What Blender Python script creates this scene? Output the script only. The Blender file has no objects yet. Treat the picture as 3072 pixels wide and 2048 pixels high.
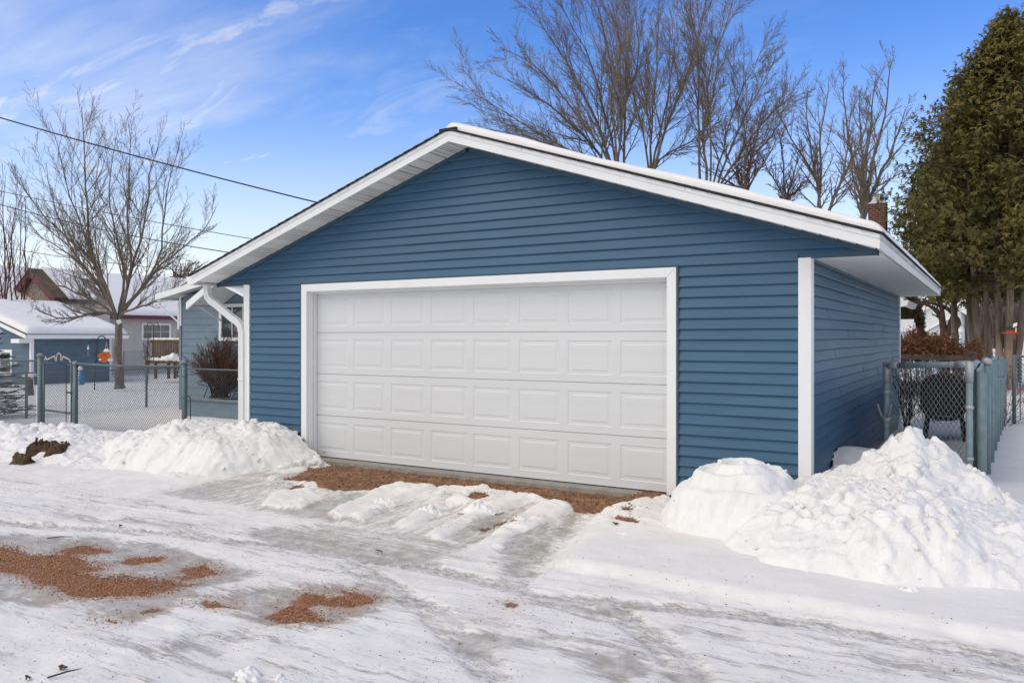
import bpy, bmesh, math, random
import numpy as np
from mathutils import Vector, Matrix

R = math.radians
scene = bpy.context.scene
COL = scene.collection

# ------------------------------------------------------------------ camera
CAMZ = 1.54
YAW = math.atan2(1444.0, 2400.0)
cam_d = bpy.data.cameras.new('camera')
cam = bpy.data.objects.new('camera', cam_d)
COL.objects.link(cam)
cam.location = (0, 0, CAMZ)
cam.rotation_euler = (R(90), 0, YAW)
cam_d.sensor_width = 36.0
cam_d.lens = 2400.0 / 3072.0 * 36.0
cam_d.shift_y = -14.0 / 3072.0
cam_d.clip_start = 0.05
cam_d.clip_end = 2000
scene.camera = cam

# ------------------------------------------------------------------ world and sun
SUN_DIR = Vector((-0.38, -0.62, 0.78)).normalized()
w = bpy.data.worlds.new('World')
scene.world = w
w.use_nodes = True
nt = w.node_tree
for n in list(nt.nodes):
    nt.nodes.remove(n)
N = nt.nodes.new
L = nt.links.new
out = N('ShaderNodeOutputWorld')
bg = N('ShaderNodeBackground')
bg.inputs['Strength'].default_value = 0.12
sky = N('ShaderNodeTexSky')
sky.sky_type = 'NISHITA'
sky.sun_disc = False
sky.sun_elevation = math.asin(SUN_DIR.z)
sky.sun_rotation = math.atan2(SUN_DIR.x, SUN_DIR.y)
sky.altitude = 300
sky.air_density = 1.0
sky.dust_density = 0.15
sky.ozone_density = 2.6
hsv = N('ShaderNodeHueSaturation')
hsv.inputs['Hue'].default_value = 0.514
hsv.inputs['Saturation'].default_value = 1.30
hsv.inputs['Value'].default_value = 1.6
L(sky.outputs[0], hsv.inputs['Color'])
tc = N('ShaderNodeTexCoord')
sep = N('ShaderNodeSeparateXYZ')
L(tc.outputs['Generated'], sep.inputs[0])


def wmath(op, a, b=None, clamp=False):
    m = N('ShaderNodeMath')
    m.operation = op
    m.use_clamp = clamp
    for k, v in enumerate((a, b)):
        if v is None:
            continue
        if isinstance(v, (int, float)):
            m.inputs[k].default_value = v
        else:
            L(v, m.inputs[k])
    return m.outputs[0]


def wramp(v, lo, hi):
    m = N('ShaderNodeMapRange')
    m.interpolation_type = 'SMOOTHSTEP'
    L(v, m.inputs[0])
    m.inputs[1].default_value = lo
    m.inputs[2].default_value = hi
    return m.outputs[0]


zz = wmath('ADD', wmath('MAXIMUM', sep.outputs[2], 0.0), 0.16)
px_ = wmath('DIVIDE', sep.outputs[0], zz)
py_ = wmath('DIVIDE', sep.outputs[1], zz)
cmb = N('ShaderNodeCombineXYZ')
L(px_, cmb.inputs[0])
L(py_, cmb.inputs[1])
mp = N('ShaderNodeMapping')
mp.inputs['Rotation'].default_value = (0, 0, R(28))
mp.inputs['Scale'].default_value = (0.55, 1.5, 1)
mp.inputs['Location'].default_value = (3.35, 1.2, 0)
L(cmb.outputs[0], mp.inputs['Vector'])


def wnoise(scale, detail, rough, dist, vec):
    n = N('ShaderNodeTexNoise')
    n.inputs['Scale'].default_value = scale
    n.inputs['Detail'].default_value = detail
    n.inputs['Roughness'].default_value = rough
    n.inputs['Distortion'].default_value = dist
    L(vec, n.inputs['Vector'])
    return n.outputs['Fac']


n1 = wnoise(0.9, 8, 0.58, 0.5, mp.outputs[0])
n2 = wnoise(0.32, 3, 0.5, 0.2, cmb.outputs[0])
# cirrus is thick to the west (left of the view), thin to the north-east
west = wramp(wmath('ADD', wmath('MULTIPLY', sep.outputs[0], -1.0), wmath('MULTIPLY', sep.outputs[1], -0.35)), 0.05, 0.85)
# the thin overcast that veils the sun fills the southern half of the sky, behind the camera
south = wramp(wmath('MULTIPLY', sep.outputs[1], -1.0), -0.50, 0.10)
cover = wmath('ADD', wmath('MULTIPLY', n1, 1.0), wmath('ADD', wmath('MULTIPLY', n2, 0.35), wmath('ADD', wmath('MULTIPLY', west, 0.20), wmath('MULTIPLY', south, 0.5))))
cl = wmath('MULTIPLY', wramp(cover, 0.72, 1.20), 0.80)
low = wmath('SUBTRACT', 1.0, wramp(sep.outputs[2], 0.0, 0.42))
veil = wmath('MULTIPLY', wmath('MULTIPLY', low, low), 0.80)
n3 = wnoise(2.3, 7, 0.6, 0.8, mp.outputs[0])
small = wmath('MULTIPLY', wmath('MULTIPLY', wramp(n3, 0.47, 0.68), west), 0.80)
cl2 = wmath('MAXIMUM', wmath('MAXIMUM', cl, small), veil)
mix = N('ShaderNodeMix')
mix.data_type = 'RGBA'
L(cl2, mix.inputs[0])
L(hsv.outputs[0], mix.inputs[6])
mix.inputs[7].default_value = (7.75, 7.6, 7.35, 1)
L(mix.outputs[2], bg.inputs['Color'])
L(bg.outputs[0], out.inputs['Surface'])

sun_d = bpy.data.lights.new('sun', 'SUN')
sun_d.energy = 1.35
sun_d.angle = R(55)
sun_d.color = (1.0, 0.87, 0.69)
sun = bpy.data.objects.new('sun', sun_d)
COL.objects.link(sun)
sun.rotation_euler = (-SUN_DIR).to_track_quat('-Z', 'Y').to_euler()

scene.view_settings.view_transform = 'Standard'
scene.view_settings.look = 'None'
scene.view_settings.gamma = 1
scene.view_settings.use_curve_mapping = False
scene.view_settings.exposure = 0.13
scene.cycles.max_bounces = 6
scene.cycles.diffuse_bounces = 4

# ------------------------------------------------------------------ picture ray helper
SN, CS = math.sin(YAW), math.cos(YAW)


def ray(px, py):
    u = (px - 1536.0) / 2400.0
    v = (1010.0 - py) / 2400.0
    return (-SN + u * CS, CS + u * SN, v)


def at(px, py, t=None, x=None, y=None, z=None):
    """world point seen at photo pixel (px,py) at a depth t or on a plane"""
    d = ray(px, py)
    if x is not None:
        t = x / d[0]
    elif y is not None:
        t = y / d[1]
    elif z is not None:
        t = (z - CAMZ) / d[2]
    return Vector((d[0] * t, d[1] * t, CAMZ + d[2] * t))


# ------------------------------------------------------------------ noise (numpy)
def _hash(ix, iy, seed):
    h = (ix.astype(np.int64) * 374761393 + iy.astype(np.int64) * 668265263 + seed * 982451653) & 0xFFFFFFFF
    h = ((h ^ (h >> 13)) * 1274126177) & 0xFFFFFFFF
    h = h ^ (h >> 16)
    return (h & 0xFFFFFF) / float(0xFFFFFF)


def vnoise(x, y, seed=0):
    ix, iy = np.floor(x), np.floor(y)
    fx, fy = x - ix, y - iy
    ux, uy = fx * fx * fx * (fx * (fx * 6 - 15) + 10), fy * fy * fy * (fy * (fy * 6 - 15) + 10)
    a, b = _hash(ix, iy, seed), _hash(ix + 1, iy, seed)
    c, d = _hash(ix, iy + 1, seed), _hash(ix + 1, iy + 1, seed)
    return (a * (1 - ux) + b * ux) * (1 - uy) + (c * (1 - ux) + d * ux) * uy


def fbm(x, y, octv=4, seed=0, gain=0.5):
    s, a, t = 0.0, 1.0, 0.0
    ca, sa = math.cos(0.6), math.sin(0.6)
    for k in range(octv):
        s = s + a * vnoise(x, y, seed + k * 17)
        t += a
        a *= gain
        x, y = (x * ca - y * sa) * 2.03 + 11.3, (x * sa + y * ca) * 2.03 + 5.7
    return s / t


def lumps(x, y, size, seed=0):
    """rounded clods with creases between them, 0..1"""
    x, y = x / size, y / size
    ix, iy = np.floor(x), np.floor(y)
    best = np.zeros_like(x)
    for dx in (-1, 0, 1):
        for dy in (-1, 0, 1):
            cx, cy = ix + dx, iy + dy
            jx, jy = _hash(cx, cy, seed), _hash(cx, cy, seed + 7)
            rr = 0.45 + 0.5 * _hash(cx, cy, seed + 13)
            hh = 0.35 + 0.65 * _hash(cx, cy, seed + 29)
            asp = 0.7 + 0.7 * _hash(cx, cy, seed + 31)
            d2 = (((x - cx - jx) * asp) ** 2 + ((y - cy - jy) / asp) ** 2) / (rr * rr)
            best = np.maximum(best, hh * np.sqrt(np.maximum(0, 1 - d2)))
    return best


def chunks(x, y, size, seed=0):
    """broken blocks: tilted plates with creases between them"""
    wx = (fbm(x / size * .9, y / size * .9, 3, seed + 50) - .5) * .9
    wy = (fbm(x / size * .9 + 31, y / size * .9, 3, seed + 51) - .5) * .9
    x, y = x / size + wx, y / size + wy
    ix, iy = np.floor(x), np.floor(y)
    f1 = np.full(x.shape, 9.0)
    f2 = np.full(x.shape, 9.0)
    hh = np.zeros_like(x)
    for dx in (-1, 0, 1):
        for dy in (-1, 0, 1):
            cx, cy = ix + dx, iy + dy
            jx, jy = _hash(cx, cy, seed), _hash(cx, cy, seed + 7)
            ex, ey = x - cx - jx, y - cy - jy
            d = np.hypot(ex, ey)
            tx, ty = _hash(cx, cy, seed + 11) - .5, _hash(cx, cy, seed + 12) - .5
            pl = .35 + .65 * _hash(cx, cy, seed + 13) + .9 * (tx * ex + ty * ey)
            near = d < f1
            f2 = np.where(near, f1, np.minimum(f2, d))
            hh = np.where(near, pl, hh)
            f1 = np.where(near, d, f1)
    return np.clip(hh, 0, 1.3) * sstep(f2 - f1, 0.0, 0.34)


def sstep(v, a, b):
    t = np.clip((v - a) / (b - a), 0, 1)
    return t * t * (3 - 2 * t)


def poly_mask(X, Y, poly):
    """1 inside the polygon (list of (x,y)), 0 outside"""
    ins = np.zeros(X.shape, bool)
    n = len(poly)
    for i in range(n):
        x0, y0 = poly[i]
        x1, y1 = poly[(i + 1) % n]
        if y0 == y1:
            continue
        c = ((y0 > Y) != (y1 > Y)) & (X < (x1 - x0) * (Y - y0) / (y1 - y0) + x0)
        ins ^= c
    return ins


def poly_dist(X, Y, poly):
    """signed distance, positive inside"""
    best = np.full(X.shape, 1e9)
    n = len(poly)
    for i in range(n):
        x0, y0 = poly[i]
        x1, y1 = poly[(i + 1) % n]
        ex, ey = x1 - x0, y1 - y0
        ll = ex * ex + ey * ey + 1e-12
        t = np.clip(((X - x0) * ex + (Y - y0) * ey) / ll, 0, 1)
        best = np.minimum(best, (X - x0 - t * ex) ** 2 + (Y - y0 - t * ey) ** 2)
    d = np.sqrt(best)
    return np.where(poly_mask(X, Y, poly), d, -d)


# ------------------------------------------------------------------ mesh helpers
def tag(o, label=None, cat=None, group=None, kind=None):
    if label:
        o['label'] = label
    if cat:
        o['category'] = cat
    if group:
        o['group'] = group
    if kind:
        o['kind'] = kind
    return o


def empty(name, loc, rz=0.0):
    o = bpy.data.objects.new(name, None)
    o.empty_display_size = 0.2
    COL.objects.link(o)
    o.location = loc
    o.rotation_euler.z = rz
    return o


def link(name, me, m=None, parent=None):
    o = bpy.data.objects.new(name, me)
    COL.objects.link(o)
    if m is not None and len(me.materials) == 0:
        me.materials.append(m)
    if parent is not None:
        o.parent = parent
        pm = Matrix.Translation(parent.location) if parent.type == 'EMPTY' and parent.rotation_euler.z == 0 and parent.parent is None else None
        if pm is not None:
            o.matrix_parent_inverse = pm.inverted()
    return o


def fast_mesh(name, V, quads=None, tris=None, smooth=False):
    me = bpy.data.meshes.new(name)
    V = np.ascontiguousarray(np.asarray(V, np.float32).reshape(-1, 3))
    loops = []
    starts = []
    n0 = 0
    if quads is not None and len(quads):
        q = np.asarray(quads, np.int32).reshape(-1, 4)
        loops.append(q.ravel())
        starts.append(n0 + 4 * np.arange(len(q)))
        n0 += 4 * len(q)
    if tris is not None and len(tris):
        t = np.asarray(tris, np.int32).reshape(-1, 3)
        loops.append(t.ravel())
        starts.append(n0 + 3 * np.arange(len(t)))
        n0 += 3 * len(t)
    lv = np.concatenate(loops)
    ls = np.concatenate(starts).astype(np.int32)
    me.vertices.add(len(V))
    me.vertices.foreach_set('co', V.ravel())
    me.loops.add(len(lv))
    me.loops.foreach_set('vertex_index', lv)
    me.polygons.add(len(ls))
    me.polygons.foreach_set('loop_start', ls)
    me.update(calc_edges=True)
    if smooth:
        me.polygons.foreach_set('use_smooth', np.ones(len(ls), bool))
    return me


class MB:
    """collects shapes for ONE mesh object"""

    def __init__(s):
        s.v, s.f = [], []

    def add(s, vs, fs):
        b = len(s.v)
        s.v.extend([tuple(p) for p in vs])
        s.f.extend([tuple(b + i for i in f) for f in fs])
        return s

    def box(s, x0, x1, y0, y1, z0, z1, c=0.0):
        if c <= 0:
            return s.add([(x0, y0, z0), (x1, y0, z0), (x1, y1, z0), (x0, y1, z0), (x0, y0, z1), (x1, y0, z1), (x1, y1, z1), (x0, y1, z1)],
                         [(0, 3, 2, 1), (4, 5, 6, 7), (0, 1, 5, 4), (1, 2, 6, 5), (2, 3, 7, 6), (3, 0, 4, 7)])
        bm = bmesh.new()
        bmesh.ops.create_cube(bm, size=1, matrix=Matrix.Translation(((x0 + x1) / 2, (y0 + y1) / 2, (z0 + z1) / 2)) @ Matrix.Diagonal((x1 - x0, y1 - y0, z1 - z0, 1)))
        bmesh.ops.bevel(bm, geom=bm.edges[:], offset=c, segments=1, affect='EDGES')
        s.bm(bm)
        bm.free()
        return s

    def bm(s, bm):
        bm.verts.ensure_lookup_table()
        for i, vv in enumerate(bm.verts):
            vv.index = i
        return s.add([vv.co[:] for vv in bm.verts], [[vv.index for vv in f.verts] for f in bm.faces])

    def prism(s, poly, d):
        """poly: list of 3d points (planar); d: extrusion vector"""
        n = len(poly)
        d = Vector(d)
        vs = [Vector(p) for p in poly] + [Vector(p) + d for p in poly]
        fs = [tuple(range(n))[::-1], tuple(range(n, 2 * n))] + [(i, (i + 1) % n, n + (i + 1) % n, n + i) for i in range(n)]
        return s.add(vs, fs)

    def tube(s, pts, r, k=8, caps=True):
        pts = [Vector(p) for p in pts]
        n = len(pts)
        rs = r if isinstance(r, (list, tuple)) else [r] * n
        vs, fs = [], []
        ref = None
        for i, p in enumerate(pts):
            t = (pts[min(i + 1, n - 1)] - pts[max(i - 1, 0)]).normalized()
            if ref is None:
                ref = Vector((0, 0, 1)) if abs(t.z) < 0.9 else Vector((1, 0, 0))
            u = t.cross(ref).normalized()
            v_ = u.cross(t).normalized()
            ref = v_
            for j in range(k):
                a = 2 * math.pi * j / k
                vs.append(p + rs[i] * (math.cos(a) * u + math.sin(a) * v_))
        for i in range(n - 1):
            for j in range(k):
                j2 = (j + 1) % k
                fs.append((i * k + j, i * k + j2, (i + 1) * k + j2, (i + 1) * k + j))
        if caps:
            fs.append(tuple(range(k))[::-1])
            fs.append(tuple((n - 1) * k + j for j in range(k)))
        return s.add(vs, fs)

    def lathe(s, c, prof, k=12):
        """prof: (r,z) list about the vertical axis through c"""
        vs, fs = [], []
        for (r, z) in prof:
            for j in range(k):
                a = 2 * math.pi * j / k
                vs.append((c[0] + r * math.cos(a), c[1] + r * math.sin(a), c[2] + z))
        for i in range(len(prof) - 1):
            for j in range(k):
                j2 = (j + 1) % k
                fs.append((i * k + j, i * k + j2, (i + 1) * k + j2, (i + 1) * k + j))
        fs.append(tuple(range(k))[::-1])
        fs.append(tuple((len(prof) - 1) * k + j for j in range(k)))
        return s.add(vs, fs)

    def build(s, name, m, parent=None, smooth=False, bevel=0.0):
        me = bpy.data.meshes.new(name)
        me.from_pydata(s.v, [], s.f)
        me.update()
        if smooth:
            me.polygons.foreach_set('use_smooth', np.ones(len(me.polygons), bool))
        o = link(name, me, m, parent)
        if bevel > 0:
            b = o.modifiers.new('edge', 'BEVEL')
            b.width = bevel
            b.segments = 2
            b.limit_method = 'ANGLE'
        return o


def seg_tubes(P0, P1, r0, r1, k=3):
    """many separate little prisms, one per segment -> V, quads"""
    P0, P1 = np.asarray(P0, float), np.asarray(P1, float)
    M = len(P0)
    r0 = np.broadcast_to(r0, (M,))
    r1 = np.broadcast_to(r1, (M,))
    T = P1 - P0
    T /= np.linalg.norm(T, axis=1, keepdims=True) + 1e-9
    ref = np.where(np.abs(T[:, 2:3]) < 0.9, np.array([[0, 0, 1.0]]), np.array([[1.0, 0, 0]]))
    U = np.cross(T, ref)
    U /= np.linalg.norm(U, axis=1, keepdims=True) + 1e-9
    W = np.cross(T, U)
    a = 2 * np.pi * np.arange(k) / k
    ring = U[:, None, :] * np.cos(a)[None, :, None] + W[:, None, :] * np.sin(a)[None, :, None]
    A = P0[:, None, :] + ring * r0[:, None, None]
    B = P1[:, None, :] + ring * r1[:, None, None]
    V = np.concatenate([A, B], 1).reshape(-1, 3)
    base = (np.arange(M) * 2 * k)[:, None]
    j = np.arange(k)
    j2 = (j + 1) % k
    Q = np.stack([base + j, base + j2, base + k + j2, base + k + j], -1).reshape(-1, 4)
    return V, Q


def poly_tubes(P, Rr, k=3):
    """P (M,N,3), Rr (M,N) -> V, quads with shared rings"""
    M, Np = P.shape[:2]
    T = np.empty_like(P)
    T[:, 1:-1] = P[:, 2:] - P[:, :-2]
    T[:, 0] = P[:, 1] - P[:, 0]
    T[:, -1] = P[:, -1] - P[:, -2]
    T /= np.linalg.norm(T, axis=2, keepdims=True) + 1e-9
    t0 = P[:, -1] - P[:, 0]
    t0 /= np.linalg.norm(t0, axis=1, keepdims=True) + 1e-9
    ref = np.where(np.abs(t0[:, 0:1]) < 0.6, np.array([[1.0, 0, 0]]), np.array([[0, 1.0, 0]]))
    U = np.cross(T, ref[:, None, :])
    U /= np.linalg.norm(U, axis=2, keepdims=True) + 1e-9
    W = np.cross(T, U)
    a = 2 * np.pi * np.arange(k) / k
    V = P[:, :, None, :] + Rr[:, :, None, None] * (U[:, :, None, :] * np.cos(a)[None, None, :, None] + W[:, :, None, :] * np.sin(a)[None, None, :, None])
    V = V.reshape(-1, 3)
    base = (np.arange(M) * Np * k)[:, None, None] + (np.arange(Np - 1) * k)[None, :, None]
    j = np.arange(k)[None, None, :]
    j2 = (j + 1) % k
    Q = np.stack([base + j, base + j2, base + k + j2, base + k + j], -1).reshape(-1, 4)
    return V, Q


def merge_vq(lst):
    Vs, Qs, n = [], [], 0
    for V, Q in lst:
        Vs.append(V)
        Qs.append(Q + n)
        n += len(V)
    return np.concatenate(Vs), np.concatenate(Qs)


def copy_tree(o, parent=None):
    c = o.copy()
    COL.objects.link(c)
    if parent is not None:
        c.parent = parent
        c.matrix_parent_inverse = o.matrix_parent_inverse
    for ch in list(o.children):
        copy_tree(ch, c)
    return c


# ------------------------------------------------------------------ materials
MATS = {}


def mat(name, col, rough=0.6, var=0.12, scale=6.0, bump=0.0, bscale=40.0, stretch=(1, 1, 1), metal=0.0, col2=None, spec=0.5, detail=5.0):
    """principled with noise-mottled colour and fine noise relief"""
    if name in MATS:
        return MATS[name]
    m = bpy.data.materials.new(name)
    m.use_nodes = True
    t = m.node_tree
    b = t.nodes['Principled BSDF']
    b.inputs['Roughness'].default_value = rough
    b.inputs['Metallic'].default_value = metal
    b.inputs['Specular IOR Level'].default_value = spec
    tcn = t.nodes.new('ShaderNodeTexCoord')
    mpn = t.nodes.new('ShaderNodeMapping')
    mpn.inputs['Scale'].default_value = stretch
    t.links.new(tcn.outputs['Object'], mpn.inputs[0])
    nz = t.nodes.new('ShaderNodeTexNoise')
    nz.inputs['Scale'].default_value = scale
    nz.inputs['Detail'].default_value = detail
    nz.inputs['Roughness'].default_value = 0.6
    t.links.new(mpn.outputs[0], nz.inputs['Vector'])
    mx = t.nodes.new('ShaderNodeMix')
    mx.data_type = 'RGBA'
    c = tuple(col)
    c2 = tuple(col2) if col2 else tuple(max(0, k * (1 - 2 * var)) for k in c)
    c1 = c if col2 else tuple(min(1, k * (1 + var)) for k in c)
    mx.inputs[6].default_value = c2 + (1,)
    mx.inputs[7].default_value = c1 + (1,)
    rp = t.nodes.new('ShaderNodeMapRange')
    rp.inputs[1].default_value = 0.3
    rp.inputs[2].default_value = 0.7
    t.links.new(nz.outputs['Fac'], rp.inputs[0])
    t.links.new(rp.outputs[0], mx.inputs[0])
    t.links.new(mx.outputs[2], b.inputs['Base Color'])
    if bump > 0:
        nb = t.nodes.new('ShaderNodeTexNoise')
        nb.inputs['Scale'].default_value = bscale
        nb.inputs['Detail'].default_value = 4
        t.links.new(mpn.outputs[0], nb.inputs['Vector'])
        bn = t.nodes.new('ShaderNodeBump')
        bn.inputs['Strength'].default_value = bump
        bn.inputs['Distance'].default_value = 0.02
        t.links.new(nb.outputs['Fac'], bn.inputs['Height'])
        t.links.new(bn.outputs[0], b.inputs['Normal'])
    MATS[name] = m
    return m


def attr_mat(name, stops, attr='tint', rough=0.8, spec=0.2):
    """colour from a 0..1 per-corner attribute (kind of leaf, age), plus noise"""
    m = bpy.data.materials.new(name)
    m.use_nodes = True
    t = m.node_tree
    b = t.nodes['Principled BSDF']
    b.inputs['Roughness'].default_value = rough
    b.inputs['Specular IOR Level'].default_value = spec
    a = t.nodes.new('ShaderNodeAttribute')
    a.attribute_name = attr
    rp = t.nodes.new('ShaderNodeValToRGB')
    els = rp.color_ramp.elements
    els[0].position, els[0].color = stops[0][0], tuple(stops[0][1]) + (1,)
    els[1].position, els[1].color = stops[-1][0], tuple(stops[-1][1]) + (1,)
    for p, c in stops[1:-1]:
        e = els.new(p)
        e.color = tuple(c) + (1,)
    t.links.new(a.outputs['Fac'], rp.inputs[0])
    t.links.new(rp.outputs[0], b.inputs['Base Color'])
    return m


def set_attr(me, name, vals):
    a = me.attributes.new(name, 'FLOAT', 'POINT')
    a.data.foreach_set('value', np.asarray(vals, np.float32))


M_snow = mat('snow', (0.81, 0.803, 0.788), 0.75, 0.02, 3.0, 0.35, 60.0, spec=0.15)
M_snow_rough = mat('snow_rough', (0.80, 0.793, 0.777), 0.75, 0.03, 5.0, 0.35, 70.0, spec=0.15)
M_blue = mat('blue_vinyl', (0.041, 0.112, 0.193), 0.42, 0.05, 1.3, 0.10, 220.0, (1, 1, 6), spec=0.35)
M_blue_dk = mat('blue_channel', (0.040, 0.085, 0.132), 0.5, 0.05, 2.0, spec=0.35)
M_white = mat('white_trim', (0.79, 0.80, 0.80), 0.45, 0.02, 3.0, 0.03, 90.0)
M_white_al = mat('white_aluminium', (0.76, 0.77, 0.77), 0.35, 0.03, 2.0, 0.03, 30.0)
M_door = mat('door_paint', (0.655, 0.672, 0.682), 0.45, 0.025, 2.0, 0.10, 60.0, (0.15, 1, 3))
M_soffit = mat('soffit_white', (0.83, 0.83, 0.81), 0.5, 0.03, 3.0)
M_shingle = mat('asphalt_shingle', (0.035, 0.034, 0.034), 0.95, 0.3, 30.0, 0.6, 180.0)
M_concrete = mat('concrete', (0.30, 0.28, 0.25), 0.9, 0.12, 9.0, 0.4, 60.0)
M_fence = mat('fence_green_grey', (0.115, 0.165, 0.175), 0.45, 0.12, 12.0, 0.05, 60.0, spec=0.5)
M_fence_lt = mat('fence_pale_blue', (0.25, 0.34, 0.36), 0.5, 0.12, 10.0, 0.05, 60.0)
M_wire = mat('fence_wire', (0.085, 0.105, 0.11), 0.5, 0.15, 6.0)
M_wire_lt = mat('fence_wire_pale', (0.27, 0.34, 0.355), 0.5, 0.12, 6.0)
M_galv = mat('galvanised', (0.42, 0.44, 0.44), 0.45, 0.12, 8.0, metal=0.3)
M_bark = mat('bark_grey_brown', (0.17, 0.137, 0.110), 0.95, 0.3, 7.0, 0.8, 24.0, (1, 1, 0.35))
M_bark_cedar = mat('bark_cedar', (0.34, 0.26, 0.20), 0.95, 0.35, 4.0, 0.9, 22.0, (1, 1, 0.2))
M_twig = mat('twig_brown', (0.075, 0.056, 0.046), 0.9, 0.2, 2.0)
M_twig_warm = mat('twig_warm_brown', (0.200, 0.155, 0.112), 0.9, 0.2, 2.0)
M_twig_red = mat('twig_red_brown', (0.105, 0.05, 0.04), 0.9, 0.25, 3.0)
M_wire_black = mat('cable_black', (0.02, 0.02, 0.022), 0.6, 0.1, 3.0)
M_black_metal = mat('black_metal', (0.022, 0.022, 0.026), 0.5, 0.1, 3.0)
M_glass = mat('window_glass', (0.065, 0.08, 0.08), 0.06, 0.2, 1.2, spec=0.8)

# ------------------------------------------------------------------ ground: one height field split into alley, driveway and snowy ground
def gbase(x, y):
    drop = 0.021 * np.clip(-x - 9.5, 0, 34) * sstep(y, 5.5, 9.0)
    rise = 0.11 * sstep(x, -1.6, -0.4) * sstep(y, 7.6, 9.5) * (1 - sstep(y, 22, 40))
    return -0.05 - drop + rise


def zpoly(pts, ox, oy, s, z=-0.05):
    o = []
    for (a, b) in pts:
        p = at(ox + a * s, oy + b * s, z=z)
        o.append((p.x, p.y))
    return o


SB = 1200 / 2352.0
GRAVEL = [
    [(-80, 250), (0, 258), (90, 270), (180, 305), (430, 312), (520, 360), (610, 398), (480, 415), (600, 450), (720, 438), (880, 458), (1000, 462), (1130, 490), (1010, 525), (900, 548), (760, 560), (540, 565), (400, 540), (200, 480), (130, 430), (-80, 400)],
    [(340, 292), (430, 258), (520, 258), (640, 290), (560, 304)],
    [(690, 352), (800, 322), (950, 322), (930, 347), (760, 360)],
    [(990, 440), (1100, 430), (1110, 385), (1200, 370), (1280, 410), (1150, 442), (1060, 457)],
    [(1720, 605), (1780, 528), (1880, 550), (1900, 575), (2050, 550), (1950, 505), (2080, 528), (2190, 560), (2180, 588), (2050, 612), (1880, 592), (1780, 622)],
    [(1570, 662), (1700, 608), (1790, 620), (1880, 680), (1930, 695), (1850, 722), (1650, 702)],
    [(1140, 600), (1200, 578), (1290, 595), (1350, 615), (1250, 622)],
    [(600, 690), (690, 686), (690, 716), (605, 718)],
    [(830, 655), (880, 635), (945, 635), (900, 650)],
]
GRAVEL = [zpoly(p, 0, 1500, SB) for p in GRAVEL]
GRAVEL.append(zpoly([(1005, 708), (1050, 702), (1075, 716), (1030, 745)], 1000, 1450, SB))
ICE = [
    (zpoly([(-80, 195), (300, 210), (650, 220), (880, 260), (1000, 280), (1250, 350), (1550, 400), (1500, 440), (1200, 500), (1150, 560), (1000, 620), (760, 715), (560, 640), (380, 590), (0, 580), (-80, 580)], 0, 1500, SB), 0.85),
    (zpoly([(1130, 600), (1250, 575), (1560, 500), (1700, 500), (1950, 490), (2150, 470), (2290, 540), (2200, 630), (1980, 690), (1850, 728), (1560, 695), (1480, 645)], 0, 1500, SB), 0.85),
    (zpoly([(-80, 555), (380, 520), (560, 560), (800, 560), (960, 600), (1180, 640), (1100, 690), (950, 760), (640, 770), (300, 700), (-80, 660)], 800, 1300, SB), 0.72),
    (zpoly([(1470, 835), (1570, 800), (1700, 640), (1880, 475), (1820, 462), (1640, 590), (1480, 600), (1370, 690), (1440, 780)], 800, 1300, SB), 0.85),
    (zpoly([(630, 905), (800, 890), (1010, 920), (1000, 960), (850, 980)], 1000, 1450, SB), 0.95),
    (zpoly([(1540, 1060), (1600, 1000), (1800, 1040), (1850, 1080), (1700, 1130)], 1000, 1450, SB), 0.95),
    (zpoly([(1080, 905), (1250, 900), (1300, 940), (1100, 932)], 1000, 1450, SB), 0.9),
    (zpoly([(1330, 950), (1480, 985), (1560, 1020), (1400, 992)], 1000, 1450, SB), 0.9),
    (zpoly([(1890, 1090), (2100, 1110), (2120, 1130), (1940, 1115)], 1000, 1450, SB), 0.8),
    (zpoly([(960, 880), (1150, 760), (1420, 810), (1250, 870), (1060, 910)], 0, 1500, SB), 0.55),
    (zpoly([(240, 590), (520, 640), (380, 660), (120, 610)], 2000, 1600, 1072 / 2352.0), 0.55),
    (zpoly([(1000, 750), (1500, 820), (2352, 960), (2352, 1000), (1400, 850)], 2000, 1600, 1072 / 2352.0), 0.5),
]
DIRT = [
    zpoly([(2352, 392), (2180, 412), (1990, 432), (1900, 455), (1840, 432), (1700, 385), (1580, 352), (1400, 328), (1290, 302), (1100, 296), (1000, 302), (780, 302), (600, 330), (420, 333), (350, 287), (150, 272), (250, 238), (300, 190)], 800, 1300, SB) + [(-7.30, 8.0), (-2.1, 8.0), (-2.05, 6.95)],
    zpoly([(1190, 395), (1250, 352), (1325, 348), (1290, 377), (1220, 407)], 800, 1300, SB),
    zpoly([(975, 343), (1010, 303), (1030, 308), (1000, 348)], 800, 1300, SB),
    zpoly([(130, 322), (180, 303), (225, 320), (180, 338)], 800, 1300, SB),
    zpoly([(2055, 482), (2110, 462), (2195, 475), (2110, 504)], 800, 1300, SB),
    zpoly([(2005, 520), (2100, 518), (2180, 547), (2140, 562)], 800, 1300, SB),
    zpoly([(1355, 532), (1410, 518), (1475, 535), (1390, 540)], 800, 1300, SB),
    zpoly([(1258, 548), (1330, 538), (1290, 564)], 800, 1300, SB),
    zpoly([(1270, 405), (1310, 365), (1425, 360), (1485, 445), (1370, 452)], 0, 1240, 960 / 2352.0),
    zpoly([(70, 175), (150, 125), (215, 150), (180, 195), (110, 190)], 0, 1240, 960 / 2352.0),
]


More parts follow.
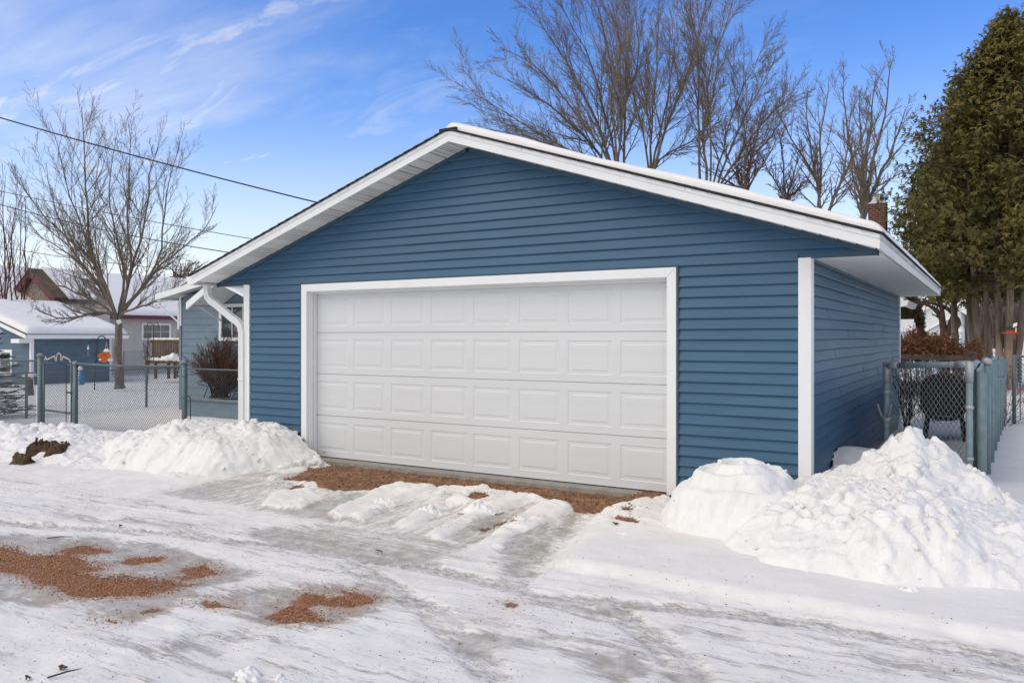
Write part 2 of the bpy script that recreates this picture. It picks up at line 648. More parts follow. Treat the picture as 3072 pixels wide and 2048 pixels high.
TYRES = [(zpoly([(1545, 1740), (1650, 1640), (1720, 1572), (1800, 1515)], 0, 0, 1), .13),
         (zpoly([(1837, 1825), (1969, 1909), (2090, 2030)], 0, 0, 1), .12),
         (zpoly([(1700, 1790), (2000, 1815), (2410, 1862), (2800, 1935), (3150, 2010)], 0, 0, 1), .11),
         (zpoly([(1060, 1690), (1306, 1838), (1480, 2020)], 0, 0, 1), .11),
         (zpoly([(-60, 1560), (500, 1600), (1000, 1650), (1400, 1720), (1800, 1840)], 0, 0, 1), .10)]


def path_coords(X, Y, path):
    best = np.full(X.shape, 1e9)
    arc = np.zeros(X.shape)
    side = np.zeros(X.shape)
    a0 = 0.0
    for (x0, y0), (x1, y1) in zip(path[:-1], path[1:]):
        ex, ey = x1 - x0, y1 - y0
        ll = math.hypot(ex, ey)
        t = np.clip(((X - x0) * ex + (Y - y0) * ey) / ll ** 2, 0, 1)
        d = np.hypot(X - x0 - t * ex, Y - y0 - t * ey)
        sd = ((X - x0) * -ey + (Y - y0) * ex) / ll
        near_ = d < best
        best = np.where(near_, d, best)
        arc = np.where(near_, a0 + t * ll, arc)
        side = np.where(near_, sd, side)
        a0 += ll
    return best, arc, side


STRIPS = [zpoly(p, 800, 1300, SB) for p in (
    [(-20, 425), (40, 352), (230, 328), (350, 375), (210, 440)],
    [(490, 492), (640, 420), (760, 398), (690, 452), (560, 500)],
    [(745, 540), (880, 455), (1010, 412), (1065, 430), (930, 515), (830, 558)],
    [(930, 592), (1180, 470), (1310, 425), (1500, 370), (1560, 350), (1595, 366), (1330, 482), (1100, 592), (1010, 628)],
    [(1150, 702), (1350, 580), (1550, 442), (1700, 398), (1835, 432), (1640, 545), (1480, 600), (1360, 690), (1290, 732), (1180, 738)],
    [(350, 472), (500, 400), (640, 338), (780, 300), (1190, 252), (1200, 268), (930, 350), (640, 440), (430, 502)],
    [(1060, 400), (1230, 330), (1300, 296), (1420, 325), (1330, 390), (1180, 430)],
    [(760, 655), (800, 640), (900, 672), (985, 705), (960, 722), (860, 690)],
    [(210, 590), (260, 572), (330, 585), (270, 604)], [(340, 540), (380, 528), (430, 540), (380, 552)])]


def axis(lo, hi, step, far_lo, far_hi, g=1.16):
    a = list(np.arange(lo, hi + 1e-6, step))
    s, p = step, a[-1]
    while p < far_hi:
        s *= g
        p += s
        a.append(p)
    s, p = step, a[0]
    b = []
    while p > far_lo:
        s *= g
        p -= s
        b.append(p)
    return np.array(b[::-1] + a)


gx = axis(-11.0, 2.6, 0.026, -260, 200)
gy = axis(1.7, 7.7, 0.022, -120, 320)
GX, GY = np.meshgrid(gx, gy, indexing='ij')


def ground_fields(X, Y):
    near = sstep(X, -14, -11) * (1 - sstep(X, 2.6, 4)) * sstep(Y, 0.2, 1.6) * (1 - sstep(Y, 8.5, 11))
    wob = (fbm(X * 3.1, Y * 3.1, 4, 3) - 0.5) * 0.22 + (fbm(X * 14, Y * 14, 3, 9) - 0.5) * 0.07
    grav = np.full(X.shape, -9.0)
    for p in GRAVEL:
        grav = np.maximum(grav, poly_dist(X, Y, p) + 0.008)
    dirt = np.full(X.shape, -9.0)
    for p in DIRT:
        dirt = np.maximum(dirt, poly_dist(X, Y, p) + (0.10 if p is DIRT[0] else 0.0))
    ice = np.zeros(X.shape)
    for p, s in ICE:
        d = poly_dist(X, Y, p) + wob * 0.8
        ice = np.maximum(ice, s * sstep(d, -0.16, 0.10))
    # shovelled lanes of the driveway run towards the door
    s = X + 0.12 * Y
    dw = sstep(Y + 0.25 * wob, 4.95, 5.25) * (1 - sstep(Y, 6.5, 6.95)) * sstep(X + 0.2 * Y, -6.6, -6.0) * (1 - sstep(X + 0.2 * Y, -2.05, -1.75))
    ln = vnoise(s * 2.3 + 3.7, Y * 0.5 + 1.3, 41) * 0.8 + vnoise(s * 7.0, Y * 0.6, 43) * 0.35 + wob * 0.5
    strip = np.zeros(X.shape)
    for p in STRIPS:
        strip = np.maximum(strip, sstep(poly_dist(X, Y, p) + wob * 0.35, -0.03, 0.05))
    upper = sstep(Y + wob, 6.0, 6.4)
    lane = dw * (1 - strip) * np.maximum(1 - upper, sstep(ln, 0.50, 0.68) * 0.8)
    ice = np.maximum(ice * np.where(dw > .5, 1 - .95 * strip, 1), lane * (0.38 + 0.36 * sstep(ln, .35, .65)))
    # wheel-packed alley, streaks along its length
    al = 1 - sstep(Y + wob * 0.4, 4.72, 4.9)
    st = vnoise(X * 0.55 + Y * 0.16, Y * 5.5 - X * 0.5, 51) * 0.6 + vnoise(X * 1.3, Y * 15 - X * 1.2, 53) * 0.5
    ice = np.maximum(ice, 0.42 * al * sstep(st, 0.55, 0.85) * near)
    tyre = np.zeros(X.shape)
    tread = np.zeros(X.shape)
    for path, wd in TYRES:
        d, s_arc, side = path_coords(X, Y, path)
        m_ = 1 - sstep(d + wob * 0.12, wd * .75, wd)
        tyre = np.maximum(tyre, m_)
        tread = np.maximum(tread, m_ * (0.5 + 0.5 * np.sin((s_arc + np.abs(side) * .7) * 2 * np.pi / 0.085)) * (0.5 + 0.5 * sstep(np.abs(np.sin(side * 50)), .15, .4)))
    ice = np.maximum(ice, tyre * 0.46)
    gmask = sstep(grav + wob * 0.6, -0.05, 0.06)
    dmask = sstep(dirt + wob * 0.8, -0.06, 0.06)
    lawn = sstep(Y + wob * 0.35, 4.82, 4.98) * sstep(X + 0.2 * Y + wob * 0.3, -1.75, -1.5)
    strips = dw * strip
    h = gbase(X, Y)
    h = h + near * (
        0.055 * lawn * (1 + 0.25 * (fbm(X * 1.2, Y * 1.2, 3, 61) - 0.5))
        + 0.026 * strips * (0.55 + 0.9 * fbm(X * 5, Y * 5, 3, 63)) + 0.02 * dw * upper * (1 - lane)
        + 0.035 * dw * (1 - lane) * sstep(fbm(X * 4.2, Y * 4.2, 3, 65), 0.66, 0.78) * chunks(X, Y, 0.09, 66) + 0.012 * dw * (vnoise(s * 16, Y * .9, 44) - .5)
        + 0.018 * al * (st - 0.5)
        + 0.028 * al * (fbm(X * 1.6, Y * 1.6, 3, 67) - 0.5)
        + 0.022 * (fbm(X * 7, Y * 7, 4, 69) - 0.5) * (1 - 0.65 * lawn)
        - 0.016 * tyre + 0.013 * tread
        - 0.018 * ice - 0.02 * dmask - 0.008 * gmask)
    # roughly broken edge of the snow round the bare soil
    edge = sstep(dirt, -0.35, -0.05) * (1 - dmask) * sstep(Y, 5.2, 5.8)
    h = h + near * edge * (0.030 * chunks(X, Y, 0.15, 71) + 0.008)
    far = 1 - near
    h = h + far * 0.10 * (fbm(X * 0.5, Y * 0.5, 4, 73) - 0.5) * sstep(np.abs(Y - 3) + np.abs(X + 4) * 0.3, 3, 8)
    # trodden line in the snow beside the slatted fence
    h = h - 0.03 * np.exp(-((X - 0.55 - 0.02 * Y + 0.08 * np.sin(Y * 1.3)) / 0.10) ** 2) * sstep(Y, 6, 8) * (1 - sstep(Y, 17, 20))
    halo = sstep(grav + wob, -0.42, 0.05) * near
    pack = np.maximum(al, dw * (1 - .8 * strip)) * near - 0.8 * lawn * near
    return h, np.clip(gmask * near, 0, 1), np.clip(dmask * near, 0, 1), np.clip(ice, 0, 1), np.clip(dw, 0, 1), pack, halo


H, GM, DM, IC, DWM, LW, HALO = ground_fields(GX, GY)
# sampled height for placing things
_gxs, _gys = gx, gy


def gz(x, y):
    i = min(max(int(np.searchsorted(_gxs, x)), 1), len(_gxs) - 1)
    j = min(max(int(np.searchsorted(_gys, y)), 1), len(_gys) - 1)
    return float(H[i, j])


def ground_material():
    m = bpy.data.materials.new('snow_and_ice')
    m.use_nodes = True
    t = m.node_tree
    b = t.nodes['Principled BSDF']
    NN, LL = t.nodes.new, t.links.new

    def attr(n):
        a = NN('ShaderNodeAttribute')
        a.attribute_name = n
        return a.outputs['Fac']

    def math_(op, a, c, clamp=False):
        q = NN('ShaderNodeMath')
        q.operation = op
        q.use_clamp = clamp
        for k, v in enumerate((a, c)):
            if isinstance(v, (int, float)):
                q.inputs[k].default_value = v
            else:
                LL(v, q.inputs[k])
        return q.outputs[0]

    def rng(v, lo, hi):
        q = NN('ShaderNodeMapRange')
        q.interpolation_type = 'SMOOTHSTEP'
        LL(v, q.inputs[0])
        q.inputs[1].default_value, q.inputs[2].default_value = lo, hi
        return q.outputs[0]

    tcn = NN('ShaderNodeTexCoord')

    def noise(scale, detail, sx=1, sy=1, rot=0.0, rough=0.6):
        mpn = NN('ShaderNodeMapping')
        mpn.inputs['Scale'].default_value = (sx, sy, 1)
        mpn.inputs['Rotation'].default_value = (0, 0, rot)
        LL(tcn.outputs['Object'], mpn.inputs[0])
        n = NN('ShaderNodeTexNoise')
        n.inputs['Scale'].default_value = scale
        n.inputs['Detail'].default_value = detail
        n.inputs['Roughness'].default_value = rough
        LL(mpn.outputs[0], n.inputs['Vector'])
        return n.outputs['Fac']

    def mixc(f, a, c):
        q = NN('ShaderNodeMix')
        q.data_type = 'RGBA'
        LL(f, q.inputs[0])
        for k, v in ((6, a), (7, c)):
            if isinstance(v, tuple):
                q.inputs[k].default_value = v + (1,)
            else:
                LL(v, q.inputs[k])
        return q.outputs[2]

    fine = noise(26, 6)
    grain = noise(140, 4)
    sx = noise(7, 6, 0.28, 2.2, R(7), 0.65)
    sy = noise(8, 6, 2.4, 0.22, R(-11), 0.65)
    dwf = attr('driveway')
    mixs = NN('ShaderNodeMix')
    LL(dwf, mixs.inputs[0])
    LL(sx, mixs.inputs[2])
    LL(sy, mixs.inputs[3])
    streak = mixs.outputs[0]
    ice_a = attr('ice')
    streak2 = noise(30, 5, 0.22, 2.2, R(6), 0.7)
    streak3 = noise(30, 5, 2.2, 0.22, R(-11), 0.7)
    mix2 = NN('ShaderNodeMix')
    LL(dwf, mix2.inputs[0])
    LL(streak2, mix2.inputs[2])
    LL(streak3, mix2.inputs[3])
    v = math_('ADD', math_('ADD', ice_a, math_('MULTIPLY', attr('packed'), 0.20)), math_('ADD', math_('MULTIPLY', math_('SUBTRACT', streak, 0.5), 2.0), math_('ADD', math_('MULTIPLY', math_('SUBTRACT', mix2.outputs[0], 0.5), 1.9), math_('MULTIPLY', math_('SUBTRACT', fine, 0.5), 0.8))))
    icem = rng(v, 0.30, 0.92)
    # grit frozen into the packed snow
    grit = math_('MULTIPLY', rng(grain, 0.60, 0.70), rng(math_('ADD', math_('MULTIPLY', ice_a, 0.45), noise(5.5, 4)), 0.46, 0.80))
    snow = mixc(rng(noise(2.2, 4), 0.3, 0.7), (0.745, 0.728, 0.692), (0.805, 0.790, 0.757))
    icec = mixc(rng(noise(11, 5), 0.3, 0.7), (0.30, 0.28, 0.25), (0.55, 0.535, 0.51))
    icec = mixc(math_('MULTIPLY', rng(noise(3.3, 5), 0.50, 0.66), 0.6), icec, (0.30, 0.255, 0.185))
    c = mixc(math_('MULTIPLY', icem, 0.86), snow, icec)
    hm = rng(math_('ADD', math_('MULTIPLY', attr('halo'), 0.9), math_('MULTIPLY', math_('SUBTRACT', fine, 0.5), 1.2)), 0.35, 1.0)
    c = mixc(math_('MULTIPLY', hm, math_('ADD', 0.15, math_('MULTIPLY', icem, 0.45))), c, (0.40, 0.29, 0.21))
    c = mixc(math_('MULTIPLY', grit, 0.7), c, (0.17, 0.13, 0.10))
    # crumbs of soil trodden into the packed snow, in drifts
    spots = noise(52, 3, 0.7, 1.5, R(5), 0.7)
    drift = noise(1.7, 5, 0.8, 1.3, R(9), 0.65)
    g2 = math_('MULTIPLY', rng(spots, 0.60, 0.66), rng(math_('ADD', drift, math_('ADD', math_('MULTIPLY', ice_a, 0.10), math_('MULTIPLY', attr('packed'), 0.06))), 0.52, 0.66))
    c = mixc(math_('MULTIPLY', g2, 0.75), c, (0.20, 0.155, 0.12))
    dsel = math_('ADD', attr('dirt'), math_('ADD', math_('MULTIPLY', math_('SUBTRACT', fine, 0.5), 0.9), math_('MULTIPLY', math_('SUBTRACT', grain, 0.5), 0.5)))
    dirtm = rng(dsel, 0.40, 0.60)
    dc = mixc(rng(noise(9, 6), 0.35, 0.7), (0.16, 0.082, 0.045), (0.34, 0.172, 0.095))
    dc = mixc(rng(grain, 0.5, 0.75), dc, (0.34, 0.20, 0.12))
    dc = mixc(rng(noise(6, 5, 1, 1, 0.5), 0.60, 0.72), dc, (0.10, 0.085, 0.04))
    c = mixc(dirtm, c, dc)
    gsel = math_('ADD', attr('gravel'), math_('ADD', math_('MULTIPLY', math_('SUBTRACT', fine, 0.5), 0.8), math_('MULTIPLY', math_('SUBTRACT', grain, 0.5), 0.8)))
    gm = rng(gsel, 0.42, 0.62)
    gc = mixc(rng(grain, 0.4, 0.66), (0.21, 0.098, 0.055), (0.42, 0.210, 0.122))
    c = mixc(gm, c, gc)
    LL(c, b.inputs['Base Color'])
    rr = NN('ShaderNodeMapRange')
    LL(icem, rr.inputs[0])
    rr.inputs[3].default_value, rr.inputs[4].default_value = 0.78, 0.42
    LL(rr.outputs[0], b.inputs['Roughness'])
    b.inputs['Specular IOR Level'].default_value = 0.25
    hgt = math_('ADD', math_('MULTIPLY', fine, 1.0), math_('ADD', math_('MULTIPLY', grain, 0.35), math_('MULTIPLY', streak, 0.8)))
    bn = NN('ShaderNodeBump')
    bn.inputs['Strength'].default_value = 0.40
    bn.inputs['Distance'].default_value = 0.012
    LL(hgt, bn.inputs['Height'])
    LL(bn.outputs[0], b.inputs['Normal'])
    return m


M_ground = ground_material()


def grid_piece(name, sel):
    """faces (i,j) of the ground grid where sel is true"""
    ni, nj = GX.shape
    idx = np.arange(ni * nj).reshape(ni, nj)
    q = np.stack([idx[:-1, :-1], idx[1:, :-1], idx[1:, 1:], idx[:-1, 1:]], -1)[sel]
    used, inv = np.unique(q.ravel(), return_inverse=True)
    V = np.stack([GX.ravel(), GY.ravel(), H.ravel()], -1)[used]
    me = fast_mesh(name, V, quads=inv.reshape(-1, 4), smooth=True)
    for n, arr in (('packed', LW), ('halo', HALO), ('gravel', GM), ('dirt', DM), ('ice', IC), ('driveway', DWM)):
        set_attr(me, n, arr.ravel()[used])
    o = link(name, me, M_ground)
    tag(o, kind='structure')
    return o


cx_ = 0.25 * (GX[:-1, :-1] + GX[1:, :-1] + GX[1:, 1:] + GX[:-1, 1:])
cy_ = 0.25 * (GY[:-1, :-1] + GY[1:, :-1] + GY[1:, 1:] + GY[:-1, 1:])
is_alley = (cy_ < 4.9) & (cy_ > -2.5)
is_drive = (~is_alley) & (cy_ < 7.55) & (cy_ > 0) & (cx_ > -7.6) & (cx_ + 0.2 * cy_ < -1.62)
grid_piece('alley', is_alley)
grid_piece('driveway', is_drive)
grid_piece('ground', ~(is_alley | is_drive))

# ------------------------------------------------------------------ red crushed stone lying on the ice
rng_ = np.random.default_rng(5)


def stones(poly, n, seed, r=(0.004, 0.011), spill=0.10):
    g = np.random.default_rng(seed)
    a = np.array(poly)
    lo, hi = a.min(0) - spill, a.max(0) + spill
    P = g.uniform(lo, hi, (n * 3, 2))
    d = poly_dist(P[:, 0], P[:, 1], poly)
    keep = g.random(len(P)) < np.where(d > 0, 1.0, np.exp(d / 0.035) * 0.5)
    P = P[keep][:n]
    rad = g.uniform(r[0], r[1], len(P))
    return P, rad


octv = np.array([(1, 0, 0), (-1, 0, 0), (0, 1, 0), (0, -1, 0), (0, 0, 1), (0, 0, -1)], float)
octf = np.array([(0, 2, 4), (2, 1, 4), (1, 3, 4), (3, 0, 4), (2, 0, 5), (1, 2, 5), (3, 1, 5), (0, 3, 5)])


def poly_area(p):
    a = np.array(p)
    return 0.5 * abs(np.dot(a[:, 0], np.roll(a[:, 1], -1)) - np.dot(a[:, 1], np.roll(a[:, 0], -1)))


def stone_object(name, polys, dens, seed, m, label_kind, r=(0.004, 0.011), spill=0.10):
    Ps, Rs = [], []
    for k, p in enumerate(polys):
        P, rad = stones(p, int(poly_area(p) * dens) + 40, seed + k, r, spill)
        Ps.append(P)
        Rs.append(rad)
    P, rad = np.concatenate(Ps), np.concatenate(Rs)
    g = np.random.default_rng(seed)
    n = len(P)
    i = np.clip(np.searchsorted(gx, P[:, 0]), 1, len(gx) - 1)
    j = np.clip(np.searchsorted(gy, P[:, 1]), 1, len(gy) - 1)
    z = H[i, j]
    sc = rad[:, None, None] * g.uniform(0.6, 1.4, (n, 6, 1)) * np.array([1, 1, 0.75])
    ang = g.uniform(0, 6.28, n)
    ca, sa = np.cos(ang)[:, None], np.sin(ang)[:, None]
    o = octv[None] * sc
    x = o[..., 0] * ca - o[..., 1] * sa
    y = o[..., 0] * sa + o[..., 1] * ca
    V = np.stack([P[:, 0:1] + x, P[:, 1:2] + y, (z + rad * 0.35)[:, None] + o[..., 2]], -1).reshape(-1, 3)
    F = (octf[None] + (np.arange(n) * 6)[:, None, None]).reshape(-1, 3)
    me = fast_mesh(name, V, tris=F)
    set_attr(me, 'tint', np.repeat(g.random(n), 6))
    ob = link(name, me, m)
    tag(ob, label_kind, kind='stuff')
    return ob


M_stone = attr_mat('red_stone', [(0, (0.16, 0.075, 0.043)), (0.35, (0.35, 0.160, 0.078)), (0.7, (0.45, 0.220, 0.115)), (0.93, (0.47, 0.30, 0.20)), (1, (0.42, 0.38, 0.33))], rough=0.9)
stone_object('red_gravel', GRAVEL, 17000, 11, M_stone, 'red crushed stone spilled over the icy alley', r=(0.0025, 0.0062), spill=0.09)
M_crumb = attr_mat('soil_crumb', [(0, (0.05, 0.03, 0.02)), (0.5, (0.15, 0.075, 0.04)), (0.85, (0.25, 0.13, 0.07)), (1, (0.22, 0.17, 0.08))], rough=0.95)
stone_object('soil_crumbs', DIRT, 1500, 37, M_crumb, 'crumbs of reddish soil on the bare strip before the door', r=(0.002, 0.008), spill=0.10)
# dark grit and crumbs scattered over the packed snow
GRIT = [[(-7.6, 2.0), (-3.2, 1.9), (0.8, 4.3), (0.8, 4.7), (-6, 6.4), (-9.5, 4.6)]]
stone_object('road_grit', GRIT, 60, 91, mat('grit_dark', (0.07, 0.052, 0.04), 0.95, 0.3, 30), 'dark crumbs and grit scattered over the packed snow', r=(0.0015, 0.0048), spill=0.0)


# ------------------------------------------------------------------ snow piles: own height fields with clods
def ico(level=1):
    bm = bmesh.new()
    bmesh.ops.create_icosphere(bm, subdivisions=level, radius=1)
    bm.verts.ensure_lookup_table()
    V = np.array([v.co[:] for v in bm.verts])
    F = np.array([[v.index for v in f.verts] for f in bm.faces])
    bm.free()
    return V, F


ICO2 = ico(2)
ICO3 = ico(3)


def clods(centers, radii, seed, flat=0.75, base=ICO2):
    """lumpy rounded chunks -> V, tris"""
    g = np.random.default_rng(seed)
    V0, F0 = base
    Vs, Fs = [], []
    for k, (c, r) in enumerate(zip(centers, radii)):
        ph = g.uniform(0, 50, 3)
        d = 1 + 0.75 * (fbm(V0[:, 0] * 1.7 + ph[0] + V0[:, 2], V0[:, 1] * 1.7 + ph[1] - V0[:, 2] * 0.7, 3, 5) - 0.5) * 2
        d = d + 0.30 * (fbm(V0[:, 0] * 5 + ph[1] + 3 * V0[:, 2], V0[:, 1] * 5 + ph[2], 2, 6) - 0.5)
        s = g.uniform(0.65, 1.4, 3) * np.array([1, 1, flat])
        a = g.uniform(0, 6.28)
        P = V0 * d[:, None] * s * r
        P = np.stack([P[:, 0] * math.cos(a) - P[:, 1] * math.sin(a), P[:, 0] * math.sin(a) + P[:, 1] * math.cos(a), P[:, 2]], -1)
        Fs.append(F0 + len(V0) * k)
        Vs.append(P + np.array(c))
    return np.concatenate(Vs), np.concatenate(Fs)


def pile(name, x0, x1, y0, y1, step, rel, label, cat, m, nclod=0, seed=1, group=None, cut=None, crange=(0.03, 0.09)):
    xs, ys = np.arange(x0, x1, step), np.arange(y0, y1, step)
    X, Y = np.meshgrid(xs, ys, indexing='ij')
    g0 = gbase(X, Y) - 0.02
    r = rel(X, Y)
    Z = g0 + np.where(r > 0.0, r, np.where(r > -0.012, r - 0.05, np.maximum(r, -.02) - 0.12))
    ok = (r > -0.012)
    if cut is not None:
        ok &= ~cut(X, Y)
    ni, nj = X.shape
    idx = np.arange(ni * nj).reshape(ni, nj)
    fs = ok[:-1, :-1] | ok[1:, :-1] | ok[1:, 1:] | ok[:-1, 1:]
    if cut is not None:
        nc = ~cut(X, Y)
        fs &= nc[:-1, :-1] & nc[1:, :-1] & nc[1:, 1:] & nc[:-1, 1:]
    q = np.stack([idx[:-1, :-1], idx[1:, :-1], idx[1:, 1:], idx[:-1, 1:]], -1)[fs]
    used, inv = np.unique(q.ravel(), return_inverse=True)
    # small sideways push so steep faces do not look like a plain height field
    dx = (fbm(X * 9, Y * 9 + Z * 9, 3, seed + 3) - 0.5) * 0.07
    dy = (fbm(X * 9 + 40, Y * 9 - Z * 9, 3, seed + 4) - 0.5) * 0.07
    V = np.stack([(X + dx).ravel(), (Y + dy).ravel(), Z.ravel()], -1)[used]
    Q = inv.reshape(-1, 4)
    T = None
    if nclod:
        g = np.random.default_rng(seed)
        cand = np.argwhere((r > 0.015))
        if cut is not None:
            cand = np.array([c for c in cand if not cut(X[c[0], c[1]], Y[c[0], c[1]])])
        pick = cand[g.integers(0, len(cand), nclod)]
        rad = crange[0] + (crange[1] - crange[0]) * g.random(nclod) ** 2.2
        C = [(X[i, j], Y[i, j], Z[i, j] - 0.1 * rr) for (i, j), rr in zip(pick, rad)]
        CV, CF = clods(C, rad, seed)
        T = CF + len(V)
        V = np.concatenate([V, CV])
    me = fast_mesh(name, V, quads=Q, tris=T, smooth=True)
    o = link(name, me, m)
    tag(o, label, cat, group)
    return o


def rel_left(X, Y):
    wx = X + (fbm(X * 1.1, Y * 1.1, 3, 81) - 0.5) * 0.7
    wy = Y + (fbm(X * 1.1 + 9, Y * 1.1, 3, 82) - 0.5) * 0.6
    yf = np.interp(X, [-14, -9.6, -8.6, -7.7, -7.3, -7.05, -6.9], [4.75, 4.95, 5.25, 5.6, 6.1, 6.85, 7.6])
    e = sstep(wy - yf, 0.0, 0.9)
    back = 1 - sstep(Y, 7.3, 8.5)
    m1 = np.clip(1 - (np.abs((wx + 8.55) / 1.35) ** 2.6 + np.abs((wy - 6.95) / 1.15) ** 2.6), 0, 1) ** 0.6
    ridge = np.exp(-((wy - 6.5 - 0.06 * (X + 10)) / 0.75) ** 2) * sstep(-X, 9.3, 10.6)
    wide = np.where(X > -8.9, 1.0, back)
    a = e * (0.06 + 0.37 * m1 + 0.21 * ridge) * np.maximum(wide, 0.12)
    amp = np.clip(a * 1.6, 0, 1) ** 0.5 * e
    l = (0.085 * chunks(X, Y, 0.36, 83) + 0.055 * chunks(X, Y, 0.16, 84)) * (.35 + .9 * sstep(fbm(X * 1.7, Y * 1.7, 2, 87), .35, .65)) + 0.028 * chunks(X, Y, 0.075, 85) + 0.016 * fbm(X * 22, Y * 22, 3, 88)
    rough = 0.16 * (fbm(X * 2.2, Y * 2.2, 4, 86) - 0.5)
    return a + amp * (l + rough) - 0.03 - 0.05 * (1 - e)


def cut_left(X, Y):
    return ((X > -8.76) & (Y > 7.475)) | ((X > -7.6) & (Y > 7.42))


pile('snow_pile', -13.8, -6.85, 4.6, 8.9, 0.021, rel_left,
     'long lumpy snow bank before the wire fence, heaped against the left garage corner', 'snow pile', M_snow_rough, 420, 21, 'ploughed snow piles', cut_left, (0.005, 0.030))


def rel_right(X, Y):
    wx = X + (fbm(X * 1.3, Y * 1.3, 3, 101) - 0.5) * 0.35
    wy = Y + (fbm(X * 1.3 + 9, Y * 1.3, 3, 102) - 0.5) * 0.35
    hA = 0.56 * np.clip(1 - (np.abs((X + 1.80) / 0.66) ** 2.2 + np.abs((Y - 6.72) / 0.72) ** 2.2), 0, 1) ** 0.62
    hB = 0.68 * np.clip(1 - (np.abs((wx + 0.52) / 1.0) ** 1.35 + np.abs((wy - 7.55) / 1.5) ** 1.5), 0, 1) ** 1.0
    hC = 0.42 * np.clip(1 - (np.abs((wx + 0.75) / 1.35) ** 2.4 + np.abs((wy - 6.95) / 1.5) ** 2.4), 0, 1) ** 0.75
    a = np.maximum(np.maximum(hA, hB), hC)
    smooth_a = sstep(hA - np.maximum(hB, hC), -0.05, 0.12)
    amp = np.clip(a * 2.2, 0, 1) ** 0.5
    l = (0.075 * chunks(X, Y, 0.40, 103) + 0.060 * chunks(X, Y, 0.17, 104)) * (.25 + .95 * sstep(fbm(X * 1.6, Y * 1.6, 2, 108), .38, .66)) + 0.026 * chunks(X, Y, 0.08, 105) + 0.015 * fbm(X * 22, Y * 22, 3, 109)
    # the near hump was cut by the shovel: smooth face with curved ledges round its top
    dA = np.hypot((X + 1.80) * 1.05, (Y - 6.72))
    ledge = 0.028 * np.sin(dA * 34 + 6 * fbm(X * 2, Y * 2, 2, 107)) * sstep(hA, 0.22, 0.5)
    rough = 0.14 * (fbm(X * 2.0, Y * 2.0, 4, 106) - 0.5)
    return a + amp * ((l + rough) * (1 - 0.72 * smooth_a) + ledge * smooth_a) - 0.012


def cut_right(X, Y):
    return (X < -1.40) & (Y > 7.475)


pile('snow_pile', -2.75, 0.85, 5.0, 9.3, 0.019, rel_right,
     'big snow heap with two humps before the right garage corner and pipe gate', 'snow pile', M_snow_rough, 260, 33, 'ploughed snow piles', cut_right, (0.005, 0.030))


def rel_drift(X, Y):
    e = np.clip(1 - (np.abs((X + 1.05) / 0.62) ** 3 + np.abs((Y - 9.15) / 0.95) ** 3), 0, 1) ** 0.55
    return e * (0.50 - 0.28 * (X + 1.35) - 0.10 * np.abs(Y - 8.9)) - 0.02 + 0.01 * fbm(X * 5, Y * 5, 3, 111)


pile('snow_drift', -1.395, -0.40, 8.1, 10.3, 0.025, rel_drift,
     'smooth sloping snow drift leaning on the side wall of the garage behind the heap', 'snow drift', M_snow, 0, 41)

# spill of loose snow by the left door post
V, F = clods([(-7.42 + 0.30 * random.Random(3 + k).random() * (1 - k / 40), 7.38 - 0.65 * random.Random(77 + k).random(), -0.05 + 0.06 * random.Random(9 + k).random()) for k in range(26)],
             [0.035 + 0.05 * random.Random(k).random() for k in range(26)], 51)
o = link('snow_spill', fast_mesh('snow_spill', V, tris=F, smooth=True), M_snow_rough)
tag(o, 'small heap of crumbled snow at the foot of the left door trim', 'snow heap')

# single clumps of snow left on the driveway
CL = [((1195, 1400 + 0), 0.085, 'lone upright clump of snow on the bare soil near the left end of the door'),
      ((1152, 1506), 0.09, 'snow clump at the end of the leftmost shovelled strip'),
      ((1290, 1530), 0.10, 'knobbly snow clump in the middle of the shovelled strips'),
      ((1440, 1530), 0.11, 'snow clump on the longest shovelled strip below the door centre'),
      ((1870, 1612), 0.07, 'small snow clump beside the dark tyre track right of the strips'),
      ((745, 2010), 0.085, 'rounded snow clump at the bottom edge of the alley'),
      ((840, 2020), 0.06, 'smaller snow clump beside the rounded one at the bottom edge'),
      ((2735, 1785), 0.07, 'little white snow clump on the smooth snow before the big heap')]
for k, ((px, py), r, lab) in enumerate(CL):
    p = at(px, py, z=-0.03)
    a_ = np.linspace(-1.6, 1.6, 46)
    X, Y = np.meshgrid(p.x + a_ * r, p.y + a_ * r * .8, indexing='ij')
    e = np.clip(1 - np.hypot((X - p.x) / r, (Y - p.y) / r / .75) / 1.45 + .5 * (fbm(X / r * 1.2 + k, Y / r * 1.2, 3, 140) - .5), 0, 1) ** .7
    Z = gz(p.x, p.y) - .03 + e * r * (.40 + .45 * chunks(X, Y, r * .75, 141 + k) + .25 * lumps(X, Y, r * .3, 142))
    idx = np.arange(46 * 46).reshape(46, 46)
    Q = np.stack([idx[:-1, :-1], idx[1:, :-1], idx[1:, 1:], idx[:-1, 1:]], -1).reshape(-1, 4)
    o = link('snow_clump', fast_mesh('snow_clump', np.stack([X.ravel(), Y.ravel(), Z.ravel()], -1), quads=Q, smooth=True), M_snow_rough)
    tag(o, lab, 'snow clump', 'snow clumps left after shovelling')

# brown clod of soil broken out of the left bank
M_soil = mat('wet_soil', (0.105, 0.058, 0.033), 0.95, 0.35, 9.0, 1.0, 30.0)
pc = at(150, 1358, z=0.04)


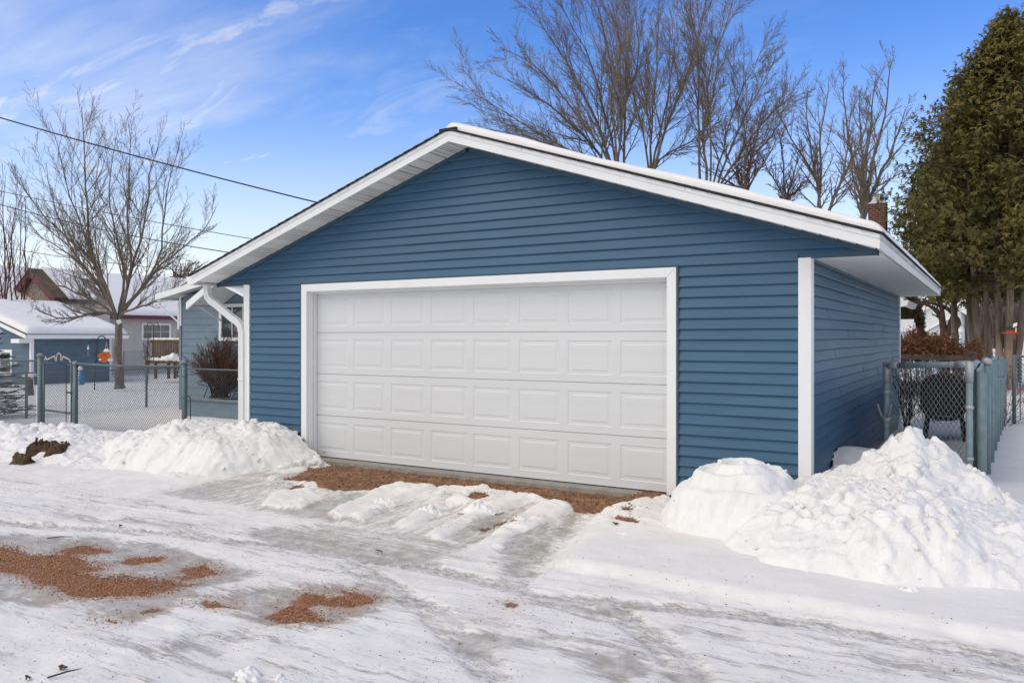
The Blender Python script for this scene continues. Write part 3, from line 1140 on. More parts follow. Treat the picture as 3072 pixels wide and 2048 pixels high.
def soil_block(cx, cy, hw, hd, hh, seed, m):
    a_ = np.linspace(-1.3, 1.3, 70)
    X, Y = np.meshgrid(cx + a_ * hw, cy + a_ * hd, indexing='ij')
    ang = .35
    u_ = ((X - cx) * math.cos(ang) + (Y - cy) * math.sin(ang)) / hw + .5 * (fbm(X * 6, Y * 6, 3, seed) - .5)
    v_ = (-(X - cx) * math.sin(ang) + (Y - cy) * math.cos(ang)) / hd + .6 * (fbm(X * 6 + 9, Y * 6, 3, seed + 1) - .5)
    e = sstep(1 - np.maximum(np.abs(u_) ** 2, np.abs(v_)), -.05, .42)
    Z = -.10 + e * (hh + .10) * (.62 + .20 * chunks(X, Y, .13, seed + 2) + .16 * chunks(X, Y, .05, seed + 3) + .25 * (fbm(X * 4, Y * 4, 3, seed + 4) - .3)) + .015 * (fbm(X * 40, Y * 40, 2, seed + 5) - .5)
    X = X + (fbm(X * 12, Z * 14, 3, seed + 6) - .5) * .07
    Y = Y + (fbm(X * 12, Z * 14, 3, seed + 7) - .5) * .09
    idx = np.arange(70 * 70).reshape(70, 70)
    Q = np.stack([idx[:-1, :-1], idx[1:, :-1], idx[1:, 1:], idx[:-1, 1:]], -1).reshape(-1, 4)
    return link('soil_clod', fast_mesh('soil_clod', np.stack([X.ravel(), Y.ravel(), Z.ravel()], -1), quads=Q), m)


o = soil_block(pc.x, pc.y, .28, .14, .22, 150, M_soil)
tag(o, 'dark brown torn clod of frozen soil sticking out of the snow bank below the gate', 'soil clod')
pc = at(66, 1378, z=0.0)
o = soil_block(pc.x, pc.y, .11, .12, .09, 170, mat('mossy_soil', (0.115, 0.08, 0.035), 0.95, 0.3, 12, 0.8, 40))
tag(o, 'small mossy brown lump of soil left of the big soil clod', 'soil clod')

# ------------------------------------------------------------------ the blue garage
GX0, GX1, GYF, GYB = -8.74, -1.42, 7.50, 15.45
RX, RZ, SL = -5.08, 3.80, 0.329            # ridge and slope
OVX, YR0, YR1 = 4.29, 7.10, 15.80          # half width to the eave, rake planes
WT = 2.25                                  # wall top / soffit level
DX0, DX1, DZ1 = -7.58, -2.73, 2.12         # door opening


def zt(x):
    return RZ - SL * abs(x - RX)


garage = empty('garage', (RX, 11.5, 0))
tag(garage, 'blue vinyl sided double garage with white overhead door and snow on its right roof slope', 'garage')

# structural core behind the cladding
b = MB()
front = [(GX0 + .03, GYF + .012, -0.08), (DX0 - .01, GYF + .012, -0.08), (DX0 - .01, GYF + .012, DZ1), (DX1 + .01, GYF + .012, DZ1), (DX1 + .01, GYF + .012, -0.08), (GX1 - .03, GYF + .012, -0.08),
         (GX1 - .03, GYF + .012, WT), (RX + OVX - .04, GYF + .012, WT + .005), (RX, GYF + .012, zt(RX) - .10), (RX - OVX + .04, GYF + .012, WT + .005), (GX0 + .03, GYF + .012, WT)]
b.prism(front, (0, 0.09, 0))
b.box(GX0 + .012, GX0 + .10, GYF + .12, GYB, -0.08, WT)
b.box(GX1 - .10, GX1 - .012, GYF + .12, GYB, -0.08, WT)
back = [(GX0 + .03, GYB - .1, -0.08), (GX1 - .03, GYB - .1, -0.08), (GX1 - .03, GYB - .1, WT), (RX + OVX - .04, GYB - .1, WT + .005), (RX, GYB - .1, zt(RX) - .10), (RX - OVX + .04, GYB - .1, WT + .005), (GX0 + .03, GYB - .1, WT)]
b.prism(back, (0, 0.09, 0))
b.build('wall', M_blue_dk, garage)

EXPO = 0.1016
Z0S = 0.09


def board(lo0, hi0, lo1, hi1, za, zb, mapf, wav, seed, endgap=0.0):
    """one clapboard: bottom edge lo0..hi0 at za, top edge lo1..hi1 at zb; mapf(s,n,z) -> point"""
    n = max(2, int((hi0 - lo0) / 0.45) + 1)
    r = np.random.default_rng(seed)
    mb = MB()
    vs = []
    for i in range(n + 1):
        f = i / n
        s0, s1 = lo0 + (hi0 - lo0) * f, lo1 + (hi1 - lo1) * f
        dz = wav * (vnoise(np.array([s0 * 1.3]), np.array([za * 3.0]), 5)[0] - 0.5)
        dn = wav * 1.2 * (vnoise(np.array([s0 * 1.7]), np.array([za * 5.0]), 8)[0] - 0.5)
        vs += [mapf(s0, 0.0, za + dz + .004), mapf(s0, 0.0250 + dn, za + dz), mapf(s0, 0.0270 + dn, za + dz + .008), mapf(s1, 0.0035, zb + .006)]
    fs = []
    for i in range(n):
        a, c = 4 * i, 4 * (i + 1)
        fs += [(a, c, c + 1, a + 1), (a + 1, c + 1, c + 2, a + 2), (a + 2, c + 2, c + 3, a + 3)]
    fs += [(0, 1, 2, 3), (4 * n + 3, 4 * n + 2, 4 * n + 1, 4 * n)]
    return mb.add(vs, fs)


def fmap(s, n, z):
    return (s, GYF - n, z)


def smap(s, n, z):
    return (GX1 + n, s, z)


def lmap(s, n, z):
    return (GX0 - n, s, z)


def add_board(*a, **k):
    return board(*a, **k).build('siding_board', M_blue, garage)


TRIM = 0.095
k = 0
z = Z0S
gable_off = 0.165
while z < RZ - 0.20:
    za, zb = z, z + EXPO
    wav = 0.007 if z < 1.0 else 0.003
    if za < WT - 0.02:
        zc = zb
        full0, full1 = GX0 + 0.082, GX1 - 0.082
        if za < DZ1 + TRIM:
            for e0, e1, kk in ((full0, DX0 - TRIM - .022, k), (DX1 + TRIM + .022, full1, k + 500)):
                if k % 4 == 1 and z < 1.1:
                    # a lapped joint between two lengths of siding
                    xm = e0 + (e1 - e0) * (0.32 + 0.11 * (kk * 7 % 5))
                    add_board(e0, xm + .02, e0, xm + .02, za, zc, fmap, wav, kk)
                    add_board(xm, e1, xm, e1, za, zc, lambda s, n, q: (s, GYF - n - .0025, q), wav, kk + 1000)
                else:
                    add_board(e0, e1, e0, e1, za, zc, fmap, wav, kk)
            if zb > DZ1 + TRIM + .03:
                add_board(DX0 - TRIM - .022, DX1 + TRIM + .022, DX0 - TRIM - .022, DX1 + TRIM + .022, DZ1 + TRIM + .022, zc, fmap, 0.003, k + 700)
        else:
            add_board(full0, full1, full0, full1, za, zc, fmap, wav, k)
    else:
        h0 = max(0.0, (RZ - gable_off - za) / SL)
        h1 = max(0.0, (RZ - gable_off - zb) / SL)
        if za < WT + 0.03:
            h0 = min(h0, OVX - 0.06)
        if za < WT + 0.09:
            for s in (-1, 1):
                e0, e1 = sorted((RX + s * (OVX - .06), (GX0 + .082) if s < 0 else (GX1 - .082)))
                add_board(e0, e1, e0, e1, WT + .022, za + .002, fmap, 0.002, k + 60 + s)
        if h0 > 0.05:
            joint = [None, -0.8, None, 1.3, None, None, 0.4, None, None, None, None, None, None, None, None][k % 15]
            add_board(RX - h0, RX + h0, RX - h1, RX + h1, za, zb, fmap, 0.003, k)
    k += 1
    z += EXPO
# closing strip between wall top and box returns, channels under the rake
b = MB()
for s in (-1, 1):
    xa, xb = RX + s * 0.02, RX + s * (OVX - 0.05)
    za, zb = zt(xa) - 0.118, zt(xb) - 0.118
    b.prism([(xa, GYF - .03, za - .055), (xb, GYF - .03, zb - .055), (xb, GYF - .03, zb), (xa, GYF - .03, za)], (0, .028, 0))
b.build('rake_channel', M_blue_dk, garage)
b = MB()
b.box(GX1 - .07, RX + OVX - .05, GYF - .031, GYF - .002, WT - .012, WT + .028)
b.box(RX - OVX + .05, GX0 + .09, GYF - .031, GYF - .002, WT - .012, WT + .028)
b.build('eave_channel', M_blue_dk, garage)
b = MB()
b.box(DX0 - TRIM - .022, DX0 - TRIM - .002, GYF - .033, GYF + .005, 0.06, DZ1 + TRIM + .022)
b.box(DX1 + TRIM + .002, DX1 + TRIM + .022, GYF - .033, GYF + .005, 0.06, DZ1 + TRIM + .022)
b.box(DX0 - TRIM - .002, DX1 + TRIM + .002, GYF - .030, GYF + .005, DZ1 + TRIM + .002, DZ1 + TRIM + .020)
b.build('door_channel', M_blue_dk, garage)
# right side wall: boards in staggered lengths
k = 0
z = Z0S
rj = random.Random(4)
while z < WT - 0.02:
    za, zb = z, min(z + EXPO, WT + .0)
    st = GYF + 0.105
    end = GYB - 0.09
    if k % 2 == 0:
        first = [1.15, 2.05, 0.75, 2.9, 1.6, 3.3][(k // 2) % 6] + rj.uniform(-.1, .1)
    cuts = [st]
    y = st + first
    while y < end - 0.3:
        cuts.append(y)
        y += 3.25
    cuts.append(end)
    for i in range(len(cuts) - 1):
        nn = 0.0018 * ((i + k) % 2)
        sk = 0.012
        add_board(cuts[i] + (.004 if i else 0), cuts[i + 1], cuts[i] + (.004 + sk if i else 0), cuts[i + 1] + (sk if i < len(cuts) - 2 else 0), za, zb, lambda s, n, zz_, q=nn: smap(s, n + q, zz_), 0.009, 900 + k * 7 + i)
    k += 1
    z += EXPO
# left side wall (seen only from a step aside)
z = Z0S
while z < WT - 0.02:
    add_board(GYF + .105, GYB - .09, GYF + .105, GYB - .09, z, min(z + EXPO, WT), lmap, 0.004, int(z * 1000))
    z += EXPO
# top closing strip of the side wall
MB().box(GX1 - .002, GX1 + .016, GYF + .10, GYB - .09, WT - .035, WT - .004).build('frieze_strip', M_blue_dk, garage)

# corner posts
for (xc, sx, yc, sy) in ((GX0, -1, GYF, -1), (GX1, 1, GYF, -1), (GX1, 1, GYB, 1), (GX0, -1, GYB, 1)):
    b = MB()
    xa, xb = sorted((xc + sx * .032, xc - sx * .08))
    ya, yb = sorted((yc + sy * .032, yc + sy * .002))
    b.box(xa, xb, ya, yb, -0.02, WT - .002)
    xa, xb = sorted((xc + sx * .032, xc + sx * .002))
    ya, yb = sorted((yc + sy * .002, yc - sy * .10))
    b.box(xa, xb, ya, yb, -0.02, WT - .002)
    b.build('corner_post', M_white, garage, bevel=0.004)

# foundation
for (xa, xb, ya, yb) in ((GX0 + .005, DX0 - TRIM, GYF + .002, GYF + .11), (DX1 + TRIM, GX1 - .005, GYF + .002, GYF + .11),
                         (GX1 - .11, GX1 - .004, GYF + .11, GYB - .01), (GX0 + .004, GX0 + .11, GYF + .11, GYB - .01)):
    MB().box(xa, xb, ya, yb, -0.4, Z0S - .004).build('foundation', M_concrete, garage, bevel=0.006)
MB().box(DX0 - .005, DX1 + .005, GYF - .035, GYF + 0.6, -0.4, -0.018).build('door_sill', M_concrete, garage, bevel=0.01)

# door trim: three mitred boards
b = MB()
b.prism([(DX0 - TRIM, GYF - .038, 0.0), (DX0, GYF - .038, 0.0), (DX0, GYF - .038, DZ1), (DX0 - TRIM, GYF - .038, DZ1 + TRIM)], (0, .040, 0))
b.build('door_trim', M_white, garage, bevel=0.004)
b = MB()
b.prism([(DX1, GYF - .038, 0.0), (DX1 + TRIM, GYF - .038, 0.0), (DX1 + TRIM, GYF - .038, DZ1 + TRIM), (DX1, GYF - .038, DZ1)], (0, .040, 0))
b.build('door_trim', M_white, garage, bevel=0.004)
b = MB()
b.prism([(DX0 + .001, GYF - .038, DZ1), (DX1 - .001, GYF - .038, DZ1), (DX1 + TRIM - .001, GYF - .038, DZ1 + TRIM), (DX0 - TRIM + .001, GYF - .038, DZ1 + TRIM)], (0, .040, 0))
b.build('door_trim', M_white, garage, bevel=0.004)
# jambs, stops
YD = 7.625
for s, x in ((1, DX0), (-1, DX1)):
    b = MB()
    xa, xb = sorted((x - s * .02, x + s * .014))
    b.box(xa, xb, GYF + .003, YD + .05, -0.015, DZ1 + .01)
    xa, xb = sorted((x + s * .014, x + s * .032))
    b.box(xa, xb, GYF + .075, YD - .004, -0.015, DZ1 - .0)
    xa, xb = sorted((x + s * .014, x + s * .023))
    b.box(xa, xb, GYF + .03, GYF + .05, -0.015, DZ1 - .0)
    b.build('door_jamb', M_white, garage, bevel=0.002)
b = MB()
b.box(DX0, DX1, GYF + .003, YD + .05, DZ1 - .012, DZ1 + .012)
b.box(DX0 + .03, DX1 - .03, GYF + .080, YD - .004, DZ1 - .032, DZ1 - .012)
b.build('door_head', M_white, garage, bevel=0.002)

# overhead door: backing slab, four sections, 32 raised panels
gd = MB().box(DX0 + .004, DX1 - .004, YD + .022, YD + .05, -0.008, DZ1 + .01).build('garage_door', M_door, garage)
MB().box(DX0 + .02, DX1 - .02, YD + .004, YD + .03, -0.019, -0.006).build('bottom_seal', M_black_metal, gd)
SECH = 0.5345
PW = (DX1 - DX0) / 8.0
MX, MT, MBm = 0.050, 0.090, 0.080


def ring_panel(x0, x1, z0, z1, y):
    """embossed panel: sunk groove, raised field"""
    rings = [(0, 0.0), (0.007, 0.0048), (0.034, 0.0048), (0.050, 0.001)]
    vs, fs = [], []
    for d, dep in rings:
        vs += [(x0 + d, y + dep, z0 + d), (x1 - d, y + dep, z0 + d), (x1 - d, y + dep, z1 - d), (x0 + d, y + dep, z1 - d)]
    for r_ in range(3):
        a, c = 4 * r_, 4 * r_ + 4
        for i in range(4):
            j = (i + 1) % 4
            fs.append((a + i, a + j, c + j, c + i))
    fs.append((12, 13, 14, 15))
    return MB().add(vs, fs)


panel_me = None
for sct in range(4):
    z0 = -0.006 + sct * SECH
    z1 = z0 + SECH - 0.006
    if sct == 3:
        z1 = DZ1 + .008
    b = MB()
    xs = [DX0 + .004]
    for c in range(8):
        xs += [DX0 + c * PW + MX, DX0 + (c + 1) * PW - MX]
    xs.append(DX1 - .004)
    pz0, pz1 = z0 + MBm, z0 + SECH - 0.006 - MT
    zs = [z0, pz0, pz1, z1]
    vs = [(x, YD, zz_) for x in xs for zz_ in zs]
    fs = []
    for i in range(len(xs) - 1):
        for j in range(3):
            if j == 1 and i % 2 == 1:
                continue
            fs.append((i * 4 + j, (i + 1) * 4 + j, (i + 1) * 4 + j + 1, i * 4 + j + 1))
    b.add(vs, fs)
    # top and bottom returns of the section
    for zz_ in (z0, z1):
        b.add([(xs[0], YD, zz_), (xs[-1], YD, zz_), (xs[-1], YD + .024, zz_ + (.002 if zz_ == z0 else -.002)), (xs[0], YD + .024, zz_ + (.002 if zz_ == z0 else -.002))], [(0, 1, 2, 3)])
    b.build('door_section', M_door, gd)
    for c in range(8):
        if panel_me is None:
            o = ring_panel(-PW / 2 + MX, PW / 2 - MX, 0, pz1 - pz0, 0).build('raised_panel', M_door, gd)
            panel_me = o.data
        else:
            o = link('raised_panel', panel_me, M_door, gd)
        o.location = (DX0 + (c + .5) * PW, YD, pz0)
o = MB().box(DX0 + .13, DX0 + .175, YD - .0015, YD + .001, 0.035, 0.055).build('worn_sticker', mat('worn_sticker', (0.62, 0.42, 0.18), 0.7, 0.3, 40), gd)
o['label'] = 'small worn tan sticker at the lower left of the door'

# ---- roof
b = MB()
for s in (-1, 1):
    n = 30
    for i in range(n):
        # each course is a thin wedge lapping the one below
        xa = RX + s * (OVX * i / n)
        xb = RX + s * (OVX * (i + 1) / n + .03)
        za, zb = zt(xa), RZ - SL * (OVX * (i + 1) / n + .03)
        jy = 0.004 * ((i * 37) % 7) / 7
        b.add([(xa, YR0 - .028 - jy, za), (xb, YR0 - .028 - jy, zb + .008), (xb, YR1 + .02, zb + .008), (xa, YR1 + .02, za), (xb, YR0 - .028 - jy, zb - .004), (xb, YR1 + .02, zb - .004), (xa, YR0 - .028 - jy, za - .018), (xa, YR1 + .02, za - .018)],
              [(0, 1, 2, 3) if s > 0 else (3, 2, 1, 0), (1, 4, 5, 2), (0, 6, 4, 1), (3, 2, 5, 7), (6, 7, 5, 4)])
b.box(RX - .11, RX + .11, YR0 - .02, YR1 + .02, RZ - .03, RZ + .006)
b.build('shingles', M_shingle, garage)
b = MB()
for s in (-1, 1):
    xa, xb = RX, RX + s * (OVX - .002)
    b.prism([(xa, YR0 + .03, zt(xa) - .02), (xb, YR0 + .03, zt(xb) - .02), (xb, YR0 + .03, zt(xb) - .045), (xa, YR0 + .03, zt(xa) - .045)], (0, YR1 - YR0 - .06, 0))
b.build('roof_deck', mat('plywood', (0.3, 0.22, 0.13), 0.8, 0.2, 8), garage)
# rake fascia boards with a thinner upper trim
for (yf, dy) in ((YR0, .022), (YR1 - .022, .022)):
    for s in (-1, 1):
        halves = [(0.0, 0.47), (0.4705, 1.0)]
        for (fa, fb) in halves:
            xa, xb = RX + s * OVX * fa, RX + s * OVX * fb
            b = MB()
            b.prism([(xa, yf, zt(xa) - .135), (xb, yf, zt(xb) - .135), (xb, yf, zt(xb) - .050), (xa, yf, zt(xa) - .050)], (0, dy, 0))
            b.build('rake_fascia', M_white_al, garage)
        for (fa, fb) in ((0.0, 0.215), (0.216, 0.62), (0.621, 1.0)):
            xa, xb = RX + s * OVX * fa, RX + s * OVX * fb
            b = MB()
            y_ = yf - .009 if yf == YR0 else yf + .009
            b.prism([(xa, y_, zt(xa) - .053), (xb, y_, zt(xb) - .053), (xb, y_, zt(xb) - .016), (xa, y_, zt(xa) - .016)], (0, dy, 0))
            b.build('rake_trim', M_white_al, garage)
# eave fascia right with dirty drip edge, left with gutter
M_fascia_dirty = mat('eave_fascia', (0.66, 0.67, 0.67), 0.5, 0.25, 3.0, 0.05, 30, (1, 1, 6), col2=(0.30, 0.31, 0.30))
EX = RX + OVX
b = MB().box(EX - .02, EX, YR0 + .023, YR1 - .023, zt(EX) - .135, zt(EX) - .03)
b.build('eave_fascia', M_white_al, garage)
MB().box(EX - .012, EX + .010, YR0 + .0, YR1, zt(EX) - .055, zt(EX) - .014).build('drip_edge', M_fascia_dirty, garage)
WX = RX - OVX
MB().box(WX, WX + .02, YR0 + .023, YR1 - .023, zt(WX) - .135, zt(WX) - .02).build('eave_fascia', M_white_al, garage)
# gutter, K profile, along the left eave
prof = [(-.002, -.02), (-.115, -.02), (-.118, -.035), (-.100, -.045), (-.104, -.075), (-.078, -.13), (-.002, -.13)]
b = MB()
b.prism([(WX + px_, YR0 + .0, zt(WX) - .006 + pz_) for px_, pz_ in prof], (0, .004, 0))
b.prism([(WX + px_, YR1 - .004, zt(WX) - .006 + pz_) for px_, pz_ in prof], (0, .004, 0))
for i in range(1, len(prof) - 1):
    (xa, za), (xb, zb) = prof[i], prof[i + 1]
    b.add([(WX + xa, YR0, zt(WX) - .006 + za), (WX + xb, YR0, zt(WX) - .006 + zb), (WX + xb, YR1, zt(WX) - .006 + zb), (WX + xa, YR1, zt(WX) - .006 + za)], [(0, 1, 2, 3)])
gut = b.build('gutter', M_white_al, garage)
# downspout from the gutter outlet, bent back to the wall corner
ds = [Vector((WX + .01, 7.34, WT + .02)), Vector((WX + .01, 7.34, WT - .08)), Vector((WX + .025, 7.345, WT - .15)), Vector((WX + .075, 7.36, WT - .215)), Vector((WX + .15, 7.375, WT - .255)),
      Vector((GX0 - .22, 7.445, WT - .455)), Vector((GX0 - .14, 7.46, WT - .50)), Vector((GX0 - .085, 7.47, WT - .56)), Vector((GX0 - .062, 7.475, WT - .66)), Vector((GX0 - .060, 7.475, WT - .8)), Vector((GX0 - .060, 7.475, 0.0))]
b = MB()
W2, D2 = 0.045, 0.034
vs, fs = [], []
for i, p in enumerate(ds):
    t = (ds[min(i + 1, len(ds) - 1)] - ds[max(i - 1, 0)]).normalized()
    v_ = Vector((0, 1, 0)) - t * t.y
    v_.normalize()
    u_ = t.cross(v_)
    # fluted rectangular section
    sec = [(-1, -1), (-.6, -1), (-.5, -.86), (-.1, -.86), (0, -1), (.1, -.86), (.5, -.86), (.6, -1), (1, -1), (1, 1), (-1, 1)]
    for a, c in sec:
        vs.append(p + u_ * a * W2 + v_ * c * D2)
m_ = 11
for i in range(len(ds) - 1):
    for j in range(m_):
        fs.append((i * m_ + j, i * m_ + (j + 1) % m_, (i + 1) * m_ + (j + 1) % m_, (i + 1) * m_ + j))
b.add(vs, fs)
dsp = b.build('downspout', M_white_al, garage, bevel=0.0)
b = MB()
b.box(GX0 - .11, GX0 - .01, 7.435, 7.512, 0.95, 0.975)
b.build('strap', M_white_al, dsp)
# level soffit of the right and left eave: grooved panels
M_sof_line = M_soffit


def soffit_piece(x0, x1, y0, y1, z):
    """panel with three V grooves running out from the wall"""
    b = MB()
    n = 3
    wd = (y1 - y0) / n
    for i in range(n):
        ya, yb = y0 + i * wd, y0 + (i + 1) * wd
        b.add([(x0, ya + .009, z), (x1, ya + .009, z), (x1, yb - .009, z), (x0, yb - .009, z), (x0, yb - .004, z + .05), (x1, yb - .004, z + .05), (x0, ya + .004, z + .05), (x1, ya + .004, z + .05)],
              [(0, 3, 2, 1), (3, 4, 5, 2), (0, 1, 7, 6)])
    return b


nP = 27
PL = (GYB + .3 - GYF - .0) / nP
me0 = soffit_piece(GX1 - .0, EX - .022, 0, PL - .014, 0).build('soffit_panel', M_soffit, garage)
me0.location = (0, GYF, WT - .001)
for i in range(1, nP):
    o = link('soffit_panel', me0.data, M_soffit, garage)
    o.location = (0, GYF + i * PL, WT - .001)
me1 = soffit_piece(WX + .022, GX0, 0, PL - .014, 0).build('soffit_panel', M_soffit, garage)
me1.location = (0, GYF, WT - .001)
for i in range(1, nP):
    o = link('soffit_panel', me1.data, M_soffit, garage)
    o.location = (0, GYF + i * PL, WT - .001)


# sloped soffit under the front rake: plain and perforated panels in turn
def perforated():
    m = bpy.data.materials.new('soffit_perforated')
    m.use_nodes = True
    t = m.node_tree
    bs = t.nodes['Principled BSDF']
    bs.inputs['Roughness'].default_value = 0.5
    tcn = t.nodes.new('ShaderNodeTexCoord')
    vo = t.nodes.new('ShaderNodeTexVoronoi')
    vo.inputs['Scale'].default_value = 48
    vo.inputs['Randomness'].default_value = 0.0
    t.links.new(tcn.outputs['Object'], vo.inputs['Vector'])
    rp = t.nodes.new('ShaderNodeMapRange')
    t.links.new(vo.outputs['Distance'], rp.inputs[0])
    rp.inputs[1].default_value, rp.inputs[2].default_value = 0.30, 0.42
    mx = t.nodes.new('ShaderNodeMix')
    mx.data_type = 'RGBA'
    t.links.new(rp.outputs[0], mx.inputs[0])
    mx.inputs[6].default_value = (0.22, 0.22, 0.22, 1)
    mx.inputs[7].default_value = (0.80, 0.80, 0.79, 1)
    t.links.new(mx.outputs[2], bs.inputs['Base Color'])
    return m


M_perf = perforated()
nS = 28
for s in (-1, 1):
    for i in range(nS):
        fa, fb = i / nS, (i + 1) / nS
        xa, xb = RX + s * (OVX - .06) * fa, RX + s * ((OVX - .06) * fb - .012)
        za, zb = zt(xa) - .122, zt(xb) - .122
        xm = (xa + xb) / 2
        zm = zt(xm) - .122
        b = MB()
        y0, y1 = YR0 + .022, GYF - .004
        b.add([(xa, y0, za + .006), (xa + s * .006, y0, za), (xb - s * .006, y0, zb), (xb, y0, zb + .006), (xa, y1, za + .006), (xa + s * .006, y1, za), (xb - s * .006, y1, zb), (xb, y1, zb + .006)],
              [(0, 4, 5, 1), (1, 5, 6, 2), (2, 6, 7, 3)])
        b.build('soffit_panel', M_perf if i % 4 in (0, 1) else M_soffit, garage)

# snow lying on the right slope
ys = np.concatenate([np.linspace(0, .012, 6), np.linspace(.02, .25, 16), np.linspace(.3, YR1 - YR0 - .35, 90), np.linspace(YR1 - YR0 - .3, YR1 - YR0 - .06, 8)]) + YR0 - .005
us = np.concatenate([np.linspace(-.05, .12, 14), np.linspace(.15, OVX - .3, 70), np.linspace(OVX - .28, OVX + .02, 16)])
U_, Y_ = np.meshgrid(us, ys, indexing='ij')
wob = 0.03 * (fbm(U_ * 2.2, np.zeros_like(U_) + 3, 4, 121) - 0.5) + 0.015 * (fbm(U_ * 9, np.zeros_like(U_), 3, 122) - .5)
dF = np.maximum(Y_ - YR0 + .005 - wob * 0 - 0.0, 0)
dE = np.maximum(OVX + .02 - U_, 0)
dR = np.maximum(U_ + .05, 0)
dB = np.maximum(YR1 - .06 - Y_, 0)


def rnd(d, r):
    q = np.clip(d / r, 0, 1)
    return np.sqrt(np.maximum(0, 1 - (1 - q) ** 2))


T_ = (0.082 + 0.045 * (fbm(U_ * 1.3, Y_ * 1.3, 3, 123) - .5)) * (0.30 + 0.70 * rnd(dF, .075)) * rnd(dE, .10) * rnd(dR, .10) * rnd(dB, .08)
T_ = np.where(Y_ <= YR0 - .0049, 0.0, T_)
Xs = RX + U_
Zs = RZ - SL * np.maximum(U_, 0) - SL * 0.6 * np.maximum(-U_, 0) + .012 + T_
Yo = Y_ + wob * np.clip(1 - (Y_ - YR0) / .15, 0, 1) + 0.02
ni, nj = U_.shape
idx = np.arange(ni * nj).reshape(ni, nj)
Q = np.stack([idx[:-1, :-1], idx[1:, :-1], idx[1:, 1:], idx[:-1, 1:]], -1).reshape(-1, 4)
link('roof_snow', fast_mesh('roof_snow', np.stack([Xs.ravel(), Yo.ravel(), Zs.ravel()], -1), quads=Q, smooth=True), M_snow, garage)

# ------------------------------------------------------------------ chain link fences
def chainlink(p0, p1, z0, z1, dw=0.058, dh=0.062, r=0.0028, seed=1, zfun=None, ztop=None):
    """diamond wire mesh between two ground points"""
    p0, p1 = Vector((p0[0], p0[1], 0)), Vector((p1[0], p1[1], 0))
    d = p1 - p0
    Ln = d.length
    d.normalize()
    nrm = Vector((-d.y, d.x, 0))
    nw = int(Ln / dw)
    nh = max(2, int((z1 - z0) / (dh / 2)))
    k = np.arange(nw)[:, None]
    j = np.arange(nh + 1)[None, :]
    dw = dw / 2
    k = np.arange(int(Ln / dw) - 1)[:, None]
    s = (k + ((j + k) % 2)) * dw * 1.0
    s = np.minimum(s, Ln) + 0 * j
    z = z0 + j * (z1 - z0) / nh + 0 * k
    sag = 0.010 * (vnoise(s * 2.1, z * 2.0, seed) - .5)
    off = np.where((j + k) % 2 == 0, 0.0022, -0.0022) + 0.03 * (vnoise(s * 0.9, z * 1.1, seed + 2) - .5)
    X = p0.x + d.x * (s + sag) + nrm.x * off
    Y = p0.y + d.y * (s + sag) + nrm.y * off
    P = np.stack([X, Y, z + sag], -1)
    A, B = P[:, :-1].reshape(-1, 3), P[:, 1:].reshape(-1, 3)
    V, Q = seg_tubes(A, B, r, r, 3)
    return fast_mesh('wire_mesh', V, quads=Q)


def fence_post(parent, x, y, z0, z1, r, m, name='post', cap=True):
    prof = [(r, 0), (r, z1 - z0)]
    o = MB().lathe((x, y, z0), prof, 12).build(name, m, parent, smooth=False)
    o.data.polygons.foreach_set('use_smooth', [len(p.vertices) == 4 for p in o.data.polygons])
    if cap:
        MB().lathe((x, y, z1), [(r * 1.22, -.035), (r * 1.22, .0), (r * 1.05, .02), (r * .6, .034), (r * .15, .040)], 12).build('post_cap', M_galv if m is not M_fence else mat('post_cap_worn', (0.22, 0.25, 0.24), 0.6, 0.2, 20), o, smooth=True)
    return o


FY = 8.46
f1 = empty('chain_link_fence', (-11.35, FY, -0.1))
tag(f1, 'low green-grey chain link fence between the garage corner and the walk gate', 'fence')
fence_post(f1, -11.35, FY, -0.35, 1.13, 0.046, M_fence)
fence_post(f1, -14.45, FY, -0.4, 1.06, 0.044, M_fence)
MB().tube([(-14.45, FY, 1.045), (-12.9, FY, 1.03), (-11.35, FY, 1.05)], 0.021, 8).build('top_rail', M_fence, f1, smooth=True)
link('wire_mesh', chainlink((-14.43, FY - .03), (-11.37, FY - .03), -0.2, 1.055, seed=3), M_wire, f1)
MB().tube([(-11.35, FY, 1.02), (-10, FY, 1.02), (-8.8, FY, 1.03)], 0.013, 6).build('top_rail', M_fence, f1, smooth=True)
link('wire_mesh', chainlink((-11.32, FY - .02), (-8.80, FY - .02), -0.1, 1.03, 0.066, 0.066, 0.0017, seed=4), M_wire, f1)
MB().tube([(-11.20, FY, -0.1), (-11.20, FY, 0.52), (-11.215, FY, 0.56), (-11.25, FY, 0.57)], 0.009, 6).build('tension_bar', M_black_metal, f1, smooth=True)
for zz_ in (0.2, 0.55, 0.9):
    MB().lathe((-11.35, FY, zz_), [(0.0485, -.012), (0.0505, -.01), (0.0505, .01), (0.0485, .012)], 12).build('band', M_fence, f1)

f2 = empty('chain_link_fence', (-16.5, FY, -0.1))
tag(f2, 'green-grey chain link fence left of the walk gate with a spruce behind it', 'fence')
fence_post(f2, -15.62, FY, -0.45, 1.19, 0.050, M_fence)
fence_post(f2, -18.8, FY, -0.45, 1.10, 0.040, M_fence)
MB().tube([(-18.8, FY, 1.06), (-15.62, FY, 1.08)], 0.019, 8).build('top_rail', M_fence, f2, smooth=True)
link('wire_mesh', chainlink((-18.8, FY - .03), (-15.64, FY - .03), -0.3, 1.08, seed=5), M_wire, f2)

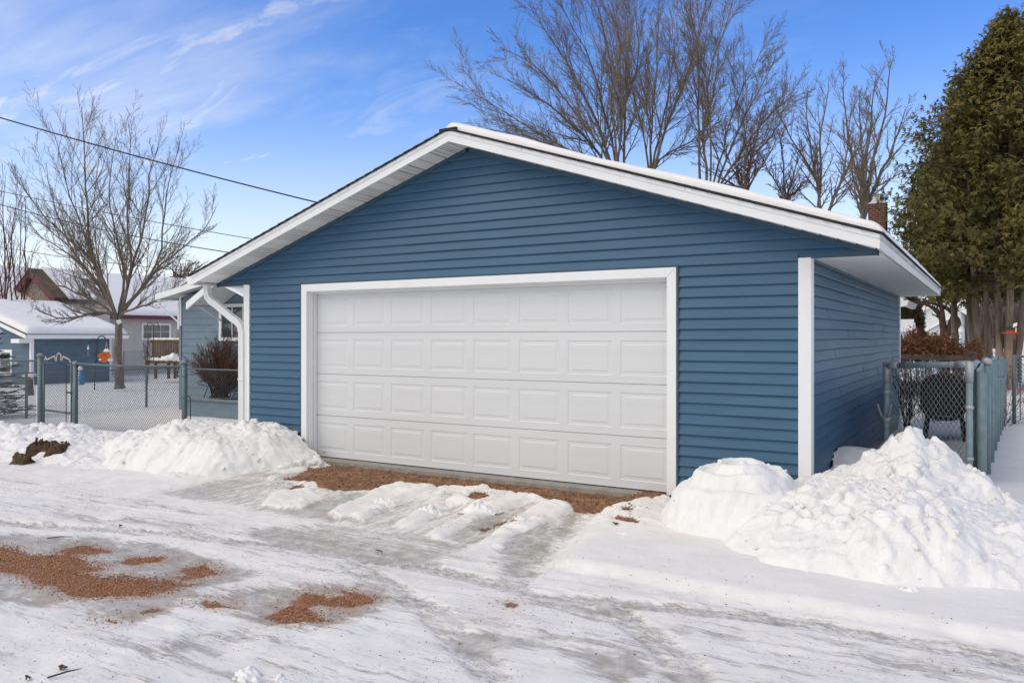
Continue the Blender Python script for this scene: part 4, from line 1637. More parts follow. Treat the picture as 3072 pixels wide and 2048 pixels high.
g1 = empty('walk_gate', (-15.0, FY, -0.2))
tag(g1, 'narrow chain link walk gate with white scrolled ornament on its top rail', 'gate')
b = MB()
gx0_, gx1_ = -15.50, -14.58
b.tube([(gx0_, FY, -0.16), (gx0_, FY, 1.05), (gx1_, FY, 1.03), (gx1_, FY, -0.16)], 0.020, 8)
b.tube([(gx0_, FY, 0.15), (gx1_, FY, 0.13)], 0.020, 8)
b.build('gate_frame', M_fence, g1, smooth=True)
link('wire_mesh', chainlink((gx0_, FY - .02), (gx1_, FY - .02), -0.15, 1.03, seed=6), M_wire, g1)
sc_pts = []
for (fx, fz) in [(.03, .02), (.06, .085), (.12, .03), (.17, .05), (.40, .105), (.42, .04), (.46, .02), (.485, .13), (.56, .155), (.62, .13), (.635, .03), (.67, .03), (.70, .10), (.93, .05), (.97, .0)]:
    sc_pts.append((gx0_ + fx * (gx1_ - gx0_), FY, 1.065 + fz * 1.1))
MB().tube(sc_pts, 0.012, 6).build('scroll_ornament', mat('chipped_white', (0.62, 0.60, 0.56), 0.6, 0.15, 30, col2=(0.35, 0.24, 0.16)), g1)
MB().box(gx1_ - .04, gx1_ + .12, FY - .07, FY - .045, 0.50, 0.53, .004).build('latch', M_black_metal, g1)
MB().tube([(gx1_ - .12, FY - .03, -.15), (gx1_ - .12, FY - .03, 1.0)], 0.008, 6).build('tension_bar', M_black_metal, g1)

f3 = empty('chain_link_fence', (-17.9, 14, -0.3))
tag(f3, 'thin chain link fence running back through the snowy yard behind the front fence', 'fence')
X3 = -17.9
for (yy, z0_, zt_) in ((9.4, -.25, .78), (12.26, -.3, .78), (15.2, -.35, .78), (18.2, -.4, .80), (21.2, -.45, .8)):
    fence_post(f3, X3, yy, z0_ - .2, zt_, 0.028, M_fence, cap=False)
MB().tube([(X3, 8.6, .76), (X3, 15, .74), (X3, 22, .74)], 0.016, 6).build('top_rail', M_fence, f3)
link('wire_mesh', chainlink((X3, 8.6), (X3, 22), -0.35, .74, 0.075, 0.08, 0.0022, seed=7), M_wire, f3)

# grey back fence of the tan house yard
f4 = empty('chain_link_fence', (-31, 20, -0.5))
tag(f4, 'distant grey chain link fence below the tan house behind the bare tree', 'fence')
pa, pb = at(370, 1054, t=36), at(437, 1052, t=36)
for p in (pa, pb):
    fence_post(f4, p.x, p.y, -.85, p.z + .02, .035, M_fence, cap=False)
MB().tube([pa, pb], .025, 6).build('top_rail', M_fence, f4)
link('wire_mesh', chainlink(pa, pb, -.7, pa.z, 0.09, 0.09, 0.003, seed=8), M_wire, f4)

# right: pipe gate standing open, slatted fence behind it
gA, gB = Vector((-1.0, 9.62, 0)), Vector((-0.20, 9.00, 0))
g2 = empty('pipe_gate', (gB.x, gB.y, 0.1))
tag(g2, 'pale blue-grey pipe gate with chain link standing half open by the garage side', 'gate')
zA0, zA1, zB0, zB1 = -0.02, 1.255, -0.05, 1.30
dg = (gB - gA).normalized()
b = MB()
b.tube([(gA.x, gA.y, zA0), (gA.x, gA.y, zA1)], .033, 10)
b.build('gate_stile', M_fence_lt, g2, smooth=True)
b = MB()
b.tube([(gB.x, gB.y, zB0), (gB.x, gB.y, zB1 - .03)], .033, 10)
b.build('gate_stile', M_fence_lt, g2, smooth=True)
b = MB().tube([(gA.x, gA.y, zA1 - .03), (gB.x, gB.y, zB1 - .03)], .032, 10).build('top_rail', M_fence_lt, g2, smooth=True)
b = MB()
b.tube([(gA.x, gA.y, zA1 - .21), (gA.x, gA.y, zA1 + .004)], .040, 10)
b.tube([gA + Vector((0, 0, zA1 - .03)), gA + dg * .16 + Vector((0, 0, zA1 - .022))], .039, 10)
b.build('corner_fitting', M_galv, g2, smooth=True)
b = MB()
b.tube([(gB.x, gB.y, zB1 - .20), (gB.x, gB.y, zB1 - .0)], .040, 10)
b.tube([gB + Vector((0, 0, zB1 - .03)), gB - dg * .14 + Vector((0, 0, zB1 - .036))], .039, 10)
b.prism([gB + Vector((0, 0, zB1 - .06)) - dg * .10, gB + Vector((0, 0, zB1 - .16)), gB + Vector((0, 0, zB1 - .06))], Vector((-dg.y, dg.x, 0)) * .012)
b.build('corner_fitting', M_galv, g2, smooth=True)
for p_, zz_ in ((gA, zA1 - .32), (gB, .85), (gB, .35)):
    MB().lathe((p_.x, p_.y, zz_), [(0.034, -.018), (0.040, -.016), (0.040, .016), (0.034, .018)], 12).build('band', M_galv, g2, smooth=True)
for f_ in (.28, .55, .80):
    p = gA.lerp(gB, f_) + Vector((0, 0, zA1 - .03 + .045 * f_))
    MB().tube([p - dg * .004, p + dg * .004], .037, 10).build('tie', M_galv, g2)
# fork latch on the free stile
b = MB()
n_ = Vector((-dg.y, dg.x, 0))
c_ = gA + Vector((0, 0, .66))
b.lathe((gA.x, gA.y, .64), [(.036, -.03), (.047, -.026), (.047, .026), (.036, .03)], 12)
for s in (-1, 1):
    b.tube([c_ + dg * s * .03 - n_ * .03, c_ + dg * s * .065 - n_ * .03 + Vector((0, 0, .05)), c_ + dg * s * .085 - n_ * .035 + Vector((0, 0, .12)), c_ + dg * s * .10 - n_ * .035 + Vector((0, 0, .14))], .013, 8)
b.build('fork_latch', M_galv, g2, smooth=True)
link('wire_mesh', chainlink(gA + dg * .03, gB - dg * .02, 0.0, 1.25, 0.060, 0.075, 0.0034, seed=11), M_wire_lt, g2)

f5 = empty('slatted_fence', (-0.05, 12.9, 0.1))
tag(f5, 'chain link fence with pale blue privacy slats running back beside the trodden snow', 'fence')
FD0, FD1 = Vector((-0.14, 9.04, 0)), Vector((0.12, 16.9, 0))
dd = (FD1 - FD0)
fl = dd.length
du = dd.normalized()
for k in range(9):
    p = FD0 + du * (fl * k / 8.0) + Vector((.045, 0, 0))
    fence_post(f5, p.x, p.y, -.15, 1.30 - .02 * k if k else 1.20, 0.042, mat('fence_post_blue', (0.165, 0.235, 0.255), .5, .12, 8), cap=(k in (1,)))
# draped top: mesh and rail sag
top = []
for k in range(25):
    f_ = k / 24.0
    sag = 1.30 - .06 * f_ + .045 * math.sin(f_ * 21) * (1 - f_)
    p = FD0 + du * fl * f_
    top.append((p.x - .03, p.y, sag - .06))
MB().tube(top, .028, 8).build('top_rail', M_fence_lt, f5, smooth=True)
sv, sf = [], []
g = np.random.default_rng(4)
M_slat = attr_mat('privacy_slat', [(0, (0.17, 0.25, 0.28)), (.5, (0.24, 0.33, 0.36)), (.86, (0.30, 0.39, 0.41)), (0.88, (0.045, 0.10, 0.075)), (1, (0.05, 0.11, 0.085))], rough=.5)
ns = int(fl / .075)
tint = []
for k in range(ns):
    p = FD0 + du * (.05 + k * .075)
    tz = np.interp(k / ns, np.linspace(0, 1, 25), [q[2] for q in top]) - .01
    low = .18 + .10 * math.sin(k * .9) + g.uniform(-.05, .05)
    wave = .012 * math.sin(k * .55) + .02 * math.sin(k * .13)
    for (za, zb, tn) in ((low + .25 * math.exp(-k / 25), tz, g.uniform(.1, .8)), (.03, low + .25 * math.exp(-k / 25) - .002, g.uniform(.9, 1) if k < 60 else g.uniform(.2, .7))):
        base = len(sv)
        for (a, n) in ((0, -.004), (.068, .004), (.068, .008), (0, 0)):
            q = p + du * a
            sv += [(q.x + wave + n, q.y, za), (q.x + wave + n, q.y, zb)]
            tint += [tn, tn]
        sf += [(base + 2 * i, base + 2 * ((i + 1) % 4), base + 2 * ((i + 1) % 4) + 1, base + 2 * i + 1) for i in range(4)]
me = fast_mesh('slats', sv, quads=sf)
set_attr(me, 'tint', tint)
o = link('slats', me, M_slat, f5)
o['kind'] = 'stuff'
link('wire_mesh', chainlink(FD0 + Vector((.035, 0, 0)), FD1 + Vector((.035, 0, 0)), 0.05, 1.20, 0.06, 0.07, 0.0026, seed=13), M_wire_lt, f5)
link('wire_mesh', chainlink(FD0 - Vector((.03, 0, 0)), FD1 - Vector((.03, 0, 0)), 0.05, 1.20, 0.06, 0.07, 0.0026, seed=14), M_wire_lt, f5)

f6 = empty('chain_link_fence', (1.5, 16.4, 0.1))
tag(f6, 'chain link fence at the far right edge beyond the end of the slatted fence', 'fence')
for xx in (.31, 2.6):
    fence_post(f6, xx, 16.4, -.1, 1.23, .03, M_fence, cap=False)
MB().tube([(.31, 16.4, 1.2), (2.6, 16.4, 1.22)], .022, 8).build('top_rail', M_fence, f6)
MB().tube([(.40, 16.39, .1), (.40, 16.39, 1.17)], .010, 6).build('tension_bar', M_fence, f6)
link('wire_mesh', chainlink((.33, 16.38), (2.6, 16.38), 0.12, 1.2, 0.062, 0.066, 0.0025, seed=15), M_wire_lt, f6)

# dark wooden rail fence at the back of the right yard
M_oldwood = mat('old_dark_wood', (0.07, 0.055, 0.045), 0.9, 0.3, 6, 0.6, 30, (1, 1, 1))
f7 = empty('rail_fence', (-2.2, 20, 0))
tag(f7, 'dark weathered wooden rail fence in front of the brown hedge', 'fence')
for xx in (-2.06, -.42):
    MB().box(xx - .10, xx + .10, 19.9, 20.1, -.1, 1.22, .015).build('post', M_oldwood, f7)
MB().box(-2.0, -.45, 19.94, 20.02, 1.02, 1.13, .01).build('rail', M_oldwood, f7)
MB().box(-2.0, -.45, 19.94, 20.02, .45, .54, .01).build('rail', M_oldwood, f7)

# rusty drum on legs behind the gate
M_rust = mat('rusty_brown', (0.075, 0.036, 0.022), 0.85, 0.45, 9, 0.5, 50, col2=(0.028, 0.018, 0.016))
dr = empty('drum', (-.60, 13.05, .1))
tag(dr, 'rusty dark brown drum with rounded shoulders on thin legs behind the pipe gate', 'drum')
b = MB()
R_, HH = .30, .33
vs, fs = [], []
sect = []
for a in range(28):
    t_ = 2 * math.pi * a / 28
    ca, sa = math.cos(t_), math.sin(t_)
    sect.append((R_ * math.copysign(abs(ca) ** .72, ca), HH * math.copysign(abs(sa) ** .72, sa)))
for (yy, sc_) in ((12.70, .90), (12.705, .985), (12.73, 1.0), (12.76, 1.0), (12.765, .97), (13.0, .97), (13.005, 1.0), (13.03, 1.0), (13.035, .97), (13.38, .97), (13.42, .9)):
    for (sx_, sz_) in sect:
        vs.append((-.60 + sx_ * sc_, yy, .69 + sz_ * sc_))
for i in range(10):
    for j in range(28):
        fs.append((i * 28 + j, i * 28 + (j + 1) % 28, (i + 1) * 28 + (j + 1) % 28, (i + 1) * 28 + j))
fs.append(tuple(range(28))[::-1])
fs.append(tuple(10 * 28 + j for j in range(28)))
b.add(vs, fs)
b.build('drum_body', M_rust, dr, smooth=False)
for (xx, yy) in ((-.86, 12.75), (-.34, 12.75), (-.86, 13.35), (-.34, 13.35)):
    MB().tube([(xx, yy, .02), (xx + (.06 if xx < -.6 else -.06), yy, .5)], .022, 6).build('leg', M_rust, dr)
MB().box(-.66, -.48, 12.66, 12.70, .425, .44, .002).build('handle', mat('grey_bar', (.25, .22, .26), .5, .1, 5), dr)

# ------------------------------------------------------------------ trees
def grow(rng, P, Rr, levels):
    """P (M,N,3), Rr (M,N): parents. returns list of (P,R) for each new level"""
    out_ = []
    for lv in levels:
        M, Np = P.shape[:2]
        n = lv['n']
        t = (lv['t0'] + (lv['t1'] - lv['t0']) * ((np.arange(n)[None, :] + rng.random((M, n))) / n))
        f = t * (Np - 1)
        i = np.minimum(f.astype(int), Np - 2)
        fr = (f - i)[..., None]
        mi = np.arange(M)[:, None]
        S = P[mi, i] * (1 - fr) + P[mi, i + 1] * fr
        T = P[mi, i + 1] - P[mi, i]
        T /= np.linalg.norm(T, axis=-1, keepdims=True) + 1e-9
        rp = Rr[mi, i] * (1 - fr[..., 0]) + Rr[mi, i + 1] * fr[..., 0]
        plen = np.linalg.norm(np.diff(P, axis=1), axis=2).sum(1)[:, None]
        Ln = plen * lv['len'] * (1 - lv.get('shrink', .5) * t) * rng.uniform(.55, 1.3, (M, n))
        Ln = np.minimum(Ln, lv.get('max', 99))
        S, T, rp, Ln = S.reshape(-1, 3), T.reshape(-1, 3), rp.ravel(), Ln.ravel()
        K = len(S)
        a = np.radians(rng.uniform(lv['ang'][0], lv['ang'][1], K))
        rv = rng.normal(size=(K, 3))
        U = rv - (rv * T).sum(1, keepdims=True) * T
        U /= np.linalg.norm(U, axis=1, keepdims=True) + 1e-9
        D = T * np.cos(a)[:, None] + U * np.sin(a)[:, None]
        npt = lv['pts']
        C = [S]
        p = S.copy()
        for k in range(npt - 1):
            D = D + np.array([0, 0, lv.get('up', .3)]) / (npt - 1) + rng.normal(size=D.shape) * lv.get('wig', .1)
            D /= np.linalg.norm(D, axis=1, keepdims=True)
            p = p + D * (Ln / (npt - 1))[:, None]
            C.append(p.copy())
        P = np.stack(C, 1)
        r0 = np.maximum(np.minimum(rp * lv.get('rr', .6), lv.get('rmax', 9)), lv.get('rmin', .003))
        Rr = r0[:, None] * np.linspace(1, lv.get('tip', .35), npt)[None, :]
        Rr = np.maximum(Rr, lv.get('rmin', .003) * .7)
        out_.append((P, Rr))
    return out_


def resample(pts, n, rng=None, wig=0.0):
    pts = np.array(pts, float)
    d = np.r_[0, np.cumsum(np.linalg.norm(np.diff(pts, axis=0), axis=1))]
    s = np.linspace(0, d[-1], n)
    o = np.stack([np.interp(s, d, pts[:, k]) for k in range(3)], -1)
    # soften kinks
    q = o.copy()
    q[1:-1] = .25 * o[:-2] + .5 * o[1:-1] + .25 * o[2:]
    if rng is not None:
        q[1:] += rng.normal(size=(n - 1, 3)) * wig * (d[-1] / n)
    return q


def bare_tree(name, label, cat, base, trunk, limbs, r_trunk, r_limb, levels, seed, bark, twig, group=None, t_plane=None, spread=1.2, extra=0):
    """trunk: list of points; limbs: list of polylines of points (already in the world)"""
    rng = np.random.default_rng(seed)
    root = empty(name, base)
    tag(root, label, cat, group)
    tp = resample(trunk, 12, rng, .03)
    tr = np.linspace(r_trunk, r_trunk * .75, 12)
    tr[0] *= 1.25
    V, Q = poly_tubes(tp[None], tr[None], 10)
    link('trunk', fast_mesh('trunk', V, quads=Q, smooth=True), bark, root)
    LP, LR = [], []
    for lb in limbs:
        pts = np.array([tuple(p) for p in lb], float)
        # push the limb out of the picture plane so the crown is round
        depth = rng.normal() * spread
        view = np.array([base[0], base[1], 0.0])
        view /= np.linalg.norm(view)
        s = np.linspace(0, 1, len(pts))[:, None]
        pts = pts + view * depth * s
        LP.append(resample(pts, 12, rng, .05))
        rl = r_limb * rng.uniform(.75, 1.1)
        LR.append(np.linspace(rl, rl * .16, 12))
    LP, LR = np.stack(LP), np.stack(LR)
    V, Q = poly_tubes(LP, LR, 7)
    link('limbs', fast_mesh('limbs', V, quads=Q, smooth=True), bark, root)
    lv = grow(rng, LP, LR, levels)
    parts = [poly_tubes(p, r, 4 if k == 0 else 3) for k, (p, r) in enumerate(lv)]
    V, Q = merge_vq(parts)
    link('crown', fast_mesh('crown', V, quads=Q), twig, root)
    return root


def px_limb(pts, t, ox=0.0, oy=0.0, s=1.0):
    return [at(ox + a * s, oy + b * s, t=t) for a, b in pts]


T_ = 29.0
S2 = 768 / 1720.0


def L2(pts):
    # crown kept a little lower so the outer twigs end at the right height
    return [at(a * S2, 958 + (200 + b * S2 - 958) * .91, t=T_) for a, b in pts]


tb = at(359, 1166, t=T_)
trunk = [tb, at(357, 1120, t=T_), at(353, 1060, t=T_), at(357, 1000, t=T_), at(355, 958, t=T_)]
fk = at(355, 962, t=T_)
limbs = [
    [fk] + L2([(745, 1560), (650, 1370), (600, 1180), (590, 1000), (575, 800), (575, 500), (560, 190)]),
    [fk] + L2([(760, 1600), (720, 1450), (640, 1290), (480, 1130), (330, 1000), (220, 850), (170, 700)]),
    [fk] + L2([(790, 1640), (840, 1540), (832, 1300), (800, 1100), (745, 900), (738, 500), (770, 200)]),
    [fk] + L2([(800, 1650), (850, 1540), (890, 1300), (850, 950), (872, 600), (890, 330), (860, 230)]),
    [fk] + L2([(800, 1650), (880, 1560), (1040, 1360), (1100, 1100), (1108, 700), (1170, 560), (1190, 430)]),
    [fk] + L2([(800, 1660), (900, 1570), (1090, 1270), (1290, 1120), (1440, 930), (1480, 840)]),
    [fk] + L2([(740, 1580), (700, 1480), (520, 1260), (380, 1150), (240, 1080), (180, 960)]),
    [fk] + L2([(840, 1560), (900, 1250), (960, 1050), (1000, 800), (1010, 520), (1070, 420)]),
    [fk] + L2([(640, 1350), (590, 1100), (500, 900), (430, 640), (370, 420), (350, 260)]),
    [fk] + L2([(760, 1650), (690, 1590), (560, 1520), (420, 1440), (300, 1420), (210, 1500)]),
    [fk] + L2([(790, 1660), (900, 1620), (1040, 1570), (1200, 1480), (1290, 1380)]),
    [fk] + L2([(745, 1560), (650, 1400), (500, 1220), (420, 1000), (300, 700), (280, 470)]),
    [fk] + L2([(745, 1640), (640, 1640), (500, 1700), (380, 1690), (250, 1620)]),
]
LV = [dict(n=20, t0=.16, t1=.97, ang=(20, 48), len=.38, shrink=.55, up=.75, wig=.07, pts=7, rr=.55, rmin=.006, max=3.0),
      dict(n=9, t0=.15, t1=.97, ang=(20, 50), len=.44, shrink=.45, up=.55, wig=.10, pts=5, rr=.6, rmin=.0045, max=1.3),
      dict(n=6, t0=.2, t1=.98, ang=(20, 55), len=.42, shrink=.4, up=.25, wig=.12, pts=4, rr=.7, rmin=.0036, max=.5)]
tree1 = bare_tree('bare_tree', 'bare maple with upright limbs forking low, standing in the left yard behind the wire fence', 'tree',
                  (tb.x, tb.y, gz(tb.x, tb.y)), trunk, limbs, .155, .060, LV, 7, M_bark, M_twig_warm, None, spread=1.3)
# root collar down to the snow
sn = [c for c in (at(357, 965, t=T_ - .15),)]
V, F = clods([sn[0]], [.13], 5)
o = link('snow_clump', fast_mesh('snow_clump', V, tris=F, smooth=True), M_snow)
tag(o, 'small cushion of snow caught in the fork of the left maple', 'snow clump', 'snow clumps left after shovelling')
del o['group']

# ---- tall trees behind the garage
S4 = 1400 / 2352.0
TL = [dict(n=19, t0=.28, t1=.98, ang=(14, 40), len=.38, shrink=.5, up=.28, wig=.06, pts=8, rr=.55, rmin=.010, max=5.5),
      dict(n=12, t0=.12, t1=.98, ang=(18, 45), len=.38, shrink=.45, up=.2, wig=.09, pts=6, rr=.6, rmin=.007, max=2.4),
      dict(n=10, t0=.12, t1=.98, ang=(20, 55), len=.40, shrink=.4, up=.12, wig=.13, pts=4, rr=.7, rmin=.0058, max=1.0)]


def L4(pts, t):
    return px_limb(pts, t, 1300, 0, S4)


def back_tree(label, t, trunk_px, limbs_px, rt, rl, seed, levels=TL, name='bare_tree', twig=None, bark=None, cat='tree', group='tall bare trees behind the garage', spread=2.2):
    top_ = L4([trunk_px], t)[0]
    base = (top_.x * 1.0, top_.y * 1.0, 0.0)
    trunk_ = [Vector((top_.x, top_.y, -.1)), Vector((top_.x + .1, top_.y, top_.z * .5)), top_]
    lim = []
    for q in limbs_px:
        pts = L4(q, t)
        lim.append([top_] + pts)
    return bare_tree(name, label, cat, base, trunk_, lim, rt, rl, levels, seed, bark or M_bark, twig or M_twig_warm, group, spread=spread)


back_tree('tallest bare tree behind the garage ridge, its limbs fanning far left', 38, (930, 1130),
          [[(930, 830), (850, 500), (800, 300), (700, 150), (620, -40)],
           [(890, 800), (780, 680), (640, 500), (560, 400), (400, 340)],
           [(860, 790), (730, 640), (560, 500), (450, 420), (350, 370)],
           [(880, 960), (700, 760), (520, 660), (350, 560), (200, 470), (140, 400)],
           [(930, 800), (955, 500), (940, 200), (860, -30)],
           [(970, 810), (950, 560), (1050, 330), (1010, 60)],
           [(900, 830), (800, 560), (680, 330), (560, 180), (510, 80)],
           [(880, 900), (720, 800), (560, 700), (420, 640), (250, 610)],
           [(940, 820), (900, 560), (880, 300), (760, 60)]], .30, .088, 17)
back_tree('bare tree with a straight orange-brown lower stem behind the garage roof', 42, (1092, 1060),
          [[(1092, 840), (1100, 560), (1055, 400), (1000, 250), (970, -40)],
           [(1110, 840), (1200, 600), (1285, 420), (1340, 200), (1390, -30)],
           [(1095, 760), (1125, 350), (1140, 100), (1120, -80)],
           [(1110, 830), (1190, 740), (1310, 680), (1400, 560), (1500, 500)],
           [(1090, 800), (1050, 640), (980, 380), (930, 150)],
           [(1110, 780), (1180, 500), (1220, 250), (1210, 0)]], .26, .082, 18)
back_tree('bare tree right of centre behind the roof with leaning right hand limbs', 40, (1390, 1120),
          [[(1340, 890), (1330, 500), (1345, 300), (1280, 80), (1300, -60)],
           [(1400, 910), (1385, 600), (1400, 350), (1500, 150), (1560, -20)],
           [(1410, 900), (1480, 650), (1550, 420), (1650, 200), (1700, 110)],
           [(1430, 920), (1550, 600), (1680, 350), (1735, 230)],
           [(1440, 930), (1600, 690), (1720, 560), (1830, 480)],
           [(1380, 900), (1350, 650), (1420, 420), (1450, 100)],
           [(1440, 930), (1610, 760), (1760, 600), (1810, 400)]], .26, .080, 19)
TS = [dict(n=15, t0=.15, t1=.98, ang=(20, 48), len=.30, shrink=.5, up=.3, wig=.07, pts=7, rr=.55, rmin=.010, max=4),
      dict(n=9, t0=.15, t1=.98, ang=(20, 50), len=.40, shrink=.4, up=.22, wig=.1, pts=5, rr=.6, rmin=.008, max=1.6),
      dict(n=5, t0=.15, t1=.98, ang=(20, 55), len=.4, shrink=.4, up=.2, wig=.13, pts=4, rr=.7, rmin=.0065, max=.7)]
back_tree('low brushy tree with warm brown twigs behind the middle of the right roof slope', 36, (1570, 1060),
          [[(1570, 940), (1580, 780), (1560, 620)], [(1560, 950), (1480, 800), (1440, 690)], [(1580, 950), (1680, 800), (1760, 650)], [(1570, 930), (1620, 760), (1660, 560)], [(1560, 960), (1420, 880), (1330, 820)]],
          .16, .08, 20, TS, twig=M_twig_red, spread=1.2)
back_tree('small brushy tree low behind the roof between the two slender trees', 40, (1775, 1110),
          [[(1775, 1000), (1760, 760), (1740, 640)], [(1770, 990), (1700, 880), (1640, 760)], [(1780, 990), (1830, 820), (1860, 660)], [(1780, 1000), (1880, 900), (1930, 800)]],
          .16, .08, 21, TS, twig=M_twig_red, spread=1.2)
back_tree('slender bare tree with a tall middle leader left of the brick chimney', 45, (1945, 1180),
          [[(1945, 1040), (1950, 850), (1940, 640), (1990, 480), (2000, 320)],
           [(1945, 900), (1850, 780), (1770, 640), (1720, 520)],
           [(1945, 980), (1900, 700), (1880, 540), (1890, 400)],
           [(1990, 1060), (2080, 820), (2100, 620), (2130, 440)],
           [(1990, 1080), (2060, 900), (2170, 700), (2200, 500)]], .24, .12, 22, TS, spread=1.6)
back_tree('bare tree close beside the brick chimney, its dark trunk rising at the eave', 36, (2165, 1230),
          [[(2165, 1090), (2175, 800), (2150, 600), (2140, 380)],
           [(2170, 1060), (2230, 760), (2290, 520), (2300, 350)],
           [(2165, 1000), (2110, 800), (2080, 620), (2060, 450)],
           [(2170, 960), (2200, 700), (2230, 450)],
           [(2180, 1040), (2270, 860), (2340, 700), (2380, 560)]], .30, .11, 23, TS, spread=1.4)

# ---- thin many-stemmed trees at the far left
S0 = 300 / 1045.0


def L0(pts, t):
    return px_limb(pts, t, 0, 500, S0)


for k, (lab, t, bx, ls) in enumerate([
        ('many-stemmed reddish bare tree at the left edge rising behind the snowy blue shed', 40, 40,
         [[(60, 1340), (60, 900), (30, 500), (60, 100)], [(130, 1340), (90, 1000), (30, 600), (10, 250)], [(30, 1340), (0, 1100), (-60, 700), (-90, 300)], [(70, 1340), (110, 900), (130, 600), (200, 100)], [(0, 1350), (-60, 1000), (-130, 600)]]),
        ('second many-stemmed bare tree left of the maroon gable', 42, 240,
         [[(260, 1340), (265, 900), (260, 600), (270, 330)], [(230, 1340), (210, 900), (210, 500), (170, 180)], [(250, 1350), (330, 950), (390, 760)], [(160, 1340), (130, 1000), (120, 650), (180, 450)]])]):
    lim = [[at(bx * S0, 1020, t=t)] + L0(q, t) for q in ls]
    p0 = at(bx * S0, 1020, t=t)
    bare_tree('bare_tree', lab, 'tree', (p0.x, p0.y, -.7), [Vector((p0.x, p0.y, -.9)), Vector((p0.x, p0.y, 0)), p0], lim, .20, .06,
              [dict(n=10, t0=.25, t1=.98, ang=(15, 38), len=.26, shrink=.5, up=.4, wig=.06, pts=6, rr=.5, rmin=.008, max=2.5),
               dict(n=6, t0=.15, t1=.98, ang=(18, 40), len=.4, shrink=.4, up=.3, wig=.09, pts=4, rr=.6, rmin=.006, max=1.2),
               dict(n=3, t0=.2, t1=.98, ang=(18, 45), len=.4, shrink=.4, up=.3, wig=.1, pts=3, rr=.7, rmin=.005, max=.6)], 31 + k, M_twig_red, M_twig_red, 'thin reddish trees at the left edge', spread=.8)
# gnarled oak far behind the tan house
t = 78
lim = [[at(545, 900, t=t)] + px_limb(q, t) for q in ([(540, 850), (520, 810), (490, 795)], [(545, 850), (560, 800), (590, 780)], [(540, 840), (545, 800), (535, 775)], [(550, 860), (590, 830), (625, 815)], [(540, 860), (500, 840), (470, 830)], [(548, 850), (575, 815), (610, 790)])]
p0 = at(545, 900, t=t)
bare_tree('bare_tree', 'distant gnarled tree with tangled dark twigs above the tan house roof near the garage eave', 'tree', (p0.x, p0.y, -.8),
          [Vector((p0.x, p0.y, -1)), Vector((p0.x, p0.y, 2)), p0], lim, .35, .20,
          [dict(n=10, t0=.15, t1=1, ang=(30, 75), len=.45, shrink=.4, up=.1, wig=.25, pts=6, rr=.5, rmin=.02, max=3),
           dict(n=8, t0=.1, t1=1, ang=(30, 75), len=.45, shrink=.4, up=.05, wig=.3, pts=5, rr=.6, rmin=.016, max=1.6),
           dict(n=5, t0=.1, t1=1, ang=(30, 75), len=.45, shrink=.4, up=0, wig=.3, pts=3, rr=.7, rmin=.012, max=.8)], 44, M_twig, M_twig_red, None, spread=1.5)
# tree with a forked trunk before the white house
t = 31
S6 = 300 / 2138.0


def L6(pts, t):
    return px_limb(pts, t, 2690, 880, S6)


p0 = L6([(1010, 900)], t)[0]
lim = [[p0] + L6(q, t) for q in ([(1000, 700), (970, 450), (950, 150), (940, -100), (930, -400)], [(1070, 830), (1150, 650), (1220, 400), (1270, 200), (1330, -150)], [(960, 480), (830, 350), (640, 230), (470, 190), (330, 180)], [(1380, 640), (1180, 400), (980, 240), (700, 200), (450, 280)], [(960, 200), (900, 120), (700, 120), (480, 190)])]
bare_tree('bare_tree', 'smaller bare tree with a forked reddish trunk in front of the white house', 'tree', (p0.x, p0.y, 0), [Vector((p0.x, p0.y, -.1)), Vector((p0.x, p0.y, .8)), p0], lim, .20, .13,
          [dict(n=9, t0=.3, t1=1, ang=(25, 60), len=.30, shrink=.4, up=.1, wig=.12, pts=6, rr=.45, rmin=.010, max=2.2),
           dict(n=6, t0=.15, t1=1, ang=(25, 60), len=.4, shrink=.4, up=.1, wig=.15, pts=4, rr=.6, rmin=.008, max=1.0)], 45, M_twig_red, M_twig, None, spread=.3)


# ------------------------------------------------------------------ cedars: shaggy fans of scale leaves on several trunks
M_cedar = attr_mat('cedar_foliage', [(0, (0.045, 0.053, 0.020)), (.35, (0.100, 0.097, 0.030)), (.7, (0.180, 0.140, 0.042)), (1, (0.26, 0.172, 0.056))], rough=.75, spec=.2)
M_juniper = attr_mat('juniper_foliage', [(0, (0.03, 0.028, 0.016)), (.6, (0.065, 0.048, 0.026)), (1, (0.085, 0.055, 0.03))], rough=.8)


